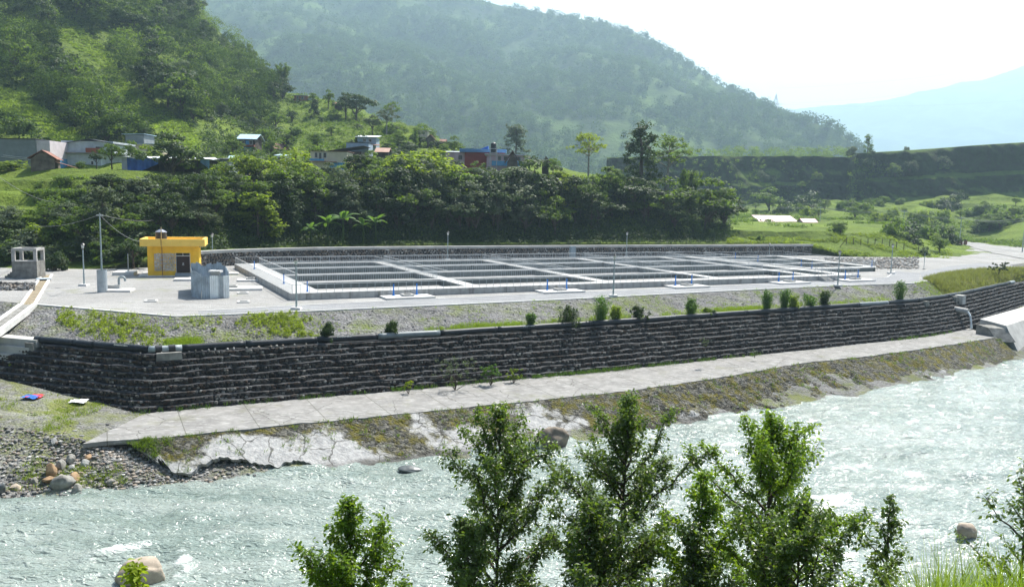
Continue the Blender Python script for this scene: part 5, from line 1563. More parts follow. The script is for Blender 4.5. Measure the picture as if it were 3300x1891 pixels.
def tree_proto(kind):
    """unit tree ten metres tall: list of (part name, mesh, material)"""
    if kind in TREES: return TREES[kind]
    sh, col, sd = kind
    r = np.random.default_rng(sd * 7 + len(sh)); b = MB(); K = []; rcl = []; out = []
    if sh == 'broad':
        nl = 9; cz = 6.3
        for k in range(nl):
            a = 6.283 * (k / nl) + r.normal() * .4; rr = r.uniform(.8, 2.7) if k else 0
            c = np.array([rr * math.cos(a), rr * math.sin(a), cz + r.uniform(-2.2, 1.9) * (1.1 - rr / 4) + (1.2 if k == 0 else 0)]); R_ = r.uniform(1.25, 1.95)
            limb(b, (0, 0, 2.2 + .2 * k), c, .13, .03, r)
            m_ = 13
            o = r.normal(size=(m_, 3)); o /= np.linalg.norm(o, axis=1)[:, None]; o[:, 2] = np.abs(o[:, 2]) * .9 - .25
            K += list(c + o * R_ * np.array([1, 1, .75])); rcl += list(r.uniform(.5, .85, m_)); out += list(o)
        b.tube([(0, 0, -.5), (.1, .05, 2), (0, 0, 4.2), (.1, 0, 7.2)], [.28, .22, .15, .04], 8); per, size = 22, .42
    elif sh == 'tall':
        for k in range(24):
            z = 2. + 7.6 * k / 24 + r.normal() * .2; rr = (1.7 - .9 * (k / 24)) * r.uniform(.5, 1.25); a = r.random() * 6.28
            c = np.array([rr * math.cos(a), rr * math.sin(a), z]); limb(b, (0, 0, z - .8), c, .06, .015, r)
            m_ = 4; o = r.normal(size=(m_, 3)) * .5; K += list(c + o); rcl += list(r.uniform(.5, .85, m_)); out += list(o)
        b.tube([(0, 0, -.5), (.05, 0, 5), (0, 0, 9.5)], [.24, .15, .03], 8); per, size = 24, .40
    elif sh == 'umbrella':
        for lay, (z, R_) in enumerate(((9.6, 1.6), (8.7, 2.7), (7.5, 3.9), (6.6, 2.6))):
            for k in range((5, 8, 11, 6)[lay]):
                a = r.random() * 6.28; rr = R_ * math.sqrt(r.uniform(.25, 1)); c = np.array([rr * math.cos(a), rr * math.sin(a), z + r.normal() * .18]); limb(b, (0, 0, z - 1.3), c, .08, .02, r, .08)
                m_ = 4; o = r.normal(size=(m_, 3)) * np.array([.75, .75, .12]); K += list(c + o); rcl += list(r.uniform(.4, .6, m_)); out += list(np.tile([0, 0, 1.], (m_, 1)))
        b.tube([(0, 0, -.5), (.08, 0, 4), (0, 0, 9.)], [.26, .19, .06], 8); per, size = 18, .36
    elif sh == 'layer':
        for k in range(34):
            z = 1.8 + 7.8 * r.random() ** .8; rr = (3.2 - .22 * z) * r.uniform(.35, 1.); a = r.random() * 6.28
            c = np.array([rr * math.cos(a), rr * math.sin(a), z]); limb(b, (0, 0, z - .5), c, .06, .015, r, .1)
            m_ = 4; o = r.normal(size=(m_, 3)) * np.array([.55, .55, .16]); K += list(c + o); rcl += list(r.uniform(.4, .7, m_)); out += list(np.tile([0, 0, .8], (m_, 1)))
        b.tube([(0, 0, -.5), (.05, 0, 5), (0, 0, 9.6)], [.2, .13, .03], 8); per, size = 20, .38
    elif sh == 'bush':
        for k in range(44):
            o = r.normal(size=3); o /= np.linalg.norm(o); o[2] = abs(o[2]); c = o * np.array([5.2, 5.2, 8.6]) * r.uniform(.55, 1.02)
            K.append(c); rcl.append(r.uniform(1.2, 2.1)); out.append(o)
            if k % 5 == 0: limb(b, (0, 0, -.4), c, .18, .05, r)
        per, size = 34, .95
    elif sh == 'vine':
        for k in range(46):
            z = 10 * (k / 46); rr = np.interp(z, [0, 3, 5.5, 6.5, 7.4, 8.4, 9.3, 10], [2.0, 1.9, 1.7, 1.3, .7, .6, .55, .3]); a = r.random() * 6.28
            sh_ = np.interp(z, [0, 6.8, 8.5, 9.6, 10], [0, -.2, -.5, .1, .8]); c = np.array([sh_ + rr * math.cos(a) * r.random() ** .4, rr * math.sin(a), z])
            m_ = 4; o = r.normal(size=(m_, 3)) * .45; K += list(c + o); rcl += list(r.uniform(.4, .65, m_)); out += list(o)
        for c0 in ((-1.7, 0, 6.6), (1.2, 0, 7.6), (1.3, 0, 8.1), (-2.1, .2, 6.9)):
            o = r.normal(size=(7, 3)) * .35; K += list(np.array(c0) + o); rcl += [.4] * 7; out += list(o)
        b.tube([(0, 0, -.5), (0, 0, 6.5), (-.3, 0, 8.5), (.5, 0, 9.8)], [.3, .2, .1, .05], 8); per, size = 22, .34
    elif sh == 'bamboo':
        for k in range(22):
            a = r.random() * 6.28; d = r.uniform(.5, 3.6); h = r.uniform(6.5, 10); top = np.array([d * math.cos(a), d * math.sin(a), h]); limb(b, (.3 * math.cos(a), .3 * math.sin(a), -.3), top, .07, .02, r, .25, 6)
            for f in np.linspace(.45, 1.0, 7):
                c = top * f; c[2] = h * (1 - (1 - f) ** 1.5) - .5 * d * f * .3; K.append(c); rcl.append(.65); out.append(np.array([math.cos(a), math.sin(a), .2]))
        per, size = 20, .42
    K = np.array(K); V, Fc, T = clumps(K, np.array(rcl), per, size, sd, out=np.array(out))
    me = mesh_np('crown', V, Fc, M_lf[col], attr=T)
    parts = [('crown', me.data)]; bpy.data.objects.remove(me)
    t = b.build('trunk', M_barkp if sh == 'umbrella' else M_bark); parts.append(('trunk', t.data)); bpy.data.objects.remove(t)
    TREES[kind] = parts
    return parts


def put_tree(kind, x, y, z, h, label, group=None, wf=1., rz=None, nm='tree', cat='tree', crown_only=False):
    t = thing(nm, label, cat, (x, y, z), rng.random() * 6.28 if rz is None else rz, group)
    t.scale = (h / 10 * wf, h / 10 * wf, h / 10)
    for pn, me in tree_proto(kind):
        if crown_only and pn == 'trunk': continue
        o = bpy.data.objects.new(pn, me); COL.objects.link(o); o.parent = t
    return t


def tree_px(kind, px, ytop, Y, label, group=None, wf=1., sink=.0, **kw):
    g = aty(px, 650, Y); z = float(hill_z(g[0], Y)); h = aty(px, ytop, Y)[2] - z
    for _ in range(2): g = aty(px, 945, Y) if False else g
    return put_tree(kind, g[0], Y, z - sink, max(1.5, h + sink), label, group, wf, **kw)


def proj(P):
    d = np.asarray(P, float) - CAMP; w = d @ FWD
    return 1650 + F * (d @ RT) / w, 945.5 - F * (d @ UP) / w


G1 = 'trees on the bank behind the basins'
B = lambda c, s: ('broad', c, s)
big = [(B('dark', 1), 560, 432, 152, 'large dark tree in front of the long shed with the blue sheet', 1.0), (B('dark', 2), 590, 585, 137, 'wide dark tree mass directly behind the yellow building', 1.35),
       (B('bright', 3), 800, 478, 151, 'bright topped tree left of the pale cream house', 1.15), (B('mid', 1), 725, 530, 145, 'leafy green tree right of the long shed', 1.1),
       (('layer', 'bright', 1), 830, 618, 137, 'pale green layered tree standing low on the bank right of the yellow building', 1.25), (('layer', 'grey', 2), 330, 592, 122, 'feathery grey green tree behind the utility pole', .85),
       (B('bright', 5), 955, 468, 160, 'bright green tree in front of the cream house', 1.1), (B('mid', 2), 1010, 545, 156, 'mid green tree right of the cream house front', 1.1), (B('dark', 3), 900, 560, 148, 'dark tree hanging over the left part of the bank', 1.3),
       (B('dark', 4), 1160, 480, 170, 'dark upright tree left of the big rounded tree', .9), (('umbrella', 'yellow', 1), 1195, 560, 160, 'tree with flat pale green branches reaching out of the dark bank', .9),
       (B('bright', 7), 1350, 462, 170, 'biggest rounded bright green tree in the middle of the bank', 1.5), (B('mid', 3), 1265, 540, 166, 'green tree left under the biggest rounded tree', 1.1),
       (B('mid', 4), 1480, 535, 170, 'green tree right of the biggest rounded tree', 1.2), (B('grey', 1), 1570, 545, 173, 'dull green tree in front of the red walled house', 1.3), (B('grey', 2), 1650, 545, 174, 'dull green tree under the steep roofed hut', 1.2),
       (B('dark', 5), 1722, 492, 178, 'dark rounded tree right of the steep roofed hut', 1.0), (B('bright', 2), 1800, 555, 182, 'bright bushy tree below the flat topped tree', 1.1),
       (('umbrella', 'yellow', 3), 1893, 428, 194, 'flat topped yellow green tree on a bare trunk above the bank', .85), (('vine', 'dark', 1), 2062, 400, 196, 'tall dark vine covered tree with a hooked top', 1.0),
       (('umbrella', 'mid', 2), 2150, 440, 198, 'flat layered tree right of the vine covered tree', .9), (B('mid', 6), 1965, 530, 188, 'green tree left of the vine covered tree', 1.1), (B('dark', 2), 2040, 575, 186, 'dark rounded bush tree under the vine covered tree', 1.3),
       (B('mid', 5), 2140, 560, 190, 'green tree at the right shoulder of the bank', 1.2), (B('mid', 1), 2290, 578, 192, 'rounded tree at the right end of the bank', 1.1), (B('dark', 1), 2335, 612, 196, 'small dark tree at the very right end of the bank', 1.1),
       (('bamboo', 'mid', 1), 2215, 545, 196, 'feathery bamboo clump near the right end of the bank', .8), (B('bright', 3), 1840, 640, 178, 'bright leafy tree halfway down the bank above the lamp post', 1.2), (B('dark', 3), 1930, 625, 180, 'dark drooping tree mass below the flat topped tree', 1.3),
       (B('grey', 3), 1325, 690, 160, 'shiny grey green shrub tree low under the biggest rounded tree', .9)]
for k, px, yt, Y, lb, wf in big:
    um = k[0] in ('umbrella', 'vine', 'bamboo'); tree_px(k, px, yt, Y, lb, None, wf * (1.1 if um else 1.35), nm='tree', sink=0 if um else 1.4)
# the rest of the wood on the bank
kinds = [B('dark', 1), B('dark', 2), B('dark', 3), B('mid', 1), B('mid', 2), B('dark', 4), B('grey', 1), ('layer', 'dark', 3), ('tall', 'dark', 1), ('layer', 'mid', 4)]
CANX = [450, 520, 600, 700, 800, 870, 950, 1050, 1120, 1180, 1260, 1350, 1450, 1550, 1650, 1750, 1850, 1960, 2060, 2150, 2220, 2290, 2350]
CANY = [560, 560, 560, 520, 490, 560, 485, 540, 530, 500, 520, 480, 530, 545, 550, 510, 560, 545, 560, 540, 580, 590, 640]
done_ = 0
while done_ < 110:
    px = rng.uniform(490, 2320); f = rng.random() ** 1.25
    if px > 2100 and rng.random() < .5: continue
    t = aty(px, 650, 200)[0] / 200.
    y1, y3 = np.interp(t, _tt, TY[:, 1]), np.interp(t, _tt, TY[:, 3]); Y = y1 + 2 + f * (y3 - y1 - 1); x = t * Y; z = float(hill_z(x, Y)) - .3
    cap = aty(px, np.interp(px, CANX, CANY) + rng.uniform(5, 120) * (1 - .5 * f), Y)[2] - z
    h = min(rng.uniform(8, 14), cap)
    if h < 3.5: continue
    k = kinds[int(rng.integers(len(kinds)))]
    if f > .5 and rng.random() < .55: k = B(['bright', 'mid'][int(rng.integers(2))], int(rng.integers(1, 6)))  # more bright leaf colours high on the bank, standing in for sunlit tops
    put_tree(k, x, Y, z - .12 * h, h * 1.12, 'leafy tree crowded among others on the shaded bank behind the basins', G1, rng.uniform(1.0, 1.35)); done_ += 1
# shrubs and small trees on the left terraces
for k, px, yt, Y, lb, wf in ((('bush', 'dark', 1), 168, 792, 111, 'rounded olive bush beside the concrete hut', 1.0), (('bush', 'mid', 2), 235, 640, 124, 'big shrub on the green terraces left of the utility pole', 1.2), (B('mid', 2), 265, 668, 119, 'leafy shrub tree behind the left lamp post', 1.3), (('bush', 'grey', 3), 70, 725, 119, 'pale shrub behind the concrete hut', 1.4),
                             (B('grey', 1), 215, 655, 123, 'grey green shrub tree on the terraces', 1.4), (('bush', 'dark', 2), 410, 680, 125, 'dark shrub left of the yellow building', 1.2), (B('dark', 4), 450, 640, 128, 'dark tree above the yellow building roof', 1.1), (('bush', 'mid', 1), 10, 770, 117, 'bush cut by the left photo edge behind the hut', 1.3),
                             (('bush', 'bright', 1), 120, 700, 121, 'bright shrub on the lowest green terrace', 1.2), (('bush', 'mid', 2), 330, 760, 118, 'green bush behind the bare post', 1.3), (B('dark', 2), 390, 600, 131, 'dark leafy tree left of the wide dark tree', 1.1), (('bush', 'grey', 2), 560, 760, 126, 'silvery shrub behind the right side of the yellow building', 1.2),
                             (B('mid', 3), 365, 450, 157, 'green tree standing against the big white house', .9), (B('dark', 5), 315, 478, 157, 'dark small tree before the white house wall', .9), (B('mid', 1), 430, 455, 158, 'green tree left of the large dark tree', 1.0), (('bush', 'mid', 1), 265, 512, 155, 'small bush against the lower wall of the white house', 1.),
                             (('bush', 'bright', 2), 40, 505, 154, 'leafy vegetable patch in front of the grey house', 3.), (('bush', 'dark', 1), 698, 512, 152, 'clipped round shrub at the right end of the long shed', .7)):
    tree_px(k, px, yt, Y, lb, None, wf, nm='bush' if k[0] == 'bush' else 'tree', cat='bush' if k[0] == 'bush' else 'tree')
G4 = 'shrubs and small trees on the lower left terraces'
n_ = 0
while n_ < 46:
    px = rng.uniform(-60, 500); py_ = rng.uniform(625, 850); best = None
    for Y_ in np.arange(113.5, 140, .7):
        q = aty(px, py_, Y_); e_ = abs(float(hill_z(q[0], Y_)) - q[2])
        if best is None or e_ < best[0]: best = (e_, Y_, q[0])
    if py_ < 700 and px < 180 and rng.random() < .8: continue
    if px < 130 and 690 < py_ < 740 and rng.random() < .6: continue
    k = [('bush', 'mid', 1), ('bush', 'dark', 2), B('mid', 2), B('grey', 1), ('bush', 'grey', 3), B('dark', 3), ('bush', 'mid', 2), B('mid', 5)][n_ % 8]; h = rng.uniform(2.2, 4.6)
    put_tree(k, best[2], best[1], float(hill_z(best[2], best[1])) - .25 * h, h * 1.2, 'dense shrub among the growth on the lower left terraces', G4, rng.uniform(1.1, 1.6) * (1. if k[0] == 'bush' else 1.25), nm='bush', cat='bush'); n_ += 1
for i, (px, yt, Y) in enumerate(((640, 505, 158), (770, 505, 176), (845, 500, 190), (925, 508, 176), (1060, 525, 172), (1128, 512, 182), (1195, 488, 190), (1270, 492, 192), (1455, 502, 190), (1540, 515, 188), (1690, 520, 186), (480, 470, 165), (150, 500, 158), (1400, 470, 215), (1290, 470, 210), (700, 495, 190))):
    k = [B('mid', 2), B('bright', 5), B('dark', 3), B('mid', 5), B('grey', 2), B('bright', 1)][i % 6]
    tree_px(k, px, yt, Y, 'leafy garden tree standing close to the village houses', 'garden trees among the village houses', 1.45, sink=1.2)
# trees along the ridge and grassy slope to the right of the hill
for k, px, yt, Y, lb, wf in ((('bamboo', 'mid', 2), 915, 205, 335, 'tall feathery bamboo on the ridge above the white roofed house', 1.0), (B('dark', 3), 1150, 288, 300, 'large dark rounded tree on the ridge', 1.3), (B('dark', 1), 1115, 300, 302, 'dark tree left half of the ridge clump', 1.1), (('umbrella', 'mid', 1), 1262, 330, 285, 'flat topped tree at the right of the ridge', .9),
                             (('umbrella', 'grey', 2), 1245, 352, 268, 'pale spreading tree with visible trunk on the grassy hill', 1.1), (B('grey', 2), 1200, 372, 268, 'pale small tree left of the spreading tree', 1.2), (B('mid', 4), 1010, 295, 322, 'green tree behind the white roofed ridge house', 1.), (B('mid', 2), 1060, 290, 318, 'green tree between the two ridge houses', .9),
                             (('tall', 'mid', 1), 1338, 415, 252, 'narrow tree beside the ridge hut', .8), (B('mid', 3), 1780, 500, 210, 'small round tree standing alone right of the steep roofed hut', 1.), (('layer', 'grey', 1), 1660, 400, 330, 'pale spreading tree in the valley behind the village', 1.2)):
    tree_px(k, px, yt, Y, lb, None, wf)


G5 = 'small trees and shrubs scattered over the grassy hill above the village'
for k in range(46):
    px = rng.uniform(650, 1480); t = aty(px, 300, 300)[0] / 300.; y4, y6 = np.interp(t, _tt, TY[:, 4]), np.interp(t, _tt, TY[:, 6]); Y = y4 + 5 + (y6 - y4) * rng.random() * .95; x = t * Y; h = rng.uniform(2.5, 6.5)
    kk = [('bush', 'mid', 1), ('bush', 'dark', 1), B('mid', 2), B('dark', 4), ('bush', 'mid', 2), B('mid', 4)][k % 6]
    put_tree(kk, x, Y, float(hill_z(x, Y)) - .25 * h, h * 1.2, 'small shrubby tree scattered over the grassy hill above the village', G5, 1.15, nm='bush', cat='bush')


def band(px, py):
    """open bright grass on the hillside, by direction of view"""
    d1 = np.interp(px, [190, 254, 302, 367, 389, 432, 486, 567, 640], [90, 124, 162, 227, 281, 324, 367, 416, 470])
    d2 = np.interp(px, [-400, 0, 81, 151, 216, 300], [260, 312, 340, 392, 440, 500])
    return ((190 < px < 640) and abs(py - d1) < 40) or ((px < 300) and -34 < py - d2 < 40) or (640 > px > 450 and abs(py - d1 - 12) < 24)


def clear_px(px, py):
    """how far up the picture one can go from here before meeting the open grass"""
    for dy in range(0, 190, 11):
        if band(px, py - dy) or band(px - 22, py - dy) or band(px + 22, py - dy): return dy
    return 999


hk = [B('dark', 1), B('dark', 2), B('mid', 1), B('dark', 3), B('mid', 3), B('grey', 1), ('tall', 'dark', 1), B('dark', 5), B('mid', 6), ('layer', 'dark', 3), B('mid', 5)]
G2 = 'trees of the wood on the steep hillside'
n_ = 0; tries = 0
while n_ < 135 and tries < 9000:
    tries += 1
    px = rng.uniform(-160, 900) if rng.random() < .93 else rng.uniform(900, 1450); t = aty(px, 300, 300)[0] / 300.
    y4, y6 = np.interp(t, _tt, TY[:, 4]), np.interp(t, _tt, TY[:, 6]); Y = y4 + 8 + (y6 - y4 - 4) * rng.random() ** .85; x = t * Y; z = float(hill_z(x, Y)); q = proj((x, Y, z))
    if q[1] < -160 or q[1] > 520 or clear_px(q[0], q[1]) < 34: continue
    if q[0] > 640 and q[1] > 330 and rng.random() < .6: continue
    h = rng.uniform(9, 15) * (.75 if q[0] > 700 else 1) * (.6 if q[1] > 380 else 1)
    h = min(h, clear_px(q[0], q[1]) / F * Y * .85)
    put_tree(hk[int(rng.integers(len(hk)))], x, Y, z - .22 * h, h * 1.2, 'tree in the dense wood covering the steep left hillside', G2, rng.uniform(.95, 1.25)); n_ += 1


def scatter_stuff(name, K, rc, per, size, mat, label, seed, **kw):
    V, Fc, T = clumps(K, rc, per, size, seed, **kw)
    return tag(mesh_np(name, V, Fc, mat, attr=T), label, 'undergrowth', kind='stuff')


def crowns_mass(name, P, R_, nk, per, size, mat, label, seed):
    r = np.random.default_rng(seed); n = len(P); o = r.normal(size=(n, nk, 3)); o /= np.linalg.norm(o, axis=2)[..., None]; o[..., 2] = np.abs(o[..., 2]) * 1.1 - .15
    K = P[:, None] + o * R_[:, None, None] * r.uniform(.75, 1.1, (n, nk, 1)); K[..., 2] += R_[:, None] * .9
    V, Fc, T = clumps(K.reshape(-1, 3), np.repeat(R_, nk) * .42, per, size, seed + 1, out=o.reshape(-1, 3)); T = np.clip(T * .55 + np.repeat(r.random(n), nk * per * 4) * .6 - .08, 0, 1)
    return tag(mesh_np(name, V, Fc, mat, attr=T), label, 'wood', kind='stuff')


def hill_pts(n, pxr, fr, cond=None, y_lo=1, y_hi=3):
    out = []
    while len(out) < n:
        px = rng.uniform(*pxr, 4000); t = aty(0, 650, 200)[0] / 200 + (px / F)
        ya, yb = np.interp(t, _tt, TY[:, y_lo]), np.interp(t, _tt, TY[:, y_hi]); f = rng.uniform(*fr, 4000); Y = ya + f * (yb - ya); x = t * Y; z = hill_z(x, Y)
        qx, qy = proj(np.stack([x, Y, z], 1))
        ok = np.ones(4000, bool) if cond is None else cond(qx, qy, x, Y, z)
        out += list(np.stack([x, Y, z], 1)[ok])
    return np.array(out[:n])


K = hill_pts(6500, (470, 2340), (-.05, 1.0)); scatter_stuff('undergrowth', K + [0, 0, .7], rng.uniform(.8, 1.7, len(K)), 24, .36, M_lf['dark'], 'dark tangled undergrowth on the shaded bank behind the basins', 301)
K = hill_pts(1500, (470, 2340), (0., 1.02)); scatter_stuff('undergrowth', K + [0, 0, .8], rng.uniform(.6, 1.3, len(K)), 24, .34, M_lf['mid'], 'green creepers and shrubs among the trees of the bank', 302)
K = hill_pts(2400, (-120, 500), (.0, 1.), lambda qx, qy, x, Y, z: fbm(x / 5, Y / 4, 77) > np.where(qy > 690, .40, .56)); scatter_stuff('undergrowth', K + [0, 0, .3], rng.uniform(.4, .9, len(K)), 24, .30, M_lf['mid'], 'low scrub growing over the green terraces on the left', 303)
bandv0 = np.vectorize(band)


def bandv(qx, qy, up=1):
    r_ = bandv0(qx, qy)
    for k in range(1, up): r_ = r_ | bandv0(qx, qy - 22 * k)
    return r_


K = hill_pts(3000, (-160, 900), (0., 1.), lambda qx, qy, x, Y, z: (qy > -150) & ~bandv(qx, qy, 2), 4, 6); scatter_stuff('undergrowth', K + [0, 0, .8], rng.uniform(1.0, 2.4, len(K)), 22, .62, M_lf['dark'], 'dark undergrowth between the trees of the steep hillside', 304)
for j, c_ in enumerate(('hill', 'mid', 'hill')):
    K = hill_pts(170, (-160, 880), (0., 1.), lambda qx, qy, x, Y, z: (qy > -150) & (qy < 470) & ~bandv(qx, qy, 2) & ((qx < 620) | (qy < 400)), 4, 6)
    qx_, qy_ = proj(K); cl_ = np.array([clear_px(a_, b_) for a_, b_ in zip(qx_, qy_)]) / F * K[:, 1] / 2.1
    crowns_mass('hillside_wood', K, np.clip(np.minimum(rng.uniform(2.6, 6.0, len(K)), cl_), .6, 9), 24, 22, .60, M_lf[c_], ('dark', 'lighter green', 'shaded')[j] + ' crowns of the continuous wood on the steep hillside', 330 + j)
K = hill_pts(2600, (-160, 700), (0., 1.), lambda qx, qy, x, Y, z: bandv(qx, qy), 4, 6); scatter_stuff('hill_grass', K + [0, 0, .2], rng.uniform(.6, 1.3, len(K)), 14, .55, M_lf['grass'], 'bright tussock grass in the open strips of the hillside', 305, flat=.35)
K = hill_pts(2300, (640, 1500), (0., 1.), lambda qx, qy, x, Y, z: fbm(x / 12, Y / 12, 79) > .44, 4, 6); scatter_stuff('undergrowth', K + [0, 0, .5], rng.uniform(.7, 1.7, len(K)), 22, .5, M_lf['mid'], 'scattered scrub on the grassy hill above the village', 306)
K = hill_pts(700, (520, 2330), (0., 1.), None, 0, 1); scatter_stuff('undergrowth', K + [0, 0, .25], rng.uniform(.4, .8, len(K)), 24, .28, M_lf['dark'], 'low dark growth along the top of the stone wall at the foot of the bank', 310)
K = hill_pts(420, (700, 2100), (-.02, .5), None, 3, 4); scatter_stuff('undergrowth', K + [0, 0, .5], rng.uniform(.6, 1.2, len(K)), 24, .36, M_lf['bright'], 'bright garden scrub along the village terrace', 307)
# green bank and fields on the right
K = hill_pts(1500, (2340, 3060), (0., 1.), lambda qx, qy, x, Y, z: (fbm(x / 6, Y / 6, 80) > .50) & ~((qx < 2640) & (qy > 738) & (qy < 768)), 0, 2); scatter_stuff('undergrowth', K + [0, 0, .15], rng.uniform(.3, .8, len(K)), 22, .28, M_lf['bright'], 'bright weeds over the green bank right of the stone wall', 308)
K = hill_pts(1700, (2340, 3500), (0., 1.), lambda qx, qy, x, Y, z: fbm(x / 12, Y / 12, 83) > .55, 3, 5); scatter_stuff('undergrowth', K + [0, 0, .4], rng.uniform(.5, 1.4, len(K)), 20, .5, M_lf['mid'], 'scrub scattered across the far fields', 309)
G3 = 'bushes scattered over the fields below the bluff'
spots = [(2230, 735, 186, 5), (2460, 768, 184, 2.2), (2700, 725, 205, 4), (2715, 760, 196, 3.2), (2870, 745, 215, 3.2), (2790, 668, 330, 9), (2480, 660, 360, 10), (2530, 672, 340, 8), (2600, 655, 370, 10), (2330, 690, 300, 7), (2960, 745, 245, 7), (3000, 750, 240, 6), (3060, 745, 240, 7.5), (3040, 800, 195, 4), (2990, 815, 186, 3), (2760, 690, 300, 6), (2840, 700, 285, 5), (2870, 690, 290, 4)]
for k in range(34):
    px = rng.uniform(2880, 3340); spots.append((px, rng.uniform(640, 790), 0, rng.uniform(3, 7.5)))
for k in range(22):
    px = rng.uniform(2380, 2950); spots.append((px, rng.uniform(640, 700), 0, rng.uniform(2.5, 6)))
for i, (px, py_, Y, h) in enumerate(spots):
    if not Y:
        best = None
        for Y_ in np.arange(205, 384, 3.):
            q = aty(px, py_, Y_); e_ = abs(float(hill_z(q[0], Y_)) - q[2])
            if best is None or e_ < best[0]: best = (e_, Y_)
        Y = best[1]
        if px > 3020 and Y < 262: Y = rng.uniform(275, 345)
    g = aty(px, 650, Y); k = [('bush', 'mid', 1), ('bush', 'mid', 2), B('mid', 2), ('bush', 'dark', 2), ('bush', 'bright', 1), B('mid', 4)][int(rng.integers(6))]
    put_tree(k, g[0], Y, float(hill_z(g[0], Y)) - .28 * h, h * 1.28, 'bushy shrub among the green fields below the earth bluff', G3, rng.uniform(.8, 1.3) * (.9 if k[0] == 'bush' else 1.2), nm='bush', cat='bush')
tree_px(B('bright', 2), 3025, 752, 232, 'bright leafy tree at the end of the green bank where the gravel road starts', None, 1.3)
# lone tree on the bluff and shrubs on its face
def on_cliff(px, py_, Y, h, k, lb, wf=1., grp=None):
    p = aty(px, py_, Y); put_tree(k, p[0], p[1], p[2], h, lb, grp, wf, nm='tree')
on_cliff(2795, 503, 438, 11.5, ('tall', 'mid', 2), 'lone bare stemmed tree standing on the flat top of the bluff', .9)
on_cliff(2922, 489, 430, 3.5, ('bush', 'grey', 1), 'small shrub alone on the bluff edge right of the lone tree', .9)
for i in range(26):
    px = rng.uniform(2230, 3330); py_ = rng.uniform(560, 650) if px < 2740 else rng.uniform(500, 600)
    on_cliff(px, py_, (432 if px < 2740 else 404), rng.uniform(3, 7), [('bush', 'mid', 2), ('bush', 'dark', 1), ('bush', 'grey', 3), B('mid', 5)][i % 4], 'shrub clinging to the dark face of the earth bluff', 1.1, 'shrubs on the bluff face')
K = []
for k in range(260):
    px = rng.uniform(2180, 3400); yy = np.interp(px, [2190, 2725, 2745, 3100, 3300], [506, 510, 500, 477, 465]) + 2
    p = aty(px, yy, 430 if px > 2740 else 468); K.append(p)
scatter_stuff('cliff_top_scrub', np.array(K), rng.uniform(.7, 1.5, len(K)), 18, .6, M_lf['bright'], 'bright scrub along the top edge of the bluff', 311, flat=.5)
K = []
for k in range(1500):
    px = rng.uniform(2180, 3400); lo = 655 if px < 2735 else np.interp(px, [2735, 2900, 3300], [650, 640, 610]); hi_ = np.interp(px, [2190, 2725, 2745, 3100, 3300], [510, 514, 504, 481, 469])
    py_ = lo - (lo - hi_) * rng.random() ** (2.2 if px < 2735 else 1.2); f_ = (lo - py_) / (lo - hi_)
    if px > 2735 or rng.random() < .6: K.append(aty(px, py_, (434 if px < 2735 else 404) + 9 * f_))
scatter_stuff('bluff_scrub', np.array(K), rng.uniform(.8, 2.0, len(K)), 22, .6, M_lf['mid'], 'green scrub hanging on the face of the bluff', 313)
K = [aty(px, yy, 620 + rng.uniform(-20, 40)) for px, yy in zip(rng.uniform(2150, 2740, 120), rng.uniform(478, 506, 120))]
scatter_stuff('plateau_trees', np.array(K), rng.uniform(2.5, 4.5, len(K)), 60, 1.2, M_lf['mid'], 'hazy line of trees on the plateau behind the bluff', 312)

# forest of the mountain: one far mass
def mountain_forest():
    A = MG[:-1, :-1]; e1 = MG[1:, :-1] - A; e2 = MG[:-1, 1:] - A
    w = np.linalg.norm(np.cross(e1, e2), axis=2); vis = np.ones_like(w)
    qx, qy = proj(A.reshape(-1, 3)); qx, qy = qx.reshape(w.shape), qy.reshape(w.shape)
    vis *= (qx > 480) & (qx < 2900) & (qy > -110) & (np.arange(w.shape[1])[None] < 125)
    gr = fbm(A[..., 0] / 130, A[..., 1] / 130, 46, 4); clear = sstep(.56, .66, gr) * .85
    clear = np.maximum(clear, .72 * (sstep(150, 60, qy) * sstep(1500, 900, qx)))
    w = w * vis * (1 - clear); pr = (w / w.sum()).ravel(); n = 7600
    ii = rng.choice(len(pr), n, p=pr); a = rng.random((n, 2))
    P = A.reshape(-1, 3)[ii] + e1.reshape(-1, 3)[ii] * a[:, :1] + e2.reshape(-1, 3)[ii] * a[:, 1:]
    s = rng.uniform(5.5, 11., n); P[:, 2] += s * .95
    for j, (c, lo) in enumerate((('dark', 0), ('mid', 1))):
        sel = (np.arange(n) % 2) == j
        V, Fc, T = clumps(P[sel], s[sel], 52, 3.6, 320 + j, flat=1.0, up=.4)
        T = np.clip(T * .35 + np.repeat(rng.random(sel.sum()) ** 1.3, 52 * 4) * .75 - .05, 0, 1)
        tag(mesh_np('forest', V, Fc, M_lf['far' if j else 'hill'], attr=T), ('dark' if j == 0 else 'lighter') + ' crowns of the dense forest covering the mountain', 'forest', kind='stuff')


mountain_forest()

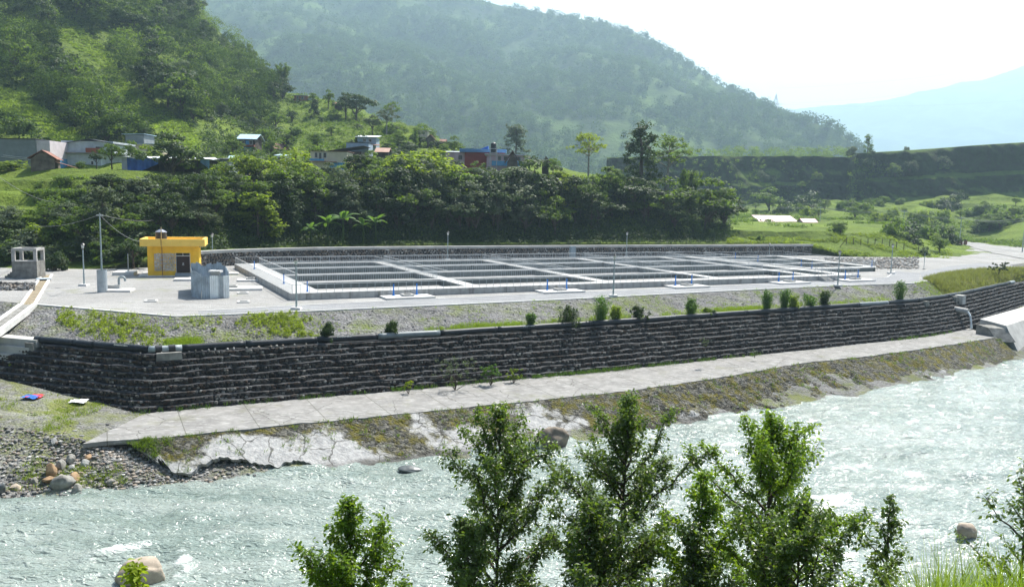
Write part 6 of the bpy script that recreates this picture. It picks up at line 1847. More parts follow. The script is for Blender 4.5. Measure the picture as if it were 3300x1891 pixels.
# ------------------------------------------------------------------ banana plants
def banana(px, ytop, Y, sd, label):
    g = aty(px, 650, Y); z = float(hill_z(g[0], Y)); H = aty(px, ytop, Y)[2] - z
    r = np.random.default_rng(sd); t = thing('banana_plant', label, 'banana plant', (g[0], Y, z), 0)
    MB().tube([(0, 0, -.3), (.05, 0, H * .3), (0, 0, H * .55)], [.22, .18, .12], 8).build('stem', M_lf['mid'], t)
    for k in range(9):
        a = 6.283 * k / 9 + r.normal() * .3; el = r.uniform(.35, 1.35); L = r.uniform(1.9, 2.8) * H / 5.5; n = 10; s = np.linspace(0, 1, n)
        hx_ = np.cumsum(np.cos(el - s * 1.5)) / n * L; hz_ = H * .52 + np.cumsum(np.sin(el - s * 1.5)) / n * L
        w = .33 * np.sin(np.clip(s * 1.05 + .06, 0, 1) * math.pi) ** .6 * H / 5.5
        c, sn = math.cos(a), math.sin(a); M_ = np.stack([hx_ * c, hx_ * sn, hz_], 1); nrm = np.array([-sn, c, 0])
        V = np.concatenate([M_ + nrm * w[:, None] - [0, 0, .0] + np.array([0, 0, -.12]) * (w / .33)[:, None], M_, M_ - nrm * w[:, None] + np.array([0, 0, -.12]) * (w / .33)[:, None]])
        i = np.arange(n - 1); Fs = np.concatenate([np.stack([i, i + 1, n + i + 1, n + i], 1), np.stack([n + i, n + i + 1, 2 * n + i + 1, 2 * n + i], 1)])
        mesh_np('leaf', V, Fs, M_lf['reed'], t, attr=np.full(3 * n, r.uniform(.3, 1)))


for i, (px, yt, Y, lb) in enumerate(((1055, 655, 142.5, 'tallest banana plant in the dark bank, left of centre'), (1105, 632, 144.5, 'banana plant behind and right of the tallest one'), (1000, 690, 141, 'drooping banana plant left of the tallest one'), (1210, 655, 148.5, 'banana plant apart from the others, further right'), (1170, 672, 147.5, 'smaller banana plant next to the one further right'))): banana(px, yt, Y, 400 + i, lb)


# ------------------------------------------------------------------ blades: reeds, grass
def blades(P, H, spread, width, seed, seg=4, droop=.5):
    r = np.random.default_rng(seed); n = len(P); H = np.broadcast_to(H, n) * r.uniform(.6, 1.1, n); a = r.random(n) * 6.283; lean = spread * r.random(n) ** .7
    s = np.linspace(0, 1, seg + 1); c, sn = np.cos(a), np.sin(a); b_ = a + r.normal(size=n) * .8
    hx_ = (lean[:, None] * s + droop * lean[:, None] * s ** 3) * H[:, None]; hz_ = (s[None] - droop * lean[:, None] * s ** 2.5 * .8) * H[:, None]
    C = np.stack([P[:, None, 0] + hx_ * c[:, None], P[:, None, 1] + hx_ * sn[:, None], P[:, None, 2] + hz_], -1)
    w = width * np.array([1 - (k / seg) ** 2 * .9 for k in range(seg + 1)])[None] * r.uniform(.7, 1.3, (n, 1))
    d = np.stack([-np.sin(b_), np.cos(b_), 0 * b_], 1)
    V = np.concatenate([C + d[:, None] * w[..., None], C - d[:, None] * w[..., None]], 1); m_ = seg + 1; k = np.arange(seg)
    f0 = np.stack([k, k + 1, m_ + k + 1, m_ + k], 1); Fc = (f0[None] + (np.arange(n) * 2 * m_)[:, None, None]).reshape(-1, 4)
    return V.reshape(-1, 3), Fc, np.repeat(r.random(n), 2 * m_)


def reed(px, pyb, h, w, label, sd, col='reed', z=-1.75, n=260, grp=None, nm='reed_clump'):
    p = at(px, pyb, z); r = np.random.default_rng(sd); k = int(np.argmin(((TL - p[:2]) ** 2).sum(1))); q = offset(TL, -.45)[k]
    t = thing(nm, label, 'reed clump', (q[0], q[1], z - .05), 0, grp)
    P = np.column_stack([r.normal(size=(n, 2)) * w * .22, np.zeros(n)])
    V, Fc, T = blades(P, h, .34, .016, sd, 5, .55); mesh_np('blades', V, Fc, M_lf[col], t, attr=T)
    lf_ = col != 'reed'; nk_ = 44 if lf_ else 26; K_ = np.column_stack([r.normal(size=(nk_, 2)) * w * (.42 if lf_ else .32), r.uniform(.05 if lf_ else .45, .98, nk_) * h]); K_[:, :2] *= (1.15 - .5 * K_[:, 2:] / h) if lf_ else 1.; V, Fc, T = clumps(K_, .22 * h / 1.6, 22, .20, sd + 1, flat=1.2); mesh_np('leaves', V, Fc, M_lf[col], t, attr=T)
    return t


for i, (px, pyb, hpx, w, col, lb) in enumerate(((1065, 1102, 52, .9, 'dark', 'small dark leafy shrub behind the pipe above the printed pipe section'), (1272, 1092, 46, .8, 'dark', 'dark little conifer like shrub behind the grey pipe section'), (1733, 1062, 46, .55, 'reed', 'slim upright grass clump behind the pipe, first of the row from the left'), (1865, 1056, 58, 1.3, 'dark', 'broad dark bush behind the pipe left of the tall reed'),
                                            (1950, 1046, 78, 1.1, 'reed', 'tall reed clump with a dark spike behind the pipe'), (1985, 1040, 50, .8, 'bright', 'bright grass clump at the right foot of the tall reed'), (2094, 1042, 44, .9, 'dark', 'round dark bush behind the white printed pipe section'), (2262, 1028, 56, 1.0, 'reed', 'pale reed clump halfway along the pipe'), (2318, 1024, 24, .9, 'mid', 'low green bush just right of the halfway reed clump'),
                                            (2497, 1008, 62, .8, 'reed', 'tall leaning reed clump spilling over the pipe'), (2556, 1004, 62, .8, 'reed', 'tall dense reed clump right of the one over the pipe'), (2590, 1003, 44, .7, 'bright', 'lighter reed clump leaning right behind the pipe'), (2650, 1000, 42, 1.3, 'reed', 'wide reed clump, third big one in the group'), (2690, 996, 50, .7, 'dark', 'dark tipped reed at the right of the wide clump'), (2958, 980, 62, .9, 'reed', 'isolated broom shaped reed clump near the right end of the pipe'))):
    p = at(px, pyb, -1.75); d_ = p[1]; reed(px, pyb, hpx / F * d_ * 1.12, w, lb, 500 + i, col)

# weeds on the embankment
def weed_w(px, py_):
    w = 0
    for cx, cy_, sx_, sy_, a in ((215, 1030, 30, 22, 1.2), (300, 1045, 70, 30, .8), (430, 1075, 80, 30, .8), (390, 1040, 60, 20, .8), (660, 1050, 50, 30, .3), (900, 1040, 70, 30, 1.2), (960, 1065, 60, 26, 1.0), (800, 1035, 30, 22, .8), (1000, 1030, 40, 18, .6), (480, 1110, 60, 14, .6)):
        w = w + a * np.exp(-((px - cx) / sx_) ** 2 - ((py_ - cy_) / sy_) ** 2)
    return w


K = []; 
while len(K) < 470:
    P = emb_pt(rng.uniform(.12, .45, 3000), rng.uniform(.05, .95, 3000)); qx, qy = proj(P); ok = rng.random(3000) < np.clip(weed_w(qx, qy), 0, 1) * .5; K += list(P[ok])
K = np.array(K[:470]); scatter_stuff('weeds', K + [0, 0, .18], rng.uniform(.14, .40, len(K)), 30, .14, M_lf['yellow'], 'bright yellow green weeds growing on the gravel embankment', 321, flat=1.1)
P = emb_pt(rng.uniform(.14, .74, 2600), rng.uniform(.0, 1., 2600)); P = P[fbm(P[:, 0] / 3, P[:, 1] / 3, 84) > .5]
V, Fc, T = blades(np.repeat(P, 9, 0) + rng.normal(size=(len(P) * 9, 3)) * [.14, .14, 0], .28, .7, .012, 322, 3)
tag(mesh_np('grass_tufts', V, Fc, M_lf['grass'], attr=T), 'thin grass tufts sprouting through the embankment gravel', 'grass', kind='stuff')
# bright grass strip behind the pipe and over the mound
P = []
for k in range(1700):
    px = rng.choice([rng.uniform(1400, 2100), rng.uniform(2150, 2900), rng.uniform(2350, 2500), rng.uniform(1500, 1700), rng.uniform(540, 660)]); p = at(px, np.interp(px, [500, 1000, 1500, 2000, 2500, 2900], [1140, 1108, 1078, 1042, 1008, 980]), -1.8)
    q = offset(TL, -.45 - rng.random() ** 1.5 * 1.6)[int(np.argmin(((TL - p[:2]) ** 2).sum(1)))]; i = np.argmin(((EMG[..., 0] - q[0]) ** 2 + (EMG[..., 1] - q[1]) ** 2).ravel()); P.append(EMG.reshape(-1, 3)[i])
P = np.array(P); V, Fc, T = blades(np.repeat(P, 14, 0) + rng.normal(size=(len(P) * 14, 3)) * [.18, .18, 0], .45, .55, .014, 323, 3)
tag(mesh_np('grass_tufts', V, Fc, M_lf['grass'], attr=T), 'bright strip of grass growing just behind the pipe', 'grass', kind='stuff')
i_ = rng.integers(0, MOUND.shape[0], 2600); j_ = rng.integers(0, MOUND.shape[1], 2600); P = MOUND[i_, j_] + rng.normal(size=(2600, 3)) * [.3, .3, 0]
V, Fc, T = blades(np.repeat(P, 9, 0) + rng.normal(size=(len(P) * 9, 3)) * [.25, .25, 0], .75, .6, .026, 324, 3)
tag(mesh_np('grass_tufts', V, Fc, M_lf['dry'], attr=T), 'long grass covering the rounded mound at the right end of the yard', 'grass', kind='stuff')
# tufts along the wall foot, apron edge and mossy slope
P = []
for k in range(300):
    px = rng.choice([rng.uniform(1720, 2050), rng.uniform(2050, 2500), rng.uniform(1250, 1700), rng.uniform(2900, 3100), rng.uniform(480, 1200)], p=[.35, .2, .2, .15, .1]); py_ = np.interp(px, [476, 1000, 1401, 1708, 2200, 2808, 3000, 3139], [1333, 1288, 1257, 1224, 1182, 1114, 1090, 1068]); p = at(px, py_, -6); q = offset(TL, 3.05 + rng.random() * .35)[int(np.argmin(((offset(TL, 3.0) - p[:2]) ** 2).sum(1)))]; P.append((q[0], q[1], -6))
P = np.array(P); V, Fc, T = blades(np.repeat(P, 12, 0) + rng.normal(size=(len(P) * 12, 3)) * [.15, .12, 0], .5, .6, .014, 325, 3)
tag(mesh_np('grass_tufts', V, Fc, M_lf['reed'], attr=T), 'ragged grass along the foot of the gabion wall', 'grass', kind='stuff')
P = []
while len(P) < 620:
    i, j = int(rng.integers(0, SLOPE.shape[0])), int(39 * rng.random() ** 1.8); q = SLOPE[i, j]
    if fbm(q[0] / 2.2, q[1] / 2.2, 86) > .47: P.append(q)
P = np.array(P); V, Fc, T = blades(np.repeat(P, 12, 0) + rng.normal(size=(len(P) * 12, 3)) * [.12, .12, 0.02], .30, .8, .014, 326, 3)
tag(mesh_np('grass_tufts', V, Fc, M_lf['mid'], attr=T), 'small weeds rooted in the mossy river side slope', 'grass', kind='stuff')
P = []
while len(P) < 700:
    i, j = int(rng.integers(60, RB.shape[0] // 3)), int(rng.integers(2, 38)); q = RB[i, j]
    if q[0] < -24.5 and fbm(q[0] / 3, q[1] / 3, 87) > .5: P.append(q)
P = np.array(P); V, Fc, T = blades(np.repeat(P, 12, 0) + rng.normal(size=(len(P) * 12, 3)) * [.16, .16, 0.02], .24, .8, .014, 327, 3)
tag(mesh_np('grass_tufts', V, Fc, M_lf['bright'], attr=T), 'weeds and thin grass on the stony left bank', 'grass', kind='stuff')


# shrubs at the wall foot
def shrub(px, pyb, hpx, col, label, sd, z=-6, wf=1., per=26, nk=40, leaf=.13, off=None):
    p = at(px, pyb, z); h = hpx / F * p[1] * 1.03; r = np.random.default_rng(sd); t = thing('shrub', label, 'shrub', (p[0], p[1] , z))
    b_ = MB(); K_ = []
    for k in range(nk):
        a = r.random() * 6.28; c = np.array([math.cos(a) * h * .45 * wf * r.random() ** .6, math.sin(a) * h * .3 * wf * r.random(), h * r.uniform(.35, 1.)]); K_.append(c)
        if k % 3 == 0: limb(b_, (0, 0, -.1), c, .02, .006, r, .2)
    V, Fc, T = clumps(np.array(K_), h * .09, per, leaf, sd); mesh_np('crown', V, Fc, M_lf[col], t, attr=T); b_.build('stems', M_bark, t)


shrub(1468, 1255, 105, 'grey', 'airy grey leaved shrub against the foot of the gabion wall', 601, -5.95, 1.5, 16, 46, .12)
shrub(1316, 1265, 40, 'yellow', 'small bright yellow green sapling at the foot of the gabion wall', 602, -5.95, .9, 12, 14, .18)
shrub(1580, 1240, 66, 'reed', 'green grassy bush right of the airy shrub at the wall foot', 603, -5.95, 1.2, 26, 34, .16)
shrub(1655, 1232, 44, 'bright', 'bright grassy tuft bush at the wall foot, rightmost of the group', 604, -5.95, 1.4, 26, 30, .15)
shrub(2270, 1126, 36, 'grey', 'small pale shrub growing out of the middle of the gabion wall', 605, -4.1, 1.1, 20, 20, .11)
shrub(2432, 1150, 26, 'grey', 'tiny pale shrub low on the gabion wall right of the middle one', 606, -5.6, .8, 20, 12, .11)
shrub(55, 1215, 55, 'bright', 'green shrub growing at the left end of the gabion wall', 607, -4.7, 1., 24, 20, .14)
shrub(3215, 885, 40, 'dark', 'dark bush on the grassy mound near the right photo edge', 608, -.2, 1.8, 30, 36, .2)


# ------------------------------------------------------------------ foreground trees on the near bank
def alder(px, ytop, Y, wpx, label, sd, col, dens=1., leaf=.135, ybase=None, lean=0., n_br=44, low=.18, open_=1.):
    g = aty(px, ytop, Y); zt_ = g[2]; zb_ = nb_z(0, Y) - .4 if ybase is None else ybase; H = zt_ - zb_; Wd = wpx / F * Y / 2
    r = np.random.default_rng(sd); t = thing('riverside_tree', label, 'tree', (g[0] - lean, Y, zb_))
    b_ = MB(); s = np.linspace(0, 1, 12)
    TX = lean * s + .10 * np.sin(s * 5 + sd) * (1 - s); TYv = .08 * np.sin(s * 4 + sd * 2)
    tr = np.stack([TX, TYv, s * H], 1); b_.tube(list(tr), list(.06 * (H / 9) * (1 - s) ** .8 + .007), 8)
    LC, LN = [], []
    low = max(low, 1 - 6.6 / H)
    for k in range(n_br):
        f = low + (1 - low) * (k + r.random()) / n_br; base = np.array([np.interp(f, s, TX), np.interp(f, s, TYv), f * H])
        prof = np.interp((1 - f) * H / 4.4, [0, .2, .38, .65, .95, 1.6], [.15, .36, .70, .95, 1.05, 1.0]) * r.uniform(.4, 1.25)
        L = max(.18, Wd * prof); a = k * 2.4 + r.normal() * .5; el = np.interp((1 - f) * H, [0, 1., 2.5, 6], [1.25, .95, .72, .42]) + r.normal() * .15
        d = np.array([math.cos(a) * math.cos(el), math.sin(a) * math.cos(el), math.sin(el)]); n = 6; ss = np.linspace(0, 1, n)
        sd_ = np.cross(d, [0, 0, 1.]) * r.normal() * .35; path = base + ss[:, None] * d * L + sd_ * (ss ** 2 * L)[:, None] + np.array([0, 0, 1.]) * (ss ** 2 * L * .16)[:, None] + np.concatenate([[[0, 0, 0]], r.normal(size=(n - 1, 3)) * L * .04]); b_.tube(list(path), list(.022 * (H / 7) * (1 - ss * .85)), 5, cap=False)
        ntw = max(4, int(L * 13.5 * dens))
        for j in range(ntw):
            u = .18 + .82 * (j + r.random()) / ntw; q = np.array([np.interp(u, ss, path[:, m_]) for m_ in range(3)]); td = d * .8 + r.normal(size=3) * .85; td[2] += .15; td /= np.linalg.norm(td); tl = r.uniform(.25, .62) * (1.15 - .5 * u) * min(1, L * .8 + .25)
            b_.tube([q, q + td * tl * .6 + r.normal(size=3) * .02, q + td * tl], [.007, .005, .003], 4, cap=False)
            nl = int(r.integers(10, 19) * open_)
            uu = r.random(nl) ** .8; c = q + uu[:, None] * td * tl + r.normal(size=(nl, 3)) * .06
            LC.append(c + np.array([0, 0, -.02])); LN.append(np.tile(td * .3 + np.array([0, 0, .75]), (nl, 1)) + r.normal(size=(nl, 3)) * .55)
    C = np.concatenate(LC); N = np.concatenate(LN); N /= np.linalg.norm(N, axis=1)[:, None]; n = len(C)
    a_ = r.normal(size=(n, 3)) + np.array([0, 0, -.35]); a_ -= N * (a_ * N).sum(1)[:, None]; a_ /= np.linalg.norm(a_, axis=1)[:, None]; bb = np.cross(N, a_)
    Lf = (leaf * r.uniform(.6, 1.25, n))[:, None]; w = Lf * .27; fold = N * w * .35
    V = np.stack([C, C + a_ * Lf * .38 + bb * w - fold * -1, C + a_ * Lf * .78 + bb * w * .72 + fold, C + a_ * Lf - N * Lf * .12, C + a_ * Lf * .78 - bb * w * .72 + fold, C + a_ * Lf * .38 - bb * w + fold, C + a_ * Lf * .45], 1).reshape(-1, 3)
    F3 = (np.arange(n) * 7)[:, None, None] + np.array([[[0, 6, 1, 1], [6, 2, 1, 1], [6, 3, 2, 2], [0, 5, 6, 6], [6, 5, 4, 4], [6, 4, 3, 3]]])
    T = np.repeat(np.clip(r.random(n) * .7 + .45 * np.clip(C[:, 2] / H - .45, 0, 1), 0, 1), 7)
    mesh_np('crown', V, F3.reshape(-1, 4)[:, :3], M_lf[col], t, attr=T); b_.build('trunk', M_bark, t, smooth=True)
    return t


alder(1130, 1628, 19, 430, 'bright compact conical young tree at the bottom, left of the big riverside trees', 701, 'alderb', 2.1, .115, n_br=46, low=.1)
alder(1612, 1338, 21, 540, 'tall open riverside tree with a bare leading shoot, in front of the huge boulder', 702, 'alder', 1.25, .115, n_br=44, lean=.12)
alder(2030, 1308, 22, 560, 'darkest and tallest riverside tree with a leaning trunk, in the middle of the group', 703, 'alder', 1.4, .112, lean=.35, n_br=52)
alder(2265, 1535, 20, 340, 'small bright green tree between the two largest riverside trees', 704, 'alderb', 1.0, .14, n_br=32)
alder(2490, 1368, 22, 600, 'bright topped riverside tree right of the darkest one, with spreading right branches', 705, 'alderb', 1.35, .112, lean=-.1, n_br=50)
alder(2590, 1640, 18, 640, 'low leafy dark tree filling the bottom edge under the bright topped tree', 706, 'alder', 1.2, .125, n_br=48, low=.08)
alder(1900, 1650, 18.5, 640, 'low dark leafy tree crowding the bottom edge under the tallest trees', 707, 'alder', 1.2, .125, n_br=46, low=.08)
alder(2868, 1618, 19, 260, 'slim young tree standing apart over the river at lower right', 708, 'alder', 1.0, .125, n_br=30)
alder(3330, 1500, 17, 440, 'open branched tree cut by the right photo edge', 709, 'alder', .75, .12, n_br=30, open_=.8)
alder(445, 1822, 15, 150, 'small bright heart leaved sapling tip poking in at the bottom left', 710, 'yellow', 1.0, .16, n_br=16, low=.4)
alder(1500, 1690, 19.5, 420, 'leafy low tree at the bottom edge under the tall open tree', 711, 'alder', 1.1, .135, n_br=42, low=.1)
alder(2240, 1720, 19, 420, 'low leafy tree at the bottom edge between the darkest and the bright topped trees', 712, 'alder', 1.1, .13, n_br=42, low=.1)
# tall grass at the lower right
P = []
for k in range(520):
    px = rng.uniform(2960, 3420); Y = rng.uniform(14.5, 19); g = aty(px, 1800, Y); P.append((g[0], Y, nb_z(g[0], Y) + 4.15))
P = np.array(P); top = np.array([aty(2960, 1775, 17)[2]])
V, Fc, T = blades(np.repeat(P, 11, 0) + rng.normal(size=(len(P) * 11, 3)) * [.10, .10, 0], 2.3, .38, .010, 801, 6, .55)
tag(mesh_np('tall_grass', V, Fc, M_lf['grass'], attr=T), 'thick stand of tall bright grass in the lower right corner', 'grass', kind='stuff')
# ------------------------------------------------------------------ village houses on the terrace and the hill
hm = {}


def hc(name, col, var=.12, rough=.85, bump=.1):
    if name not in hm: hm[name] = plain(name, col, rough, var, .9, bump, 6.)
    return hm[name]


GREYW = hc('grey_cement_render', (.20, .225, .235), .12); WHITEW = hc('dirty_white_render', (.46, .50, .53), .16); CREAM = hc('cream_render', (.55, .48, .37)); STONEW = hc('rough_stone_wall', (.16, .13, .105), .45, .9, .6)
PINK = hc('pink_render', (.55, .40, .44)); REDW = hc('red_painted_wall', (.30, .06, .05)); BLUEW = hc('pale_blue_sheet_wall', (.30, .38, .46)); DARKW = hc('dark_timber_wall', (.07, .055, .045), .4); LBLUE = hc('light_blue_paint', (.10, .30, .52)); TARP = hc('blue_tarpaulin', (.035, .12, .38), .3, .5)
R_RUST = M_rust; R_WHITE = hc('white_sheet_roof', (.62, .66, .70), .1, .5); R_BLUE = hc('blue_sheet_roof', (.10, .22, .42), .12, .5); R_PALE = hc('pale_blue_sheet_roof', (.38, .52, .62), .1, .5); R_BROWN = hc('brown_tile_roof', (.20, .11, .085), .25); R_DARK = hc('dark_sheet_roof', (.06, .065, .075), .3, .6); R_PINK = hc('pink_sheet_roof', (.62, .42, .46), .12, .6); BRICKR = hc('red_brick_parapet', (.30, .085, .055), .2)


def house(label, px0, px1, yt, yb, Y, depth, wall, roof='flat', rmat=None, rz=0., wins=(), rh=0., ov=.35, door=None, nm='house', cat='house', cut=3., cols=()):
    a, b = aty(px0, yb, Y), aty(px1, yb, Y); z0 = a[2]; W_ = b[0] - a[0]; H = aty((px0 + px1) / 2, yt, Y)[2] - z0
    t = thing(nm, label, cat, (a[0], Y, z0), rz)
    if wall is not None:
        MB().slab(0, W_, 0, depth, -cut, H).build('wall', wall, t)
    rm = rmat or GREYW; q = MB()
    if roof == 'flat': q.slab(-ov, W_ + ov, -ov, depth + ov, H + .002, H + .2)
    elif roof == 'shed': q.extr([(-ov, -ov, H + .02), (W_ + ov, -ov, H + .02), (W_ + ov, depth + ov, H + .02 + rh), (-ov, depth + ov, H + .02 + rh)], (0, 0, .09))
    elif roof == 'shedx': q.extr([(-ov, -ov, H + .02), (W_ + ov, -ov, H + rh), (W_ + ov, depth + ov, H + rh), (-ov, depth + ov, H + .02)], (0, 0, .1))
    elif roof == 'gablex':
        q.extr([(-ov, -ov, H + .01), (-ov, depth / 2, H + rh), (-ov, depth + ov, H + .01), (-ov, depth + ov, H + .11), (-ov, depth / 2, H + rh + .12), (-ov, -ov, H + .11)], (W_ + 2 * ov, 0, 0))
        MB().extr([(.02, 0, H), (.02, depth, H), (.02, depth / 2, H + rh * .93)], (W_ - .04, 0, 0)).build('gable', wall, t)
    elif roof == 'gabley':
        q.extr([(-ov, -ov, H - .05), (W_ / 2, -ov, H + rh), (W_ + ov, -ov, H - .05), (W_ + ov, -ov, H + .06), (W_ / 2, -ov, H + rh + .14), (-ov, -ov, H + .06)], (0, depth + 2 * ov, 0))
        MB().extr([(0, .02, H + .001), (W_, .02, H + .001), (W_ / 2, .02, H + rh * .93)], (0, depth - .04, 0)).build('gable', wall, t)
    if roof: q.build('roof', rm, t)
    for w in wins:
        x0, x1, h0, h1 = w[0] * W_, w[1] * W_, w[2] * H, w[3] * H
        f = MB(); f.slab(x0 - .07, x0, -.06, -.003, h0 - .07, h1 + .07); f.slab(x1, x1 + .07, -.06, -.003, h0 - .07, h1 + .07); f.slab(x0, x1, -.06, -.003, h0 - .07, h0); f.slab(x0, x1, -.06, -.003, h1, h1 + .07)
        f = f.build('window', M_conc_l, t); MB().slab(x0, x1, -.03, -.004, h0, h1).build('pane', M_win, f)
    if door: MB().slab(door[0] * W_, door[1] * W_, -.05, -.003, 0, door[2] * H).build('door', M_brown, t)
    return t, W_, H


t, w, h = house('long grey cement building with a white and blue painted end at far left', -40, 118, 449, 545, 165, 9, GREYW, 'shedx', R_DARK, wins=((.93, .97, .05, .16),), rh=.1, ov=.2)
MB().slab(w + .01, w + 2.7, .3, 8.6, h * .42, h * .98).build('painted_end_wall', hc('pinkish_white_paint', (.62, .55, .58)), t); MB().slab(w + .012, w + 2.72, .28, 8.62, h * .10, h * .415).build('painted_band', LBLUE, t); MB().slab(w - .9, w + 3.4, -.6, .25, -2., h * .06).build('brick_parapet', BRICKR, t)
q = MB(); q.tube([(w * .30, -.12, h * .42), (w * .6, -.14, h * .37), (w * .97, -.14, h * .33)], .06, 6); q.tube([(w * .34, -.12, h * .47), (w * .6, -.14, h * .42), (w * .97, -.14, h * .39)], .06, 6); q.build('wall_pipe', M_conc_l, t)
t, w, h = house('big white two storey house with red brick parapet and sagging shed roof', 198, 366, 455, 490, 172, 10, WHITEW, None, wins=((.02, .05, .55, .72), (.66, .82, .40, .52)), cut=.05)
MB().slab(-2., w * .78, -.5, 10, -4.6, -.30).build('ground_floor', WHITEW, t); MB().slab(-3.2, w * .80, -1.3, 10, -.299, -.055).build('balcony_slab', M_conc_d, t)
MB().slab(-3.1, 1.1, -1.2, -.95, -.05, 1.0).build('brick_parapet', BRICKR, t); MB().slab(w * .52, w * .78, -1.2, -.95, -.05, .9).build('brick_parapet', BRICKR, t)
MB().extr([(-.3, -.4, h - .75), (w * .55, -.4, h + .35), (w + .3, -.4, h - .55), (w + .3, -.4, h - .43), (w * .55, -.4, h + .47), (-.3, -.4, h - .63)], (0, 10.8, 0)).build('roof', R_DARK, t)
f = MB().slab(w * .58, w * .64, -.56, -.503, -2.6, -1.7).build('window', M_conc_l, t); MB().slab(w * .59, w * .63, -.58, -.561, -2.5, -1.8).build('pane', M_win, f)
t, w, h = house('small stone hut with a rusty red sheet roof at the edge of the terrace', 100, 168, 512, 548, 150, 6, STONEW, 'gabley', R_RUST, rz=.35, rh=1.5, ov=.5)
MB().extr([(w + .2, .2, h * .75), (w + 3.6, .2, h * .25), (w + 3.6, 4, h * .25), (w + .2, 4, h * .75)], (0, 0, .08)).build('lean_to_roof', R_RUST, t); MB().tube([(w + 3.4, .4, -1), (w + 3.4, .4, h * .25)], .07, 6).build('lean_to_post', M_bark, t)
t, w, h = house('cream house with a wide flat roof and small upper room behind the green tree', 395, 525, 466, 520, 188, 8, CREAM, 'flat', hc('bluish_concrete_roof', (.30, .34, .38)), wins=((.62, .72, .45, .85), (.2, .32, .45, .85)), ov=.6)
MB().slab(.6, w * .52, .5, 6, h + .21, h + 2.2).build('upper_room', GREYW, t); MB().extr([(.0, 0, h + 2.21), (w * .56, 0, h + 2.35), (w * .56, 6.5, h + 2.35), (0, 6.5, h + 2.21)], (0, 0, .1)).build('upper_roof', R_PALE, t)
t, w, h = house('long low open shed hung with blue tarpaulin, its roof of wavy pale sheets', 393, 692, 512, 546, 158, 5, None, None)
MB().slab(0, 1.2, 0, 5, -2, h).build('end_wall', WHITEW, t); MB().slab(1.2, w, 4.6, 5, -2, h).build('back_wall', DARKW, t)
s_ = np.linspace(-.5, w + .4, 60); z_ = h + .05 + .12 * np.sin(s_ * 1.7) + .06 * np.sin(s_ * 4.1)
V = np.concatenate([np.column_stack([s_, np.full(60, y), z_ + dz]) for y, dz in ((-.7, 0), (5.4, .35), (-.7, .08), (5.4, .43))]); i = np.arange(59)
mesh_np('roof', V, np.concatenate([np.stack([i, i + 1, 61 + i, 60 + i], 1), np.stack([120 + i, 180 + i, 181 + i, 121 + i], 1), np.stack([i, 120 + i, 121 + i, i + 1], 1)]), R_WHITE, t)
s_ = np.linspace(1.2, 7.2, 30); V = np.concatenate([np.column_stack([s_, -.35 + .12 * np.sin(s_ * 5), np.full(30, h + .02)]), np.column_stack([s_, -.3 + .12 * np.sin(s_ * 5 + .5), np.interp(s_, [1.2, 4, 7.2], [-.6, -.2, h * .55])])]); i = np.arange(29)
mesh_np('blue_tarpaulin', V, np.stack([i, i + 1, 31 + i, 30 + i], 1), TARP, t, smooth=True)
s_ = np.linspace(w - 2.6, w - .9, 12); V = np.concatenate([np.column_stack([s_, -.35 + .1 * np.sin(s_ * 6), np.full(12, h)]), np.column_stack([s_, -.3 + .1 * np.sin(s_ * 6), np.interp(s_, [w - 2.6, w - .9], [h * .75, h * .15])])]); i = np.arange(11)
mesh_np('blue_tarpaulin', V, np.stack([i, i + 1, 13 + i, 12 + i], 1), hc('faded_blue_tarpaulin', (.20, .36, .60), .2, .5), t, smooth=True)
q = MB()
for x in (7.4, 8.6, 12, 14.2, w - 3.2, w - .6): MB().tube([(x, -.4, -1.5), (x + .1, -.4, h)], .08, 6).build('timber_post', M_bark, t)
house('small grey rendered house with a narrow door right of the long shed', 708, 738, 514, 548, 160, 5, GREYW, 'shed', R_DARK, rh=.4, door=(.25, .5, .7))
house('little hut with a pale blue sheet roof beside the small grey house', 732, 758, 520, 545, 164, 5, DARKW, 'gablex', R_PALE, rh=1.1, ov=.4)
t, w, h = house('two storey wooden house with pale blue roof and red brown balcony on the hill foot', 772, 822, 450, 490, 222, 6, DARKW, 'gablex', R_PALE, rh=1.5, ov=.7, wins=((.1, .3, .62, .9), (.65, .85, .62, .9)))
MB().slab(0, w, -.9, -.01, h * .42, h * .58).build('balcony', hc('red_brown_balcony', (.22, .07, .05)), t); MB().slab(.2, w - .6, -.10, -.012, -2.5, h * .40).build('lower_front', LBLUE, t); MB().slab(w * .4, w * .62, -.06, -.012, h * .6, h * .92).build('door', LBLUE, t)
house('stone hut with brown gabled roof on the slope right of the wooden house', 858, 893, 480, 498, 226, 5.5, STONEW, 'gabley', R_BROWN, rz=-.5, rh=1.5, ov=.45)
house('small white house with a pale sheet roof half hidden between two bright trees', 888, 918, 503, 530, 176, 5, WHITEW, 'shed', R_PALE, rh=.6, wins=((.3, .6, .4, .85),), ov=.3)
t, w, h = house('cream house with three dark windows and blue balcony among the trees', 1000, 1118, 489, 540, 186, 7, CREAM, 'shedx', R_BROWN, rh=.1, ov=.3, wins=((.13, .20, .62, .92), (.24, .31, .55, .92), (.36, .44, .62, .92), (.62, .74, .05, .3)))
MB().slab(.4, w * .72, -.9, -.01, h * .36, h * .40).build('lower_canopy', hc('rusty_pink_canopy', (.40, .22, .20)), t); MB().slab(0, w * .4, -.8, -.7, h * .42, h * .54).build('balcony', LBLUE, t); MB().slab(w * .5, w, -.06, -.012, -1, h * .33).build('lower_front', LBLUE, t)
t, w, h = house('dark open workshop with sloping sheet roofs behind the cream house', 1075, 1165, 488, 525, 196, 7, DARKW, 'shedx', R_DARK, rh=1.3, ov=.8)
MB().slab(w * .3, w * .95, -.8, -.7, .2, h * .5).build('red_parapet', BRICKR, t)
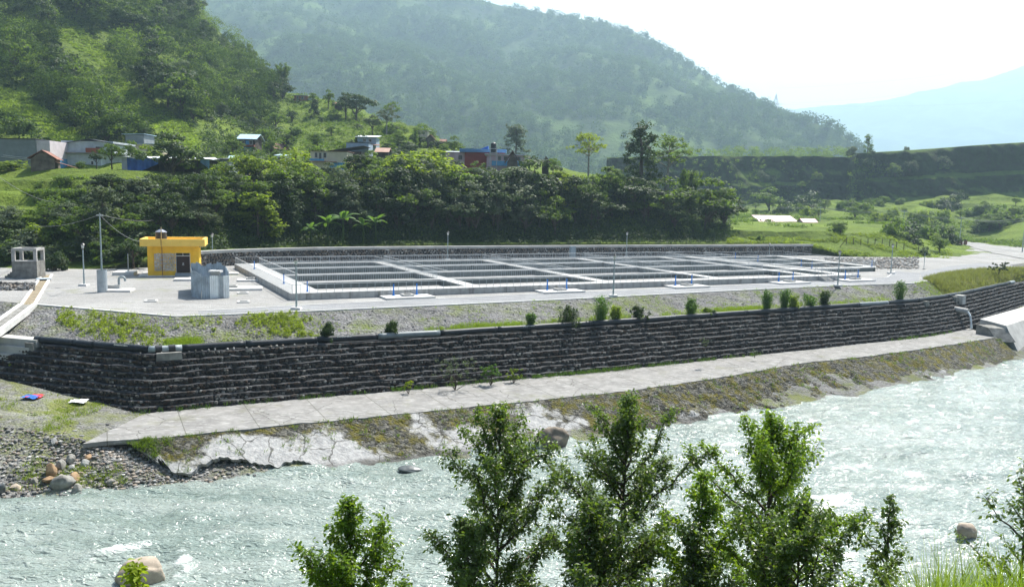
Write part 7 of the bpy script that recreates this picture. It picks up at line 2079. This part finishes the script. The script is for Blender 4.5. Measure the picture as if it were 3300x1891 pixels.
house('plain pale blue sheet metal building standing behind the dark workshop', 1116, 1188, 461, 520, 204, 6, BLUEW, 'shed', R_DARK, rh=.2, ov=.15)
t, w, h = house('blue and white verandah house on the hill above the workshop', 1152, 1212, 443, 462, 240, 6, BLUEW, 'shed', R_WHITE, rh=.9, ov=.6, wins=((.3, .45, .3, .75), (.6, .75, .3, .75)))
MB().extr([(w * .5, -2.5, -.6), (w * 1.25, -2.5, -.75), (w * 1.25, 0, -.35), (w * .5, 0, -.2)], (0, 0, .1)).build('porch_roof', R_BROWN, t)
house('low house with a faded brown roof right of the pale blue building', 1213, 1248, 492, 515, 205, 5, DARKW, 'gablex', hc('faded_brown_roof', (.38, .25, .20), .15), rh=1.2, ov=.5)
t, w, h = house('white roofed house high on the ridge', 948, 988, 309, 322, 326, 7, hc('brick_red_wall', (.36, .17, .12)), 'shed', R_WHITE, rh=.7, ov=.8, wins=((.2, .35, .2, .8), (.6, .75, .2, .8)))
MB().slab(w + .3, w + 3, .5, 4, -2, h * .5).build('side_room', WHITEW, t)
house('small dull red roofed house on the ridge left of the large rounded tree', 1078, 1103, 338, 348, 315, 5, DARKW, 'gablex', hc('dull_red_roof', (.30, .14, .12), .2), rh=1., ov=.4)
house('cream house with a white roof on the lower ridge', 1343, 1378, 422, 436, 268, 6, CREAM, 'shed', R_WHITE, rh=.5, ov=.6, wins=((.15, .3, .2, .75), (.6, .75, .2, .75)))
house('brown roofed hut below the cream ridge house', 1376, 1398, 448, 462, 258, 5, STONEW, 'gabley', R_BROWN, rh=1.3, ov=.4)
house('far brown roofed hut right of the other ridge hut', 1420, 1434, 458, 468, 256, 4, STONEW, 'gablex', R_BROWN, rh=.9, ov=.4)
t, w, h = house('long red walled house under a broad blue roof parapet', 1497, 1626, 492, 525, 200, 8, REDW, None)
MB().slab(-1.2, w + .4, -.9, 8.4, h + .002, h + .82).build('roof', R_BLUE, t); MB().slab(-2.4, -.01, .4, 7, -2, h - .1).build('side_room', PINK, t); MB().slab(-1.5, -.6, .32, .39, h * .3, h * .72).build('window', M_win, t)
MB().extr([(w * .35, 2, h + .83), (w * .58, 2, h + 1.75), (w * .58, 2, h + .83)], (0, 4, 0)).build('roof_gable', hc('bright_blue_sheet', (.03, .13, .45), .1), t)
house('pale pink walled house with a white shed roof left of the red house', 1436, 1486, 491, 515, 203, 6, PINK, 'shed', R_WHITE, rh=.5, ov=.4)
t, w, h = house('pink house with four windows and a blue balcony front', 1568, 1690, 500, 530, 192, 7, PINK, 'flat', R_WHITE, ov=.5, wins=((.30, .38, .45, .85), (.45, .56, .45, .85), (.64, .70, .45, .85), (.76, .90, .45, .85)))
MB().slab(w * .14, w, -1.2, -1.1, -.3, h * .36).build('balcony', LBLUE, t)
tw2 = thing('water_tower', 'two black water tanks stacked on a slim frame beside the red walled house', 'water tank', (aty(1590, 515, 189)[0], 189, aty(1590, 515, 189)[2]))
zt2 = aty(1590, 462, 189)[2] - tw2.location.z
q = MB()
for x in (-.75, .75):
    for y in (-.6, .6): q.slab(x - .06, x + .06, y - .06, y + .06, -2, zt2 - 1.3)
q.slab(-.9, .9, -.8, .8, zt2 * .40, zt2 * .43); q.slab(-.9, .9, -.8, .8, zt2 - 1.32, zt2 - 1.2); q.build('frame', M_galv, tw2)
for z in (zt2 * .43 + .002, zt2 - 1.198): MB().lathe([(.62, 0), (.66, .1), (.62, .4), (.66, .5), (.62, .8), (.66, .9), (.6, 1.15), (.25, 1.35), (.2, 1.42)], 14, (0, 0, z)).build('water_drum', M_black, tw2)
house('small hut with a steep brown gable roof in front of the pink house', 1634, 1668, 524, 545, 181, 5, STONEW, 'gabley', R_BROWN, rh=2.5, ov=.6)
house('dark thatched hut half hidden right of the dark rounded tree', 1748, 1768, 528, 550, 186, 4, DARKW, 'gabley', hc('thatch_roof', (.13, .10, .08), .3), rh=1.6, ov=.5)
house('long pink roofed shed among the green fields', 2452, 2570, 717, 727, 280, 9, hc('pale_shed_wall', (.5, .42, .42)), 'shed', R_PINK, rh=2.1, ov=.6, nm='shed', cat='shed')
house('smaller pink roofed shed half hidden by a bush among the fields', 2590, 2632, 718, 728, 270, 6, hc('pale_shed_wall', (.5, .42, .42)), 'gablex', hc('rose_sheet_roof', (.58, .28, .32), .12, .6), rh=1.2, ov=.4, nm='shed', cat='shed')
